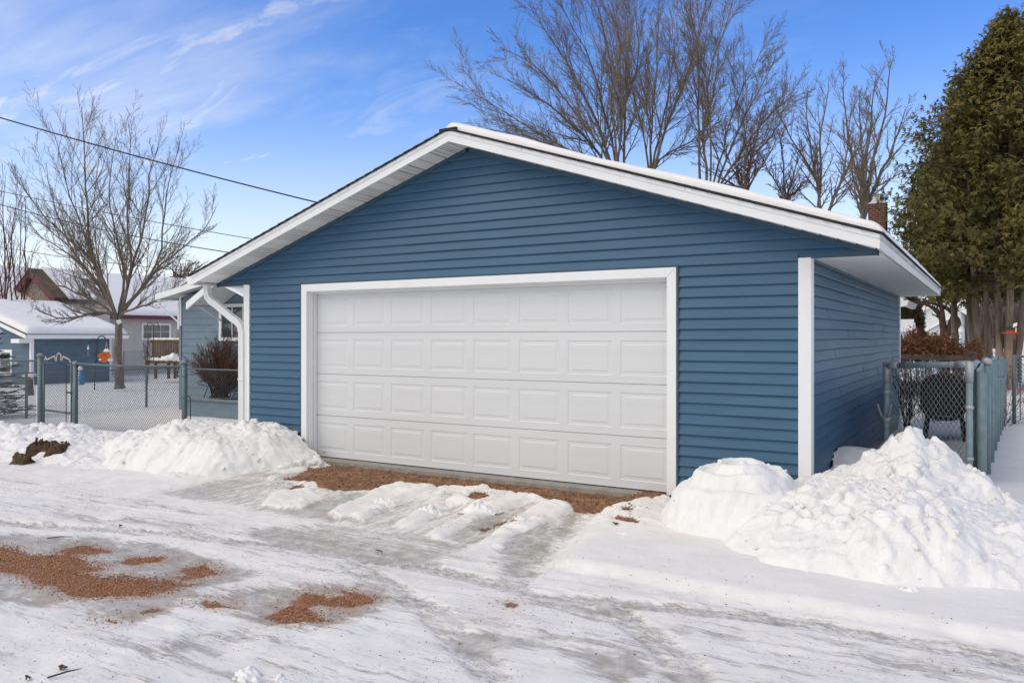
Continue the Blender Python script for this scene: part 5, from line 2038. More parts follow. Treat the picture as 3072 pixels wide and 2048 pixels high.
def foliage(rng, centers, outward, n_spray, size, droop=.8, fan=7, leaf=(.05, .16), tint0=None):
    """clusters of sprays; every spray is a small drooping fan of narrow leaves"""
    K = len(centers)
    C = np.repeat(centers, n_spray, 0) + rng.normal(size=(K * n_spray, 3)) * size
    O = np.repeat(outward, n_spray, 0) + rng.normal(size=(K * n_spray, 3)) * .45
    O[:, 2] -= droop
    O /= np.linalg.norm(O, axis=1, keepdims=True)
    base_t = rng.random(K) if tint0 is None else tint0
    tn = np.clip(np.repeat(base_t, n_spray) * .75 + rng.random(K * n_spray) * .35 - .05, 0, 1)
    side = np.cross(O, rng.normal(size=O.shape))
    side /= np.linalg.norm(side, axis=1, keepdims=True)
    m = len(C)
    a = np.linspace(-.75, .75, fan)[None, :] + rng.normal(size=(m, fan)) * .15
    D = O[:, None, :] * np.cos(a)[..., None] + side[:, None, :] * np.sin(a)[..., None]
    Ln = rng.uniform(leaf[1] * .6, leaf[1] * 1.35, (m, fan))[..., None]
    nrm = np.cross(O, side)
    wv = np.cross(D, nrm[:, None, :] + rng.normal(size=D.shape) * .35)
    wv /= np.linalg.norm(wv, axis=2, keepdims=True) + 1e-9
    wv *= leaf[0] * .5 * rng.uniform(.7, 1.3, (m, fan))[..., None]
    A = C[:, None, :] + D * Ln * .12
    B = A + D * Ln
    M_ = A + D * Ln * .55
    V = np.stack([A, M_ - wv, B, M_ + wv], 2).reshape(-1, 3)
    Q = np.arange(m * fan * 4).reshape(-1, 4)
    return V, Q, np.repeat(tn, fan * 4)


def cedar(label, base, H_, Rmax, trunks, seed, nbr=520, z_low=2.3, lean=(0, 0), group=None, name='cedar_tree', spray=13, leaf=(.032, .125), prof=None):
    rng = np.random.default_rng(seed)
    root = empty(name, base)
    tag(root, label, 'tree', group)
    bx, by, bz = base
    TP = []
    for k, (x0, y0, x1, y1, zt_, r0) in enumerate(trunks):
        pts = resample([(bx + x0, by + y0, bz - .1), (bx + x0 * .65 + x1 * .35, by + y0 * .7 + y1 * .3, bz + 1.0), (bx + x1 * .85, by + y1 * .8, bz + 2.8), (bx + x1, by + y1, bz + zt_)], 12, rng, .02)
        rr = np.linspace(r0, r0 * .15, 12)
        rr[0] *= 1.2
        V, Q = poly_tubes(pts[None], rr[None], 9)
        link('trunk', fast_mesh('trunk', V, quads=Q, smooth=True), M_bark_cedar, root)
        TP.append(pts)
    # branches from the trunks out to the crown surface
    hz = bz + z_low + (H_ - z_low) * rng.random(nbr) ** 1.15
    fz = (hz - bz - z_low) / (H_ - z_low)
    rad = Rmax * (np.interp(fz, *zip(*prof)) if prof else np.minimum(1, (1 - fz) ** .72 * 1.15) * np.interp(fz, [0, .12, 1], [.75, 1, 1]))
    az = rng.uniform(0, 2 * np.pi, nbr)
    rad = rad * (0.66 + .56 * vnoise(az * 2.4, hz * 1.5, seed)) * rng.uniform(.74, 1.10, nbr)
    ti = rng.integers(0, len(TP), nbr)
    tall = int(np.argmax([p[-1, 2] for p in TP]))
    ti = np.array([i if h < TP[i][-1, 2] - 1.2 else tall for h, i in zip(hz, ti)])
    S = np.stack([[np.interp(h, TP[i][:, 2], TP[i][:, k]) for k in range(2)] for h, i in zip(hz, ti)])
    S = np.c_[S, hz]
    cx, cy = bx + lean[0] * fz, by + lean[1] * fz
    E = np.stack([cx + rad * np.cos(az), cy + rad * np.sin(az), hz + rng.uniform(-.25, .35, nbr) * rad * .5], -1)
    mid = (S + E) / 2 + np.array([0, 0, -.12])[None]
    BP = np.stack([S, mid, E], 1)
    V, Q = poly_tubes(BP, np.repeat(np.array([[.022, .013, .005]]), nbr, 0), 3)
    link('branches', fast_mesh('branches', V, quads=Q), M_twig_warm, root)
    # foliage along the outer part
    Cs, Os, Ts = [], [], []
    for f_ in (.34, .50, .66, .80, .92, 1.0):
        Cs.append(S * (1 - f_) + E * f_ + np.array([0, 0, -.12 * 4 * f_ * (1 - f_)]))
        o_ = (E - S)
        Os.append(o_ / (np.linalg.norm(o_, axis=1, keepdims=True) + 1e-9))
        Ts.append(np.clip(.18 + .55 * vnoise(E[:, 0] * 1.3 + E[:, 1], E[:, 2] * 1.3, seed + 5) + .3 * (rng.random(nbr) - .5), 0, 1))
    V, Q, tn = foliage(rng, np.concatenate(Cs), np.concatenate(Os), spray, .15, .55, 6, leaf, np.concatenate(Ts))
    me = fast_mesh('crown', V, quads=Q)
    set_attr(me, 'tint', tn)
    link('crown', me, M_cedar, root)
    return root


cb = at(3008, 1172, z=0.02)
cedar('huge olive-brown cedar on several pale trunks at the right edge behind the slatted fence', (cb.x, cb.y, 0.0), 10.5, 3.2,
      [(-.34, 0, -.86, .1, 8.3, .115), (-.02, -.2, -.16, .3, 9.8, .115), (.12, -.05, .20, -.2, 9.2, .12), (-.22, .45, -.50, .7, 8.6, .10), (.20, .2, .66, .3, 8.6, .12)], 61, 470, 3.0, (.1, 0), 'olive cedars at the right edge', spray=12,
      prof=[(0, .92), (.15, 1.0), (.3, .92), (.5, .76), (.66, .55), (.85, .26), (.95, .10), (1, .02)])
c2 = at(2925, 1100, t=25.5)
cedar('darker cedar with straight dark trunks just left of the huge one, behind the brown hedge', (c2.x, c2.y, 0.0), 8.6, 2.2,
      [(0, 0, -.2, 0, 8.0, .13), (-.45, .2, -.72, .3, 6.6, .14), (.25, .3, .42, .4, 6.8, .11)], 62, 330, 3.0, (0, 0), 'olive cedars at the right edge', spray=13,
      prof=[(0, .6), (.12, .95), (.4, 1.0), (.65, .75), (.85, .42), (1, .06)])
c3 = at(3230, 1160, t=24)
cedar('cedar mostly cut off by the right edge of the view', (c3.x, c3.y, 0.0), 9.4, 3.0,
      [(0, 0, -.2, 0, 8.6, .15), (.4, .2, .6, .3, 8.0, .13)], 63, 330, 3.2, (0, 0), 'olive cedars at the right edge', spray=11,
      prof=[(0, .7), (.12, .95), (.4, .95), (.65, .75), (.85, .42), (1, .06)])
# dark slim juniper column far behind the garage
jb = at(2731, 1085, t=47)
root = empty('juniper', (jb.x, jb.y, 0))
tag(root, 'dark brown-green column shaped juniper beside the small white shed', 'tree')
rng = np.random.default_rng(71)
n = 900
hz = rng.uniform(.1, 3.9, n)
az = rng.uniform(0, 6.28, n)
rad = .62 * np.interp(hz, [0, .6, 2.6, 3.9], [.8, 1, .9, .25]) * rng.uniform(.8, 1.05, n)
O = np.stack([np.cos(az), np.sin(az), np.full(n, .8)], -1)
V, Q, tn = foliage(rng, np.stack([jb.x + rad * np.cos(az), jb.y + rad * np.sin(az), hz], -1), O, 5, .08, -.6, 4, (.06, .2))
me = fast_mesh('crown', V, quads=Q)
set_attr(me, 'tint', tn)
link('crown', me, M_juniper, root)
MB().lathe((jb.x, jb.y, -.1), [(.09, 0), (.06, 2.5), (.02, 3.7)], 7).build('trunk', M_bark, root)


# ------------------------------------------------------------------ shrubs
def stem_shrub(name, label, base, h, w_, nst, seed, m, cat='shrub', dome=True, lv=None, rx=None):
    rng = np.random.default_rng(seed)
    root = empty(name, base)
    tag(root, label, cat)
    az = rng.uniform(0, 6.28, nst)
    rr = np.sqrt(rng.random(nst))
    top = np.stack([base[0] + rr * w_ * np.cos(az), base[1] + rr * w_ * .8 * np.sin(az), base[2] + h * (np.sqrt(np.maximum(0, 1 - .93 * rr ** 2)) if dome else .7 + .3 * rng.random(nst))], -1)
    b0 = np.stack([base[0] + rng.normal(size=nst) * w_ * .10, base[1] + rng.normal(size=nst) * w_ * .08, np.full(nst, base[2] - .03)], -1)
    mid = b0 * .45 + top * .55
    mid[:, 2] += h * .02
    P = np.stack([b0, b0 * .75 + mid * .25 + np.array([0, 0, .02]), mid, (mid + top) / 2 + rng.normal(size=(nst, 3)) * .02, top], 1)
    Rr = np.repeat(np.linspace(.013, .004, 5)[None], nst, 0)
    LVL = lv or [dict(n=9, t0=.3, t1=1, ang=(14, 48), len=.34, shrink=.45, up=.35, wig=.24, pts=5, rr=.6, rmin=.0035, max=.45),
                 dict(n=6, t0=.2, t1=1, ang=(12, 45), len=.42, shrink=.3, up=.3, wig=.14, pts=3, rr=.7, rmin=.003, max=.2)]
    V, Q = poly_tubes(P, Rr, 4)
    link('stems', fast_mesh('stems', V, quads=Q), M_twig, root)
    g_ = grow(rng, P, Rr, LVL)
    V, Q = merge_vq([poly_tubes(p, r, 3) for p, r in g_])
    link('twigs', fast_mesh('twigs', V, quads=Q), m, root)
    return root


# burning bush in front of the pale blue house
bb = at(650, 1172, t=17.2)
M_bush = mat('burning_bush_twig', (0.135, 0.058, 0.042), .9, .3, 5)
stem_shrub('shrub', 'round reddish-brown leafless shrub on the raised bed before the pale blue house', (bb.x + .12, bb.y, .27), 1.14, .84, 120, 81, M_bush)
# twiggy shrub by the tan wall, vine stem and lilac
sb = at(535, 1075, t=37)
stem_shrub('shrub', 'thin leafless shrub against the tan wall above the wooden deck', (sb.x, sb.y, -.3), 2.5, 1.1, 14, 82, M_twig)
vb = at(441, 1092, t=33)
stem_shrub('shrub', 'thin leafless climbing vine on a dark stake left of the wooden deck', (vb.x, vb.y, -.5), 2.2, .25, 8, 83, M_twig_red, dome=False)

# brown hedge and snowy brush in the right yard
M_hedge = attr_mat('dry_leaf', [(0, (0.06, 0.028, 0.016)), (.5, (0.145, 0.062, 0.032)), (1, (0.22, 0.105, 0.055))], rough=.85)
hr = empty('hedge', (-1.5, 24, 0))
tag(hr, 'reddish-brown dry leaved hedge across the back of the right yard', 'hedge')
rng = np.random.default_rng(91)
n = 3000
X_ = rng.uniform(-3.2, -.30, n)
Y_ = 24 + rng.normal(size=n) * .35
hh = 1.08 + .35 * vnoise(X_ * 1.6, np.zeros(n), 3) + .30 * vnoise(X_ * 5, np.zeros(n), 4)
Z_ = hh * (.58 + .42 * rng.random(n) ** .8)
O = rng.normal(size=(n, 3))
O[:, 2] += .6
V, Q, tn = foliage(rng, np.stack([X_, Y_, Z_], -1), O / np.linalg.norm(O, axis=1, keepdims=True), 3, .07, -.3, 4, (.022, .052))
me = fast_mesh('leaves', V, quads=Q)
set_attr(me, 'tint', tn)
link('leaves', me, M_hedge, hr)
P0 = np.stack([X_[:170], Y_[:170], np.zeros(170)], -1)
P1 = P0 + np.stack([rng.normal(size=170) * .15, rng.normal(size=170) * .1, hh[:170] + .1], -1)
V, Q = seg_tubes(P0, P1, .012, .004, 3)
link('stems', fast_mesh('stems', V, quads=Q), M_twig_red, hr)

br = empty('brush', (-1.0, 16.6, 0))
tag(br, 'tangle of bare twigs with a few dry leaves in the snow behind the rusty drum', 'brush')
rng = np.random.default_rng(95)
n = 150
P0 = np.stack([rng.uniform(-2.3, .3, n), rng.uniform(15.6, 18.2, n), np.full(n, .02)], -1)
D_ = rng.normal(size=(n, 3)) * .42
D_[:, 2] = rng.uniform(.5, 1.05, n)
P = np.stack([P0, P0 + D_ * .5 + rng.normal(size=(n, 3)) * .05, P0 + D_], 1)
Rr = np.repeat(np.array([[.006, .004, .0025]]), n, 0)
g_ = grow(rng, P, Rr, [dict(n=5, t0=.2, t1=1, ang=(25, 70), len=.5, shrink=.3, up=.1, wig=.2, pts=4, rr=.6, rmin=.002, max=.5)])
V, Q = merge_vq([poly_tubes(P, Rr, 3)] + [poly_tubes(p, r, 3) for p, r in g_])
link('twigs', fast_mesh('twigs', V, quads=Q), M_twig_red, br)
tips = g_[0][0][:, -1][rng.random(n * 5) < .5]
V, Q, tn = foliage(rng, tips, rng.normal(size=tips.shape), 1, .03, .2, 3, (.02, .045))
me = fast_mesh('leaves', V, quads=Q)
set_attr(me, 'tint', tn)
link('leaves', me, M_hedge, br)
# dark brush and stakes along the garage's far side
stem_shrub('shrub', 'dark leggy shrub against the garage side wall behind the gate', (-1.12, 13.6, .05), 1.15, .22, 8, 97, M_twig_red, dome=False)
stem_shrub('shrub', 'dark leggy shrub at the foot of the slatted fence behind the rusty drum', (-.22, 12.6, .05), 1.15, .20, 8, 98, M_twig_red, dome=False)

# ------------------------------------------------------------------ snow laden spruce at the far left
M_needle = attr_mat('spruce_needle', [(0, (0.018, 0.028, 0.018)), (.6, (0.045, 0.06, 0.04)), (1, (0.075, 0.085, 0.055))], rough=.7)
sp = at(-75, 1240, t=17.5)
sr = empty('spruce', (sp.x, sp.y, -.25))
tag(sr, 'young spruce with snow on its branches cut off by the left edge', 'tree')
MB().lathe((sp.x, sp.y, -.4), [(.07, 0), (.05, 1.4), (.01, 2.9)], 8).build('trunk', M_bark, sr)
rng = np.random.default_rng(101)
A, B, tips, snowc, snowr = [], [], [], [], []
for z_ in np.arange(0.0, 2.6, .24):
    R__ = 1.25 * (1 - z_ / 2.9)
    nb = 11
    for k in range(nb):
        a = 2 * math.pi * (k + rng.random() * .6) / nb
        L_ = R__ * rng.uniform(.8, 1.08)
        s = np.array([sp.x, sp.y, z_ - .25 + rng.uniform(-.1, .1)])
        e = s + np.array([math.cos(a) * L_, math.sin(a) * L_, .12 * L_ + rng.uniform(-.22, .20)])
        for q in range(8):
            f0, f1 = q / 8, (q + 1) / 8
            A.append(s + (e - s) * f0)
            B.append(s + (e - s) * f1)
        for f_ in (.55, .8):
            for sd in (-1, 1):
                p = s + (e - s) * f_
                d = np.array([math.cos(a + sd * .8), math.sin(a + sd * .8), .05]) * L_ * .3
                A.append(p)
                B.append(p + d)
        if rng.random() < .58:
            for f_ in np.linspace(.35, .92, 5):
                snowc.append(s + (e - s) * f_ + np.array([0, 0, .045]))
                snowr.append(.062 * rng.uniform(.7, 1.2) * (1.15 - f_ * .4))
A, B = np.array(A), np.array(B)
V, Q = seg_tubes(A, B, .010, .007, 3)
link('branches', fast_mesh('branches', V, quads=Q), M_bark, sr)
nn = 80
f_ = rng.random((len(A), nn, 1))
S = (A[:, None] * (1 - f_) + B[:, None] * f_).reshape(-1, 3)
T = np.repeat(B - A, nn, 0)
T /= np.linalg.norm(T, axis=1, keepdims=True)
Dn = rng.normal(size=S.shape)
Dn[:, 2] = Dn[:, 2] * .6
Dn = Dn - (Dn * T).sum(1, keepdims=True) * T
Dn /= np.linalg.norm(Dn, axis=1, keepdims=True)
Dn = Dn + T * .9
Dn /= np.linalg.norm(Dn, axis=1, keepdims=True)
wv = np.cross(Dn, T)
wv /= np.linalg.norm(wv, axis=1, keepdims=True) + 1e-9
ln = rng.uniform(.03, .055, (len(S), 1))
V = np.stack([S - wv * .003, S + wv * .003, S + Dn * ln], 1).reshape(-1, 3)
me = fast_mesh('needles', V, tris=np.arange(len(V)).reshape(-1, 3))
set_attr(me, 'tint', np.repeat(rng.random(len(S)), 3))
link('needles', me, M_needle, sr)
V, F = clods(snowc, snowr, 7, .5)
link('snow_cover', fast_mesh('snow_cover', V, tris=F, smooth=True), M_snow, sr)

# ------------------------------------------------------------------ neighbouring houses
M_paleblue = mat('pale_blue_board', (0.17, 0.235, 0.285), .7, .10, 2.5, .12, 40, (1, 1, 3), col2=(0.125, 0.185, 0.235))
M_shedblue = mat('slate_blue_board', (0.095, 0.150, 0.205), .7, .10, 2.0, .12, 40, (1, 1, 3))
M_tan = mat('tan_siding', (0.52, 0.47, 0.425), .6, .05, 2.0, .05, 40)
M_maroon = mat('maroon_trim', (0.15, 0.028, 0.035), .6, .15, 5)
M_wood_dk = mat('stained_deck_wood', (0.13, 0.072, 0.028), .75, .3, 5, .4, 30, (1, 1, .4))
M_whitesiding = mat('white_siding', (0.66, 0.69, 0.68), .6, .05, 2.0)
M_brick = mat('red_brick', (0.155, 0.046, 0.032), .9, .3, 7, .4, 60, col2=(0.085, 0.028, 0.022))
M_mortar = mat('mortar', (0.52, 0.45, 0.40), .95, .1, 20)
M_greysof = mat('soffit_grey', (0.52, 0.54, 0.55), .7, .1, 4)


def lap_boards(parent, m, p0, p1, z0, z1, expo, name='siding_board', joints=0, seed=1, clip=None, lip=.014):
    """individual lap boards between two ground points; the outside is to the right of p0->p1"""
    p0, p1 = Vector((p0[0], p0[1], 0)), Vector((p1[0], p1[1], 0))
    d = (p1 - p0)
    ln = d.length
    d.normalize()
    nrm = Vector((d.y, -d.x, 0))
    r = random.Random(seed)
    z = z0
    k = 0
    while z < z1 - .02:
        zb = min(z + expo, z1)
        cuts = [0.0]
        if joints:
            x = r.uniform(.2, joints)
            while x < ln - .1:
                cuts.append(x)
                x += joints
        cuts.append(ln)
        for i in range(len(cuts) - 1):
            a, c = cuts[i] + (.004 if i else 0), cuts[i + 1]
            a2, c2 = a, c
            if clip is not None:
                lo0, hi0 = clip(z)
                lo1, hi1 = clip(zb)
                a, c, a2, c2 = max(a, lo0), min(c, hi0), max(a2, lo1), min(c2, hi1)
                if c - a < .05:
                    continue
                c2 = max(c2, a2 + .001)
            vs = []
            for (s0, s1) in ((a, a2), (c, c2)):
                q, q1 = p0 + d * s0, p0 + d * s1
                vs += [q + Vector((0, 0, z)), q + nrm * lip + Vector((0, 0, z)), q1 + nrm * .003 + Vector((0, 0, zb + .004))]
            MB().add(vs, [(0, 3, 4, 1), (1, 4, 5, 2), (0, 1, 2), (3, 5, 4)]).build(name, m, parent)
        z += expo
        k += 1


def window(parent, cx, cy, z0, z1, wd, axis='x', sgn=-1, cols=2, rows=1, fr=.06, curtain=False):
    """frame + pane (+bars); wall plane through (cx,cy); sgn = outward direction along the normal"""
    def bx(mb, s0, s1, n0, n1, za, zb, c=0):
        n0, n1 = sorted((n0 * sgn, n1 * sgn))
        if axis == 'x':
            mb.box(cx + s0, cx + s1, cy + n0, cy + n1, za, zb, c)
        else:
            mb.box(cx + n0, cx + n1, cy + s0, cy + s1, za, zb, c)
    h = wd / 2
    b = MB()
    bx(b, -h, -h + fr, .0, .045, z0, z1)
    bx(b, h - fr, h, .0, .045, z0, z1)
    bx(b, -h + fr, h - fr, .0, .044, z0, z0 + fr)
    bx(b, -h + fr, h - fr, .0, .044, z1 - fr, z1)
    w_ = b.build('window', M_white, parent)
    b = MB()
    bx(b, -h + fr, h - fr, .004, .012, z0 + fr, z1 - fr)
    b.build('pane', M_glass, w_)
    b = MB()
    any_ = False
    for c in range(1, cols):
        x = -h + fr + (wd - 2 * fr) * c / cols
        bx(b, x - .012, x + .012, .012, .030, z0 + fr, z1 - fr)
        any_ = True
    for c in range(1, rows):
        z = z0 + fr + (z1 - z0 - 2 * fr) * c / rows
        bx(b, -h + fr, h - fr, .012, .028, z - .012, z + .012)
        any_ = True
    if any_:
        b.build('glazing_bar', M_white, w_)
    return w_


def roof_snow(parent, xr, yr, z_fun, th=.16, name='roof_snow', nx=40, ny=40, m=None, seed=1):
    """snow slab with rounded edges over z_fun(X,Y)"""
    X, Y = np.meshgrid(np.linspace(xr[0], xr[1], nx), np.linspace(yr[0], yr[1], ny), indexing='ij')
    dx = np.minimum(X - xr[0], xr[1] - X)
    dy = np.minimum(Y - yr[0], yr[1] - Y)
    t_ = th * (.25 + .75 * rnd(dx, .3)) * (.25 + .75 * rnd(dy, .3)) * (.9 + .3 * (fbm(X * .6, Y * .6, 3, seed) - .5))
    Z = z_fun(X, Y)
    idx = np.arange(nx * ny).reshape(nx, ny)
    Q = np.stack([idx[:-1, :-1], idx[1:, :-1], idx[1:, 1:], idx[:-1, 1:]], -1).reshape(-1, 4)
    V = np.stack([X.ravel(), Y.ravel(), (Z + t_).ravel()], -1)
    # skirt down to the roof
    rim = np.r_[idx[:, 0], idx[-1, 1:], idx[-2::-1, -1], idx[0, -2:0:-1]]
    low = np.stack([X.ravel()[rim], Y.ravel()[rim], Z.ravel()[rim]], -1)
    b0 = len(V)
    n = len(rim)
    k = np.arange(n)
    Q2 = np.stack([rim, b0 + k, b0 + (k + 1) % n, rim[(k + 1) % n]], -1)
    V = np.concatenate([V, low])
    return link(name, fast_mesh(name, V, quads=np.concatenate([Q, Q2]), smooth=True), m or M_snow, parent)


# pale blue house with brackets, just left of the garage
HX0, HX1, HY, HZ = -16.5, -10.2, 12.2, 2.47
h1 = empty('house', (-13.5, 14.5, -.2))
tag(h1, 'pale blue shingle sided house with white bracketed eaves, partly hidden by the left garage corner', 'house')
HRX = -13.2
hs = .17


def hz_(x):
    return HZ + .06 + hs * (3.3 - abs(x - HRX))


b = MB()
b.prism([(HX0 + .01, HY + .012, -.5), (HX1, HY + .012, -.5), (HX1, HY + .012, HZ), (HRX, HY + .012, hz_(HRX) - .03), (HX0 + .01, HY + .012, HZ)], (0, 3.2, 0))
b.build('wall', M_paleblue, h1)
lap_boards(h1, M_paleblue, (HX0, HY), (HX1, HY), -.3, hz_(HRX) - .06, .163, joints=1.2, seed=5,
           clip=lambda z: (0, 99) if z < HZ - .05 else (max(0, HRX - 3.3 + (z - HZ + .02) / hs - HX0), HRX + 3.3 - (z - HZ + .02) / hs - HX0))
lap_boards(h1, M_paleblue, (HX0, HY + 3.2), (HX0, HY), -.3, HZ, .163, joints=1.2, seed=6)
MB().box(HX0 - .03, HX0 + .045, HY - .03, HY - .0155, -.3, HZ - .02).build('corner_board', M_paleblue, h1)
MB().box(HX0 - .02, HX0 + .05, HY - .035, HY - .016, 1.80, HZ + .02).build('corner_board', M_white, h1)
# roof with a broad overhang
ovf, ovs = .38, .40
b = MB()
for s in (-1, 1):
    xe = HRX + s * (3.3 + ovs)
    b.prism([(HRX, HY - ovf, hz_(HRX)), (xe, HY - ovf, hz_(xe)), (xe, HY - ovf, hz_(xe) + .05), (HRX, HY - ovf, hz_(HRX) + .05)], (0, ovf + 3.4, 0))
b.build('roof', M_greysof, h1)
for s in (-1, 1):
    xe = HRX + s * (3.3 + ovs)
    b = MB()
    b.prism([(HRX, HY - ovf - .025, hz_(HRX) - .06), (xe, HY - ovf - .025, hz_(xe) - .06), (xe, HY - ovf - .025, hz_(xe) + .075), (HRX, HY - ovf - .025, hz_(HRX) + .075)], (0, .022, 0))
    b.build('rake_board', M_white_al, h1)
    xs_ = sorted((xe, xe + s * .02))
    MB().box(xs_[0], xs_[1], HY - ovf, HY + 3.4, hz_(xe) - .05, hz_(xe) + .07).build('eave_fascia', M_white_al, h1)
# soffit boards under the overhang
for k in range(3):
    ya = HY - ovf + .02 + k * .108
    b = MB()
    b.prism([(HRX, ya, hz_(HRX) - .004), (HRX - 3.3 - ovs + .03, ya, hz_(HRX - 3.3 - ovs + .03) - .004), (HRX - 3.3 - ovs + .03, ya, hz_(HRX - 3.3 - ovs + .03) - .02), (HRX, ya, hz_(HRX) - .02)], (0, .10, 0))
    b.build('soffit_board', M_greysof, h1)
roof_snow(h1, (HRX - 3.3 - ovs + .05, HRX + 3.2), (HY - ovf + .1, HY + 3.3), lambda X, Y: HZ + .11 + hs * (3.3 - np.abs(X - HRX)), .10, seed=3)


def knee(parent, x, y, z, out, drop, nx=0, ny=-1):
    b = MB()
    b.box(x - .022, x + .022, y - .04, y - .001, z - drop - .18, z)
    b.tube([(x + nx * .02, y - .03, z - drop), (x + nx * out * .4, y - .03 + ny * out * .4, z - drop * .62), (x + nx * out, y - .02 + ny * out, z - .02)], .020, 6)
    b.build('bracket', M_white, parent)


knee(h1, HX0 - .02, HY - .02, HZ - .12, .55, .45, -1, -.35)
knee(h1, -15.02, HY - .015, 2.22, .55, .32, 0, -1)
# small gabled hood over the window
b = MB()
ax0, ax1, az0, az1 = -15.08, -14.20, 2.22, 2.70
b.prism([(ax0, HY - .85, az0 + .0), (ax1, HY - .85, az1), (ax1, HY - .85, az1 + .06), (ax0, HY - .85, az0 + .06)], (0, .83, 0))
b.prism([(ax1, HY - .85, az1), (ax1 + 1.25, HY - .85, az0), (ax1 + 1.25, HY - .85, az0 + .06), (ax1, HY - .85, az1 + .06)], (0, .83, 0))
hood = b.build('window_hood', M_white, h1)
b = MB()
b.prism([(ax0 - .03, HY - .90, az0 - .09), (ax1, HY - .90, az1 - .08), (ax1, HY - .90, az1 + .07), (ax0 - .03, HY - .90, az0 + .07)], (0, .045, 0))
b.prism([(ax0, HY - .855, az0 - .05), (ax0 + .0, HY - .855, az0 + .0), (ax0, HY - .03, az0 + .0), (ax0, HY - .03, az0 - .05)], (.03, 0, 0))
b.build('barge_board', M_white, hood)
w1 = window(h1, -14.48, HY - .015, 1.45, 2.28, 1.2, 'x', -1, 3, 1, .075)
# raised bed below the window
b = MB().box(-14.78, -10.4, HY - 1.15, HY - .02, -.45, .20).build('raised_bed', M_paleblue, h1)
MB().box(-14.83, -10.4, HY - 1.20, HY - 1.10, .20, .245, .008).build('bed_cap', mat('cap_grey', (0.19, 0.22, 0.23), .8, .15, 6), h1)

# blue shed with a low snowy roof
SX, SY0, SY1 = -37.1, 19.7, 23.5
ez = 1.62
sh = empty('shed', (SX - 3, 21.8, -.7))
tag(sh, 'long low slate blue outbuilding with white trim and a thick snow covered roof', 'shed')
s_ = .26
RU = 6.0                       # run from the eave to the ridge
BK = SX - 7.6                  # back wall
MB().prism([(BK, SY0 + .012, -1), (SX - .012, SY0 + .012, -1), (SX - .012, SY0 + .012, ez), (SX + .6 - RU, SY0 + .012, ez - .1 + RU * s_), (BK, SY0 + .012, ez + .9)], (0, SY1 - SY0 - .03, 0)).build('wall', M_shedblue, sh)
lap_boards(sh, M_shedblue, (SX, SY0), (SX, SY1), -.9, ez - .02, .24, seed=7)
lap_boards(sh, M_shedblue, (SX - 5.4, SY0), (SX, SY0), -.9, ez + 1.1, .24, seed=8,
           clip=lambda z: (0, 99) if z < ez - .1 else (0.0, 5.4 - (z - ez + .1) / s_))
b = MB()
b.box(SX - .10, SX + .03, SY0 - .035, SY0 - .016, -.9, ez - .12)
b.box(SX + .017, SX + .035, SY0 - .034, SY0 + .10, -.9, ez - .02)
b.build('corner_board', M_white, sh)
MB().box(SX + .017, SX + .035, SY1 - .10, SY1, -.9, ez - .02).build('corner_board', M_white, sh)
rx_ = SX + .6 - RU
b = MB()
b.prism([(SX + .6, SY0 - .55, ez - .16), (rx_, SY0 - .55, ez - .16 + RU * s_), (rx_, SY0 - .55, ez + RU * s_), (SX + .6, SY0 - .55, ez)], (0, SY1 - SY0 + 1.05, 0))
b.prism([(BK - .4, SY0 - .55, ez + .6), (rx_, SY0 - .55, ez - .16 + RU * s_), (rx_, SY0 - .55, ez + RU * s_), (BK - .4, SY0 - .55, ez + .76)], (0, SY1 - SY0 + 1.05, 0))
b.build('roof', M_white, sh)
b = MB()
b.box(SX + .601, SX + .63, SY0 - .57, SY1 + .52, ez - .17, ez + .015)
b.prism([(SX + .63, SY0 - .58, ez - .17), (rx_, SY0 - .58, ez - .17 + (RU + .03) * s_), (rx_, SY0 - .58, ez + .02 + (RU + .03) * s_), (SX + .63, SY0 - .58, ez + .02)], (0, .028, 0))
b.box(SX - .75, SX - .05, SY0 - .50, SY0 - .036, ez - .36, ez - .17)
b.build('fascia', M_white, sh)
MB().box(SX + .60, SX + .645, SY0 - .59, SY1 + .53, ez + .016, ez + .045).build('shingle_edge', M_shingle, sh)
MB().prism([(SX + .63, SY0 - .60, ez + .03), (rx_, SY0 - .60, ez + .03 + (RU + .03) * s_), (rx_, SY0 - .60, ez + .07 + (RU + .03) * s_), (SX + .63, SY0 - .60, ez + .07)], (0, .05, 0)).build('shingle_edge', M_shingle, sh)
roof_snow(sh, (rx_, SX + .62), (SY0 - .55, SY1 + .5), lambda X, Y: ez + .05 + (SX + .6 - X) * s_, .30, seed=5)
window(sh, SX - 2.55, SY0 - .015, -.25, .95, 2.0, 'x', -1, 2, 1, .14)

# tan house with maroon trim
TX = -46.0
th = empty('house', (TX - 5, 30, -.8))
tag(th, 'tan sided house with maroon fascia and a large snow covered roof behind the bare maple', 'house')
te, trz = 3.0, 5.6
MB().prism([(TX - .012, 21.0, -1.2), (TX - .012, 21.0, te), (TX - 5.2, 21.0, trz - .05), (TX - 10.4, 21.0, te), (TX - 10.4, 21, -1.2)], (0, 19, 0)).build('wall', M_tan, th)
lap_boards(th, M_tan, (TX, 28.0), (TX, 40.0), -1.0, te - .02, .155, seed=9)
ts = (trz - te) / 5.2
b = MB()
b.prism([(TX + .5, 17.5, te - .27), (TX - 5.2, 17.5, trz), (TX - 5.2, 17.5, trz + .12), (TX + .5, 17.5, te - .15)], (0, 23, 0))
b.prism([(TX - 10.9, 17.5, te - .27), (TX - 5.2, 17.5, trz), (TX - 5.2, 17.5, trz + .12), (TX - 10.9, 17.5, te - .15)], (0, 23, 0))
b.build('roof', M_shingle, th)
MB().box(TX + .501, TX + .54, 17.48, 40.52, te - .36, te - .12).build('eave_fascia', M_maroon, th)
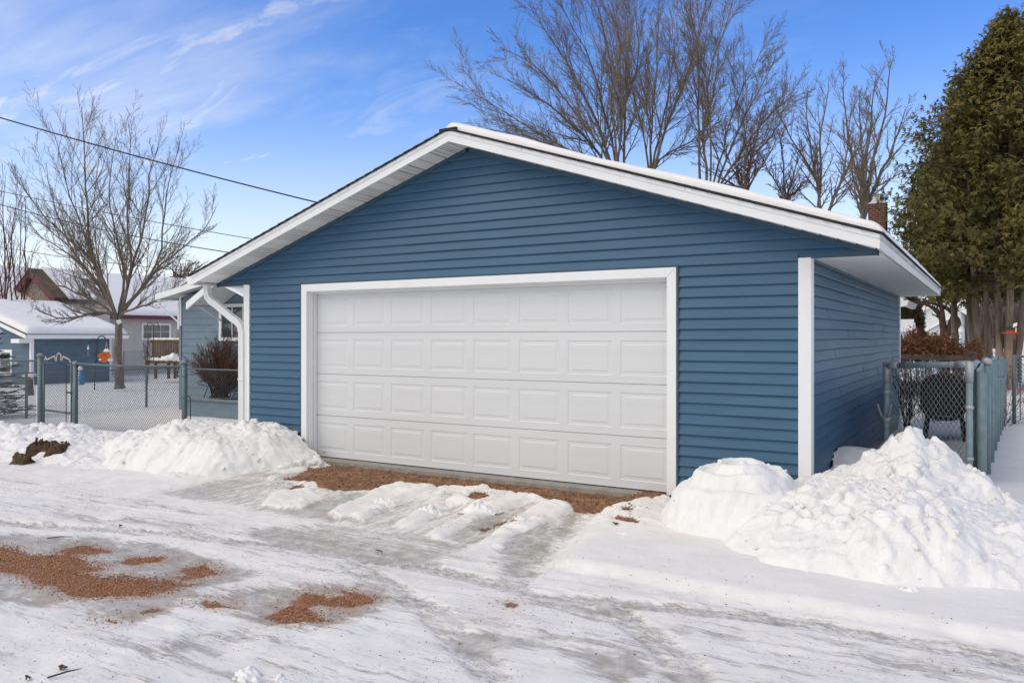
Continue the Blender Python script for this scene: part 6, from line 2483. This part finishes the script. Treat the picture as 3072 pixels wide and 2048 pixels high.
roof_snow(th, (TX - 5.2, TX + .5), (17.6, 40.4), lambda X, Y: te - .13 + (TX + .5 - X) * ts, .26, seed=6, ny=70)
p = at(468, 1000, x=TX)
window(th, TX + .015, p.y, at(468, 1020, x=TX).z, at(468, 969, x=TX).z, 2.1, 'y', 1, 3, 2, .13)
# maroon cross gable on the roof
GYp = 24.75
gm_, ga, gb_ = at(104, 812, y=GYp), at(47, 890, y=GYp), at(180, 893, y=GYp)
MB().box(ga.x + .35, gb_.x - .5, GYp + .03, GYp + 3.2, -1.2, min(ga.z, gb_.z) - .25).build('wing_wall', M_tan, th)
gab = MB().prism([(ga.x + .35, GYp + .02, ga.z - .3), (gb_.x - .45, GYp + .02, gb_.z - .3), (gm_.x, GYp + .02, gm_.z - .25)], (0, 3.2, 0)).build('gable', mat('stone_gable', (0.27, 0.22, 0.18), .9, .3, 8, .6, 20), th)
b = MB()
b.prism([(ga.x, GYp - .3, ga.z - .05), (gm_.x, GYp - .3, gm_.z + .02), (gm_.x, GYp - .3, gm_.z - .34), (ga.x + .12, GYp - .3, ga.z - .36)], (0, .06, 0))
b.prism([(gm_.x, GYp - .3, gm_.z + .02), (gb_.x, GYp - .3, gb_.z - .05), (gb_.x - .12, GYp - .3, gb_.z - .36), (gm_.x, GYp - .3, gm_.z - .34)], (0, .06, 0))
b.build('barge_board', M_maroon, gab)
b = MB()
b.prism([(ga.x - .05, GYp - .34, ga.z - .04), (gm_.x, GYp - .34, gm_.z + .03), (gm_.x, GYp - .34, gm_.z + .12), (ga.x - .1, GYp - .34, ga.z + .02)], (0, .75, 0))
b.prism([(gm_.x, GYp - .34, gm_.z + .03), (gb_.x + .05, GYp - .34, gb_.z - .04), (gb_.x + .1, GYp - .34, gb_.z + .02), (gm_.x, GYp - .34, gm_.z + .12)], (0, .75, 0))
b.build('gable_roof', mat('brown_shingle', (0.12, 0.085, 0.06), .95, .35, 12, .6, 60), gab)
b = MB()
b.prism([(ga.x - .05, GYp + .415, ga.z - .04), (gm_.x, GYp + .415, gm_.z + .03), (gm_.x, GYp + .415, gm_.z + .22), (ga.x - .1, GYp + .415, ga.z + .12)], (0, 1.6, 0))
b.prism([(gm_.x, GYp + .415, gm_.z + .03), (gb_.x + .05, GYp + .415, gb_.z - .04), (gb_.x + .1, GYp + .415, gb_.z + .12), (gm_.x, GYp + .415, gm_.z + .22)], (0, 1.6, 0))
b.build('gable_snow', M_snow, gab)

# farther house at the far left
fh = empty('house', (-66, 26, -1))
tag(fh, 'far house whose steep snowy roof shows at the left edge above the blue outbuilding', 'house')
FX = -64.0
pa = at(85, 840, x=FX)
pr = at(-20, 796, x=FX)
MB().prism([(FX, pa.y, -1.5), (FX, pa.y, pa.z - .1), (FX, pr.y, pr.z - .1), (FX, 2 * pr.y - pa.y, pa.z - .1), (FX, 2 * pr.y - pa.y, -1.5)], (-9, 0, 0)).build('wall', M_tan, fh)
b = MB()
b.prism([(FX + .5, pa.y + .6, pa.z - .4), (FX + .5, pr.y, pr.z), (FX + .5, pr.y, pr.z + .12), (FX + .5, pa.y + .6, pa.z - .28)], (-10, 0, 0))
b.prism([(FX + .5, 2 * pr.y - pa.y, pa.z - .1), (FX + .5, pr.y, pr.z), (FX + .5, pr.y, pr.z + .12), (FX + .5, 2 * pr.y - pa.y, pa.z + .02)], (-10, 0, 0))
b.build('roof', M_shingle, fh)
# its front wing with a snow slope towards us
q0, q1 = at(-60, 890, x=FX + 4), at(84, 890, x=FX + 4)
V_ = [(FX + .52, at(-60, 800, x=FX + .52).y, at(-60, 803, x=FX + .52).z), (FX + .52, at(30, 812, x=FX + .52).y, at(30, 806, x=FX + .52).z), (FX + .52, at(86, 840, x=FX + .52).y, at(86, 836, x=FX + .52).z), (FX + 5, q1.y, at(84, 915, x=FX + 5).z), (FX + 5, q0.y, at(-60, 915, x=FX + 5).z)]
MB().prism(V_, (-.2, 0, -.25)).build('wing_roof', M_snow, fh)
MB().box(FX, FX + 4.6, q0.y, q1.y - .3, -1.5, 3.0).build('wing_wall', M_tan, fh)

# deck
dk = empty('deck', (-29.5, 21.5, -.6))
tag(dk, 'brown wooden deck with baluster railing and snow on its rail beside the tan house', 'deck')
td = 35.5
pA, pB = at(452, 1022, t=td), at(560, 1022, t=td)
dv = (pB - pA)
dvn = dv.normalized()
nv = Vector((-dvn.y, dvn.x, 0))


def dpt(f, py):
    p = pA.lerp(pB, f)
    return Vector((p.x, p.y, at(452 + (560 - 452) * f, py, t=td).z))


def beam(name, f0, f1, pya, pyb, th=.10, off=0.0, m=M_wood_dk):
    a, c = dpt(f0, pya), dpt(f1, pya)
    zb = dpt(f0, pyb).z
    v0 = nv * off
    return MB().prism([a + v0, c + v0, Vector((c.x, c.y, zb)) + v0, Vector((a.x, a.y, zb)) + v0], nv * th).build(name, m, dk)


beam('top_rail', 0, 1, 1020, 1027, .12, -.06)
beam('bottom_rail', 0, 1, 1067, 1073, .08, -.04)
beam('rim_joist', -.03, 1, 1081, 1089, 3.0, -.35)
for k in range(22):
    f0 = .035 + k * .0445
    beam('baluster', f0, f0 + .026, 1027.2, 1066.8, .04, -.02)
for f0 in (.04, .40, .58):
    beam('deck_post', f0, f0 + .06, 1089.2, 1136, .12, .2)
snowrail = [dpt(f, 1017) for f in np.linspace(-.01, 1, 14)]
o = MB().tube(snowrail, [.05 + .02 * (k % 3) / 3 for k in range(14)], 8).build('rail_snow', M_snow, dk, smooth=True)
C = [dpt(f, 1078 - 5 * math.exp(-((f - .7) / .2) ** 2)) - nv * .25 for f in np.linspace(.05, .98, 18)]
V, F = clods(C, [.10 + .08 * math.exp(-((f - .7) / .2) ** 2) for f in np.linspace(.05, .98, 18)], 9)
link('deck_snow', fast_mesh('deck_snow', V, tris=F, smooth=True), M_snow, dk)

# house behind the garage: only its chimney shows over the roof
bh = empty('house', (-7.5, 29, 0))
tag(bh, 'house behind the garage of which only the brick chimney and a gutter end show', 'house')
MB().prism([(-11.5, 24.6, -.2), (-2.62, 24.6, -.2), (-2.62, 24.6, 2.5), (-7, 24.6, 3.9), (-11.5, 24.6, 2.5)], (0, 2.3, 0)).build('wall', M_whitesiding, bh)
b = MB()
b.prism([(-7, 24.2, 3.95), (-2.1, 24.2, 2.40), (-2.1, 24.2, 2.56), (-7, 24.2, 4.1)], (0, 2.9, 0))
b.prism([(-7, 24.2, 3.95), (-12, 24.2, 2.40), (-12, 24.2, 2.56), (-7, 24.2, 4.1)], (0, 2.9, 0))
b.build('roof', M_shingle, bh)
roof_snow(bh, (-7, -2.15), (24.3, 27.0), lambda X, Y: 2.57 + (-2.1 - X) * .305, .12, seed=8)
b = MB()
gp = [(0, .03), (.13, .03), (.135, 0), (.11, -.03), (.085, -.11), (0, -.13)]
b.prism([(-2.1 + a, 24.15, 2.50 + c) for a, c in gp], (0, 2.9, 0))
b.build('gutter', M_white_al, bh)
MB().prism([(-2.6, 24.19, 2.36), (-2.1, 24.19, 2.36), (-2.1, 24.19, 2.58), (-2.6, 24.19, 2.72)], (0, .02, 0)).build('rake_board', M_white_al, bh)
# chimney of single bricks
ct = 25.6
c0, c1 = at(2604, 612, t=ct), at(2660, 612, t=ct)
cw = c1.x - c0.x
cyb = c0.y
ctop = at(2630, 611, t=ct).z
cbot = 3.2
cdep = .60
chm = MB().box(c0.x + .008, c0.x + cw - .008, cyb + .008, cyb + cdep, cbot, ctop - .012).build('chimney', M_mortar, bh)
bl, bhh, jt = (cw - 2 * .011) / 3.0, .0560, .0115
brick_cache = {}


def brick(x0, x1, y0, y1, z):
    key = (round(x1 - x0, 4), round(y1 - y0, 4))
    if key not in brick_cache:
        brick_cache[key] = MB().box(0, x1 - x0, 0, y1 - y0, 0, bhh).build('brick', M_brick, chm)
        o_ = brick_cache[key]
    else:
        o_ = link('brick', brick_cache[key].data, M_brick, chm)
    o_.location = (x0, y0, z)


z = ctop - .012 - bhh
row = 0
while z > ctop - 1.35:
    xs_ = [c0.x]
    first = bl if row % 2 == 0 else bl / 2
    x = c0.x
    while x < c0.x + cw - .02:
        xe = min(x + (first if x == c0.x else bl), c0.x + cw)
        if xe - x > .03:
            brick(x, xe, cyb, cyb + .05, z)
        x = xe + jt
    y = cyb + .05 + jt
    k = 0
    while y < cyb + cdep - .03:
        ye = min(y + (.19 if (k or row % 2) else .10), cyb + cdep)
        brick(c0.x + cw - .05, c0.x + cw, y, ye, z)
        y = ye + jt
        k += 1
    z -= bhh + jt
    row += 1
b = MB()
cx0, cx1 = c0.x - .02, c0.x + cw + .02
b.add([(cx0, cyb - .02, ctop - .012), (cx1, cyb - .02, ctop - .012), (cx1, cyb + cdep + .02, ctop - .012), (cx0, cyb + cdep + .02, ctop - .012), (cx0 + .12, cyb + .12, ctop + .085), (cx1 - .10, cyb + .12, ctop + .085), (cx1 - .10, cyb + cdep - .12, ctop + .085), (cx0 + .12, cyb + cdep - .12, ctop + .085)],
      [(0, 1, 5, 4), (1, 2, 6, 5), (2, 3, 7, 6), (3, 0, 4, 7), (4, 5, 6, 7), (3, 2, 1, 0)])
b.build('mortar_cap', mat('cap_mortar', (.55, .55, .54), .9, .1, 10), chm)
fx0, fx1 = at(2624, 600, t=ct + .15).x, at(2647, 600, t=ct + .15).x
M_cream = mat('cream_metal', (.68, .64, .54), .6, .1, 8)
b = MB()
b.box(fx0 - .05, fx1 + .05, cyb + .13, cyb + .40, ctop + .09, ctop + .12)
b.box(fx0, fx1, cyb + .16, cyb + .37, ctop + .12, ctop + .17)
# mesh cage
for k in range(5):
    x = fx0 + (fx1 - fx0) * k / 4
    b.box(x - .010, x + .010, cyb + .16, cyb + .175, ctop + .17, ctop + .30)
    b.box(x - .010, x + .010, cyb + .355, cyb + .37, ctop + .17, ctop + .30)
for zz_ in (.205, .24, .275):
    b.box(fx0, fx1, cyb + .157, cyb + .178, ctop + zz_ - .006, ctop + zz_ + .006)
b.box(fx0 - .035, fx1 + .035, cyb + .12, cyb + .41, ctop + .30, ctop + .315)
b.build('flue_cap', M_cream, chm)

# small white shed behind
ws = empty('shed', (-3.6, 39, 0))
tag(ws, 'small white shed with snowy gable roof and dark doorway beyond the garage side wall', 'shed')
ta = 36
wA, wB = at(2690, 1064, t=ta), at(2727, 1064, t=ta)
weav = at(2720, 995, t=ta).z
wr = at(2720, 966, t=ta).z
MB().box(wA.x - 1.5, wB.x, wA.y, wA.y + 1.7, -.1, weav).build('wall', M_whitesiding, ws)
MB().box(at(2702, 1000, y=wA.y - .02).x, at(2706.5, 1000, y=wA.y - .02).x, wA.y - .02, wA.y + .05, -.05, weav - .15).build('door', M_oldwood, ws)
MB().box(wB.x - .16, wB.x - .02, wA.y - .03, wA.y + .02, .55, 1.15).build('window', M_glass, ws)
b = MB()
b.prism([(wB.x + .2, wA.y - .3, weav - .02), (wB.x + .2, wA.y + .85, wr), (wB.x + .2, wA.y + 2, weav - .02)], (-2.2, 0, 0))
b.build('roof', M_white, ws)
X_, Y_ = np.meshgrid([wB.x - 1.9, wB.x + .16], [wA.y - .3, wA.y + .85])
b = MB()
b.prism([(wB.x + .16, wA.y - .32, weav + .0), (wB.x + .16, wA.y + .85, wr + .02), (wB.x + .16, wA.y + .85, wr + .14), (wB.x + .16, wA.y - .30, weav + .10)], (-2.1, 0, 0))
b.build('roof_snow', M_snow, ws)

# white gabled house far back
wh = empty('house', (-5, 86, 0))
tag(wh, 'large white gabled house with snowy roof far behind the forked tree', 'house')
ty = 84.0


def W(px, py):
    return at(px, py, y=ty)


pk = W(2826, 899)
el, er_ = W(2752, 949), W(2884, 935)
gl = W(2752, 1100).z
MB().prism([(el.x, ty, -1), (er_.x, ty, -1), (er_.x, ty, er_.z), (pk.x, ty, pk.z), (el.x, ty, el.z)], (0, 9, 0)).build('wall', M_whitesiding, wh)
lap_boards(wh, M_whitesiding, (el.x, ty), (er_.x, ty), .8, pk.z - .3, .22, seed=12, lip=.03,
           clip=lambda z: (max(0, (z - el.z) / (pk.z - el.z) * (pk.x - el.x)), (er_.x - el.x) - max(0, (z - er_.z) / (pk.z - er_.z) * (er_.x - pk.x))))
b = MB()
b.prism([(pk.x, ty - .4, pk.z), (el.x - .5, ty - .4, el.z - .35), (el.x - .5, ty - .4, el.z - .05), (pk.x, ty - .4, pk.z + .35)], (0, 9.6, 0))
b.prism([(pk.x, ty - .4, pk.z), (er_.x + .5, ty - .4, er_.z - .35), (er_.x + .5, ty - .4, er_.z - .05), (pk.x, ty - .4, pk.z + .35)], (0, 9.6, 0))
b.build('roof', M_white, wh)
b = MB()
b.prism([(pk.x, ty - .3, pk.z + .36), (el.x - .5, ty - .3, el.z - .04), (el.x - .5, ty - .3, el.z + .25), (pk.x, ty - .3, pk.z + .65)], (0, 9.4, 0))
b.prism([(pk.x, ty - .3, pk.z + .36), (er_.x + .5, ty - .3, er_.z - .04), (er_.x + .5, ty - .3, er_.z + .25), (pk.x, ty - .3, pk.z + .65)], (0, 9.4, 0))
b.build('roof_snow', M_snow, wh)
ty2 = 80.0


def W2(px, py):
    return at(px, py, y=ty2)


a_, c_, d_ = W2(2783, 992), W2(2850, 960), W2(2890, 985)
MB().prism([(a_.x, ty2, -1), (d_.x, ty2, -1), (d_.x, ty2, d_.z), (c_.x, ty2, c_.z), (a_.x, ty2, a_.z)], (0, 3.9, 0)).build('wing_wall', M_whitesiding, wh)
lap_boards(wh, M_whitesiding, (a_.x, ty2), (d_.x, ty2), .5, c_.z - .2, .22, seed=13, lip=.03,
           clip=lambda z: (max(0, (z - a_.z) / (c_.z - a_.z) * (c_.x - a_.x)), (d_.x - a_.x) - max(0, (z - d_.z) / (c_.z - d_.z) * (d_.x - c_.x))))
b = MB()
b.prism([(c_.x, ty2 - .4, c_.z + .1), (a_.x - .4, ty2 - .4, a_.z - .2), (a_.x - .4, ty2 - .4, a_.z + .05), (c_.x, ty2 - .4, c_.z + .4)], (0, 4.2, 0))
b.build('wing_roof', M_snow, wh)
p0, p1 = W2(2848, 997), W2(2886, 987)
MB().box(p0.x, p1.x, ty2 - 1.2, ty2 - .05, p0.z - .05, p1.z, .1).build('porch_snow', M_snow, wh)
MB().box(p0.x + .1, p1.x - .1, ty2 - 1.0, ty2 - .06, -.5, p0.z - .06).build('porch', M_whitesiding, wh)
window(wh, (W2(2865, 1010).x + W2(2883, 1010).x) / 2, ty2 - 1.0, W2(2870, 1014).z, W2(2870, 1001).z, W2(2884, 1010).x - W2(2864, 1010).x, 'x', -1, 2, 1, .10)
for (xa, xb) in ((2765, 2771), (2775, 2787)):
    MB().box(W(xa, 1000).x, W(xb, 1000).x, ty - .05, ty + .02, W(xa, 1016).z, W(xa, 998).z).build('window', M_glass, wh)
# red house and white wall at the far right
rh = empty('house', (2.5, 80, 0))
tag(rh, 'small dark red house with a snowy roof far behind the cedars at the right edge', 'house')
rA, rB, rP = at(3040, 1012, t=75), at(3110, 1012, t=75), at(3060, 974, t=75)
re_ = at(3044, 984, t=75)
MB().prism([(rA.x, rA.y, -1), (rB.x, rA.y, -1), (rB.x, rA.y, re_.z), (rP.x, rA.y, rP.z), (rA.x, rA.y, re_.z)], (0, 6, 0)).build('wall', mat('red_paint', (.22, .045, .03), .7, .15, 5), rh)
b = MB()
b.prism([(rP.x, rA.y - .3, rP.z), (rB.x + .5, rA.y - .3, re_.z - .1), (rB.x + .5, rA.y - .3, re_.z + .25), (rP.x, rA.y - .3, rP.z + .3)], (0, 6.5, 0))
b.prism([(rP.x, rA.y - .3, rP.z), (rA.x - .4, rA.y - .3, re_.z - .1), (rA.x - .4, rA.y - .3, re_.z + .25), (rP.x, rA.y - .3, rP.z + .3)], (0, 6.5, 0))
b.build('roof_snow', M_snow, rh)
for px_q in (3050, 3060):
    p = at(px_q, 989, t=74.9)
    MB().box(p.x - .12, p.x + .12, rA.y - .04, rA.y + .02, p.z - .22, p.z + .22).build('window', M_cream, rh)
wf = empty('board_fence', (2, 45, 0))
tag(wf, 'white solid board fence at the right edge beyond the cedar trunks', 'fence')
fA, fB = at(3049, 1060, t=42), at(3130, 1060, t=42)
n = 12
for k in range(n):
    x0_ = fA.x + (fB.x - fA.x) * k / n
    MB().box(x0_, x0_ + (fB.x - fA.x) / n - .012, fA.y, fA.y + .03, -.05, at(3049, 1017, t=42).z).build('board', M_white, wf)
MB().box(at(3046, 1010, t=42).x - .25, at(3046, 1010, t=42).x, fA.y, fA.y + .25, -.1, at(3046, 1018, t=42).z).build('post', M_oldwood, wf)

# distant woods on the horizon
rng = np.random.default_rng(111)
n = 14000
ang = np.concatenate([rng.uniform(R(-76), R(-44), n // 2), rng.uniform(R(-9), R(9), n // 2)])
dist = rng.uniform(125, 165, n)
X_, Y_ = np.sin(ang) * dist, np.cos(ang) * dist
hh = (7.5 + 4.0 * vnoise(ang * 30, np.zeros(n), 3)) * rng.uniform(.55, 1.05, n)
P0 = np.stack([X_, Y_, np.full(n, -2.0)], -1)
P1 = P0 + np.stack([rng.normal(size=n) * 1.2, rng.normal(size=n) * 1.2, hh], -1)
V, Q = seg_tubes(P0, P1, .10, .02, 3)
P2 = P0 + (P1 - P0) * rng.uniform(.35, .9, (n, 1))
P3 = P2 + np.stack([rng.normal(size=n) * 1.3, rng.normal(size=n) * 1.3, rng.uniform(.4, 2.2, n)], -1)
V2, Q2 = seg_tubes(P2, P3, .05, .02, 3)
V, Q = merge_vq([(V, Q), (V2, Q2)])
o = link('distant_woods', fast_mesh('distant_woods', V, quads=Q), mat('woods_haze_brown', (0.17, 0.125, 0.115), .9, .2, .3))
tag(o, 'far brown line of leafless woods along the horizon', kind='stuff')

# ------------------------------------------------------------------ overhead cables
def cable(label, a, c, sag, r):
    pts = []
    for k in range(33):
        f_ = k / 32
        p = a.lerp(c, f_)
        p.z -= sag * 4 * f_ * (1 - f_)
        pts.append(p)
    o_ = MB().tube(pts, r, 6).build('overhead_cable', M_wire_black, None, smooth=True)
    tag(o_, label, 'cable', 'overhead cables crossing the sky at the left')


MX_, MY_ = -11.0, 14.5
mast = MB().tube([(MX_, MY_, 2.4), (MX_, MY_, 4.05)], .03, 8).build('service_mast', M_galv, h1, smooth=True)
cable('thick black overhead cable, topmost of the four crossing the left sky', at(-420, 225, t=19), Vector((MX_, MY_, 4.0)), .15, .018)
cable('thin overhead cable, second from the top, crossing in front of the bare maple', at(-400, 478, t=26), Vector((MX_, MY_, 3.15)), .22, .010)
cable('overhead cable just below the second, ending near the garage eave', at(-400, 480, t=27), Vector((MX_, MY_, 2.95)), .60, .014)
cable('lowest thin overhead cable crossing the maple just above the snowy roofs', at(-400, 648, t=30), Vector((MX_, MY_, 2.8)), .55, .010)

# ------------------------------------------------------------------ yard things on the left
hk = empty('garden_hook', (0, 0, 0))
th_ = 25.0
hb = at(284, 1165, t=th_)
hk.location = (hb.x, hb.y, hb.z)
tag(hk, 'black double shepherd hook in the snow left of the maple trunk', 'garden hook')
b = MB()


def H5(zx, zy, t=th_):
    return at(220 + zx * 260 / 1853, 980 + zy * 220 / 1568, t=t)


b.tube([H5(452, 1350), H5(468, 900), H5(485, 640), H5(503, 400), H5(515, 300), H5(528, 240), H5(560, 205), H5(610, 192), H5(655, 210), H5(680, 250), H5(690, 295), H5(705, 310), H5(722, 300), H5(728, 268)], .018, 6)
b.tube([H5(507, 400), H5(505, 320), H5(490, 285), H5(455, 262), H5(410, 262), H5(370, 285), H5(348, 330), H5(335, 365), H5(318, 370), H5(305, 350), H5(307, 318)], .016, 6)
b.tube([H5(500, 560), H5(465, 558), H5(455, 600), H5(450, 635)], .014, 6)
b.tube([H5(475, 755), H5(480, 690), H5(505, 700), H5(500, 740)], .02, 6)
b.build('hook_pole', M_black_metal, hk, smooth=True)
fd = empty('bird_feeder', tuple(H5(690, 720)))
tag(fd, 'bright orange bird feeder with round discs and snow, hanging from the shepherd hook', 'bird feeder')
M_or = mat('orange_wood', (0.58, 0.135, 0.012), .55, .12, 12)
M_or_dk = mat('orange_wood_dark', (0.28, 0.055, 0.012), .6, .15, 12)


def disc(cx, cy, rx_, ry_, th, depth=0.0, n=20, name='disc', m=None):
    c = H5(cx, cy)
    vw = Vector((c.x, c.y, 0)).normalized()
    rt = Vector((vw.y, -vw.x, 0))
    k = 260 / 1853 / 2400 * th_
    pts = [c + rt * math.cos(2 * math.pi * a / n) * rx_ * k + Vector((0, 0, 1)) * math.sin(2 * math.pi * a / n) * ry_ * k - vw * depth for a in range(n)]
    return MB().prism(pts, vw * th).build(name, m or M_or, fd)


disc(665, 690, 58, 72, .03, .16, name='front_disc')
disc(580, 615, 46, 48, .03, .13, name='side_disc')
disc(760, 620, 46, 46, .03, .13, name='side_disc')
disc(632, 575, 42, 40, .03, .12, name='side_disc')
disc(718, 575, 40, 38, .03, .12, name='side_disc')
c = H5(690, 640)
vw = Vector((c.x, c.y, 0)).normalized()
rt = Vector((vw.y, -vw.x, 0))
k_ = 260 / 1853 / 2400 * th_
b = MB()
b.prism([H5(640, 530), H5(765, 530), H5(800, 740), H5(560, 740)], vw * .22)
b.build('feeder_body', M_or_dk, fd)
MB().prism([H5(560, 715), H5(835, 715), H5(820, 748), H5(575, 748)], vw * .30).build('tray', M_or, fd)
b = MB()
b.tube([H5(708, 310), H5(680, 520)], .008, 5)
b.tube([H5(708, 310), H5(735, 515)], .008, 5)
b.build('rope', mat('pale_rope', (.45, .37, .24), .9, .15, 30), fd)
V, F = clods([tuple(H5(720, 518)), tuple(H5(690, 522)), tuple(H5(745, 520)), tuple(H5(590, 700)), tuple(H5(795, 700))], [.07, .05, .05, .055, .075], 13, .7)
link('snow_cap', fast_mesh('snow_cap', V, tris=F, smooth=True), M_snow, fd)
wc = empty('wind_chime', tuple(H5(318, 500)))
tag(wc, 'slim grey wind chime hanging from the lower arm of the shepherd hook', 'wind chime')
MB().tube([H5(320, 372), H5(318, 440)], .006, 5).build('cord', M_white, wc)
MB().tube([H5(318, 430), H5(318, 482)], .028, 8).build('top_disc', M_white_al, wc)
for q in (-14, -2, 10):
    MB().tube([H5(318 + q, 482), H5(320 + q, 630 - abs(q))], .010, 6).build('chime_tube', mat('chime_bronze', (.20, .155, .145), .5, .1, 5), wc)

hk2 = empty('garden_hook', tuple(at(455, 1085, t=32)))
tag(hk2, 'thin dark double garden hook in front of the tan house window', 'garden hook')


def H7(zx, zy):
    return at(430 + zx * 140 / 784, 900 + zy * 280 / 1568, t=32)


b = MB()
b.tube([H7(175, 1040), H7(172, 620), H7(172, 430), H7(150, 395), H7(110, 380), H7(75, 395), H7(60, 440)], .016, 5)
b.tube([H7(172, 440), H7(185, 395), H7(215, 376), H7(245, 395), H7(262, 470)], .014, 5)
b.build('hook_pole', M_black_metal, hk2)

# blue and white ornament and snow topped stand by the gate
p = at(244, 1144, t=22)
orn = empty('lawn_ornament', (p.x, p.y, p.z - .05))
tag(orn, 'small blue and white figure standing in the snow just right of the walk gate', 'lawn ornament')
MB().lathe((p.x - .06, p.y, p.z - .1), [(.10, 0), (.12, .15), (.09, .32), (.07, .36), (.075, .44), (.03, .52)], 10).build('white_body', M_white, orn, smooth=True)
MB().lathe((p.x + .07, p.y - .03, p.z - .08), [(.06, 0), (.085, .12), (.07, .28), (.03, .40)], 10).build('blue_body', mat('bright_blue', (.01, .20, .42), .5, .1, 10), orn, smooth=True)
p = at(89, 1168, t=21)
std = empty('garden_stand', (p.x, p.y, p.z - .1))
tag(std, 'brown stump-like stand with a flat snow topped slab left of the walk gate', 'stand')
MB().lathe((p.x, p.y, p.z - .15), [(.11, 0), (.085, .2), (.08, .45)], 10).build('stump', M_bark, std)
MB().box(p.x - .25, p.x + .25, p.y - .2, p.y + .2, p.z + .30, p.z + .34, .01).build('slab', M_oldwood, std)
V, F = clods([(p.x - .1, p.y, p.z + .35), (p.x + .1, p.y, p.z + .35), (p.x, p.y, p.z + .36)], [.16, .15, .14], 15, .35)
link('snow_cap', fast_mesh('snow_cap', V, tris=F, smooth=True), M_snow, std)

# ------------------------------------------------------------------ right edge things
p = at(3028, 992, t=21)
bf = empty('bird_feeder', tuple(p))
tag(bf, 'small orange-red roofed bird feeder hanging before the cedar trunks at the right edge', 'bird feeder')
M_red = mat('feeder_red', (.50, .06, .02), .5, .1, 10)
MB().prism([(p.x - .14, p.y - .1, p.z + .03), (p.x, p.y - .1, p.z + .15), (p.x + .14, p.y - .1, p.z + .03)], (0, .22, 0)).build('feeder_roof', M_oldwood, bf)
MB().box(p.x - .18, p.x + .20, p.y - .14, p.y + .16, p.z - .07, p.z - .045).build('tray', M_red, bf)
MB().box(p.x - .07, p.x + .07, p.y - .06, p.y + .06, p.z - .044, p.z + .03).build('seed_box', mat('feeder_orange', (.42, .13, .03), .5, .15, 10), bf)
MB().tube([(p.x, p.y, p.z + .15), (p.x + .02, p.y, p.z + 1.1)], .006, 5).build('hanger', M_black_metal, bf)
p = at(3059, 1146, t=19)
gs = empty('garden_stake', tuple(p))
tag(gs, 'dark green twisted garden stake behind the far right wire fence', 'garden stake')
b = MB()
for ph in (0, math.pi):
    b.tube([(p.x + .035 * math.cos(q * .9 + ph), p.y + .035 * math.sin(q * .9 + ph), p.z + .025 * q) for q in range(24)], .020, 6)
b.tube([(p.x, p.y, p.z - .1), (p.x, p.y, p.z + .72)], .012, 6)
b.build('stake', mat('dark_green', (.015, .075, .05), .5, .1, 8), gs)
p = at(3050, 1178, t=17.5)
sl = MB()
sl.prism([p, p + Vector((.35, .05, .25)), p + Vector((.35, .05, .33)), p + Vector((.03, 0, .09))], (.05, .14, 0))
o = sl.build('plank', mat('faded_red', (.36, .085, .085), .7, .12, 8))
tag(o, 'faded red plank leaning in the snow behind the far right wire fence', 'plank')

# ------------------------------------------------------------------ leaves and twigs on the snow
M_leaf = mat('dead_leaf', (.11, .058, .030), .9, .3, 30)


def leaf(px, py, r, label, z=None, up=0.4, t=None):
    p = at(px, py, t=t) if t else at(px, py, z=-.03 if z is None else z)
    if z is None and not t:
        p.z = gz(p.x, p.y) + .01
    g_ = random.Random(int(px * 7 + py))
    pts = []
    n_ = 11
    a0 = g_.uniform(0, 6.28)
    for k in range(n_):
        a = a0 + 2 * math.pi * k / n_
        rr = r * (1.0 if k % 2 == 0 else .52) * g_.uniform(.8, 1.15)
        x, y = rr * math.cos(a), rr * math.sin(a) * .8
        pts.append((p.x + x, p.y + y * math.cos(up), p.z + abs(y) * math.sin(up) + .012 * math.cos(2 * a)))
    b = MB()
    c_ = (p.x, p.y, p.z + .008)
    b.add(pts + [c_], [(k, (k + 1) % n_, n_) for k in range(n_)])
    b.tube([c_, (p.x + r * .9, p.y - r * .8, p.z + .004)], .0015, 4)
    o_ = b.build('dead_leaf', M_leaf)
    sm = o_.modifiers.new('thick', 'SOLIDIFY')
    sm.thickness = .0012
    tag(o_, label, 'leaf', 'dead leaves lying on the snow')


leaf(527, 1296, .055, 'curled brown leaf on the snow bank at the foot of the fence corner post', t=12.2, up=1.0)
leaf(188, 1993, .030, 'brown dead leaf on the snow nearest the lower left corner')
leaf(84, 2022, .022, 'dark small dead leaf just left of the nearest brown leaf')
leaf(362, 1572, .022, 'tiny dark leaf on the alley snow above the red gravel')
leaf(1848, 1588, .03, 'olive coloured leaf on the snow right of the driveway')


def twig(px, py, ln, a, label):
    p = at(px, py, z=-.03)
    p.z = gz(p.x, p.y) + .012
    q = p + Vector((math.cos(a) * ln, math.sin(a) * ln, .012))
    o_ = MB().tube([p, p.lerp(q, .5) + Vector((.01, .01, .006)), q], [.005, .004, .002], 5).build('fallen_twig', M_twig)
    tag(o_, label, 'twig', 'fallen twigs on the snow')


twig(142, 1606, .20, .5, 'fallen twig on the packed snow left of the alley above the gravel')
twig(142, 2025, .14, 1.1, 'fallen twig lying by the brown leaf in the lower left corner')
twig(1130, 1640, .16, -.6, 'fallen twig on the grey ice below the shovelled strips')
twig(2470, 1590, .15, .8, 'bent twig stuck on the face of the big snow heap')
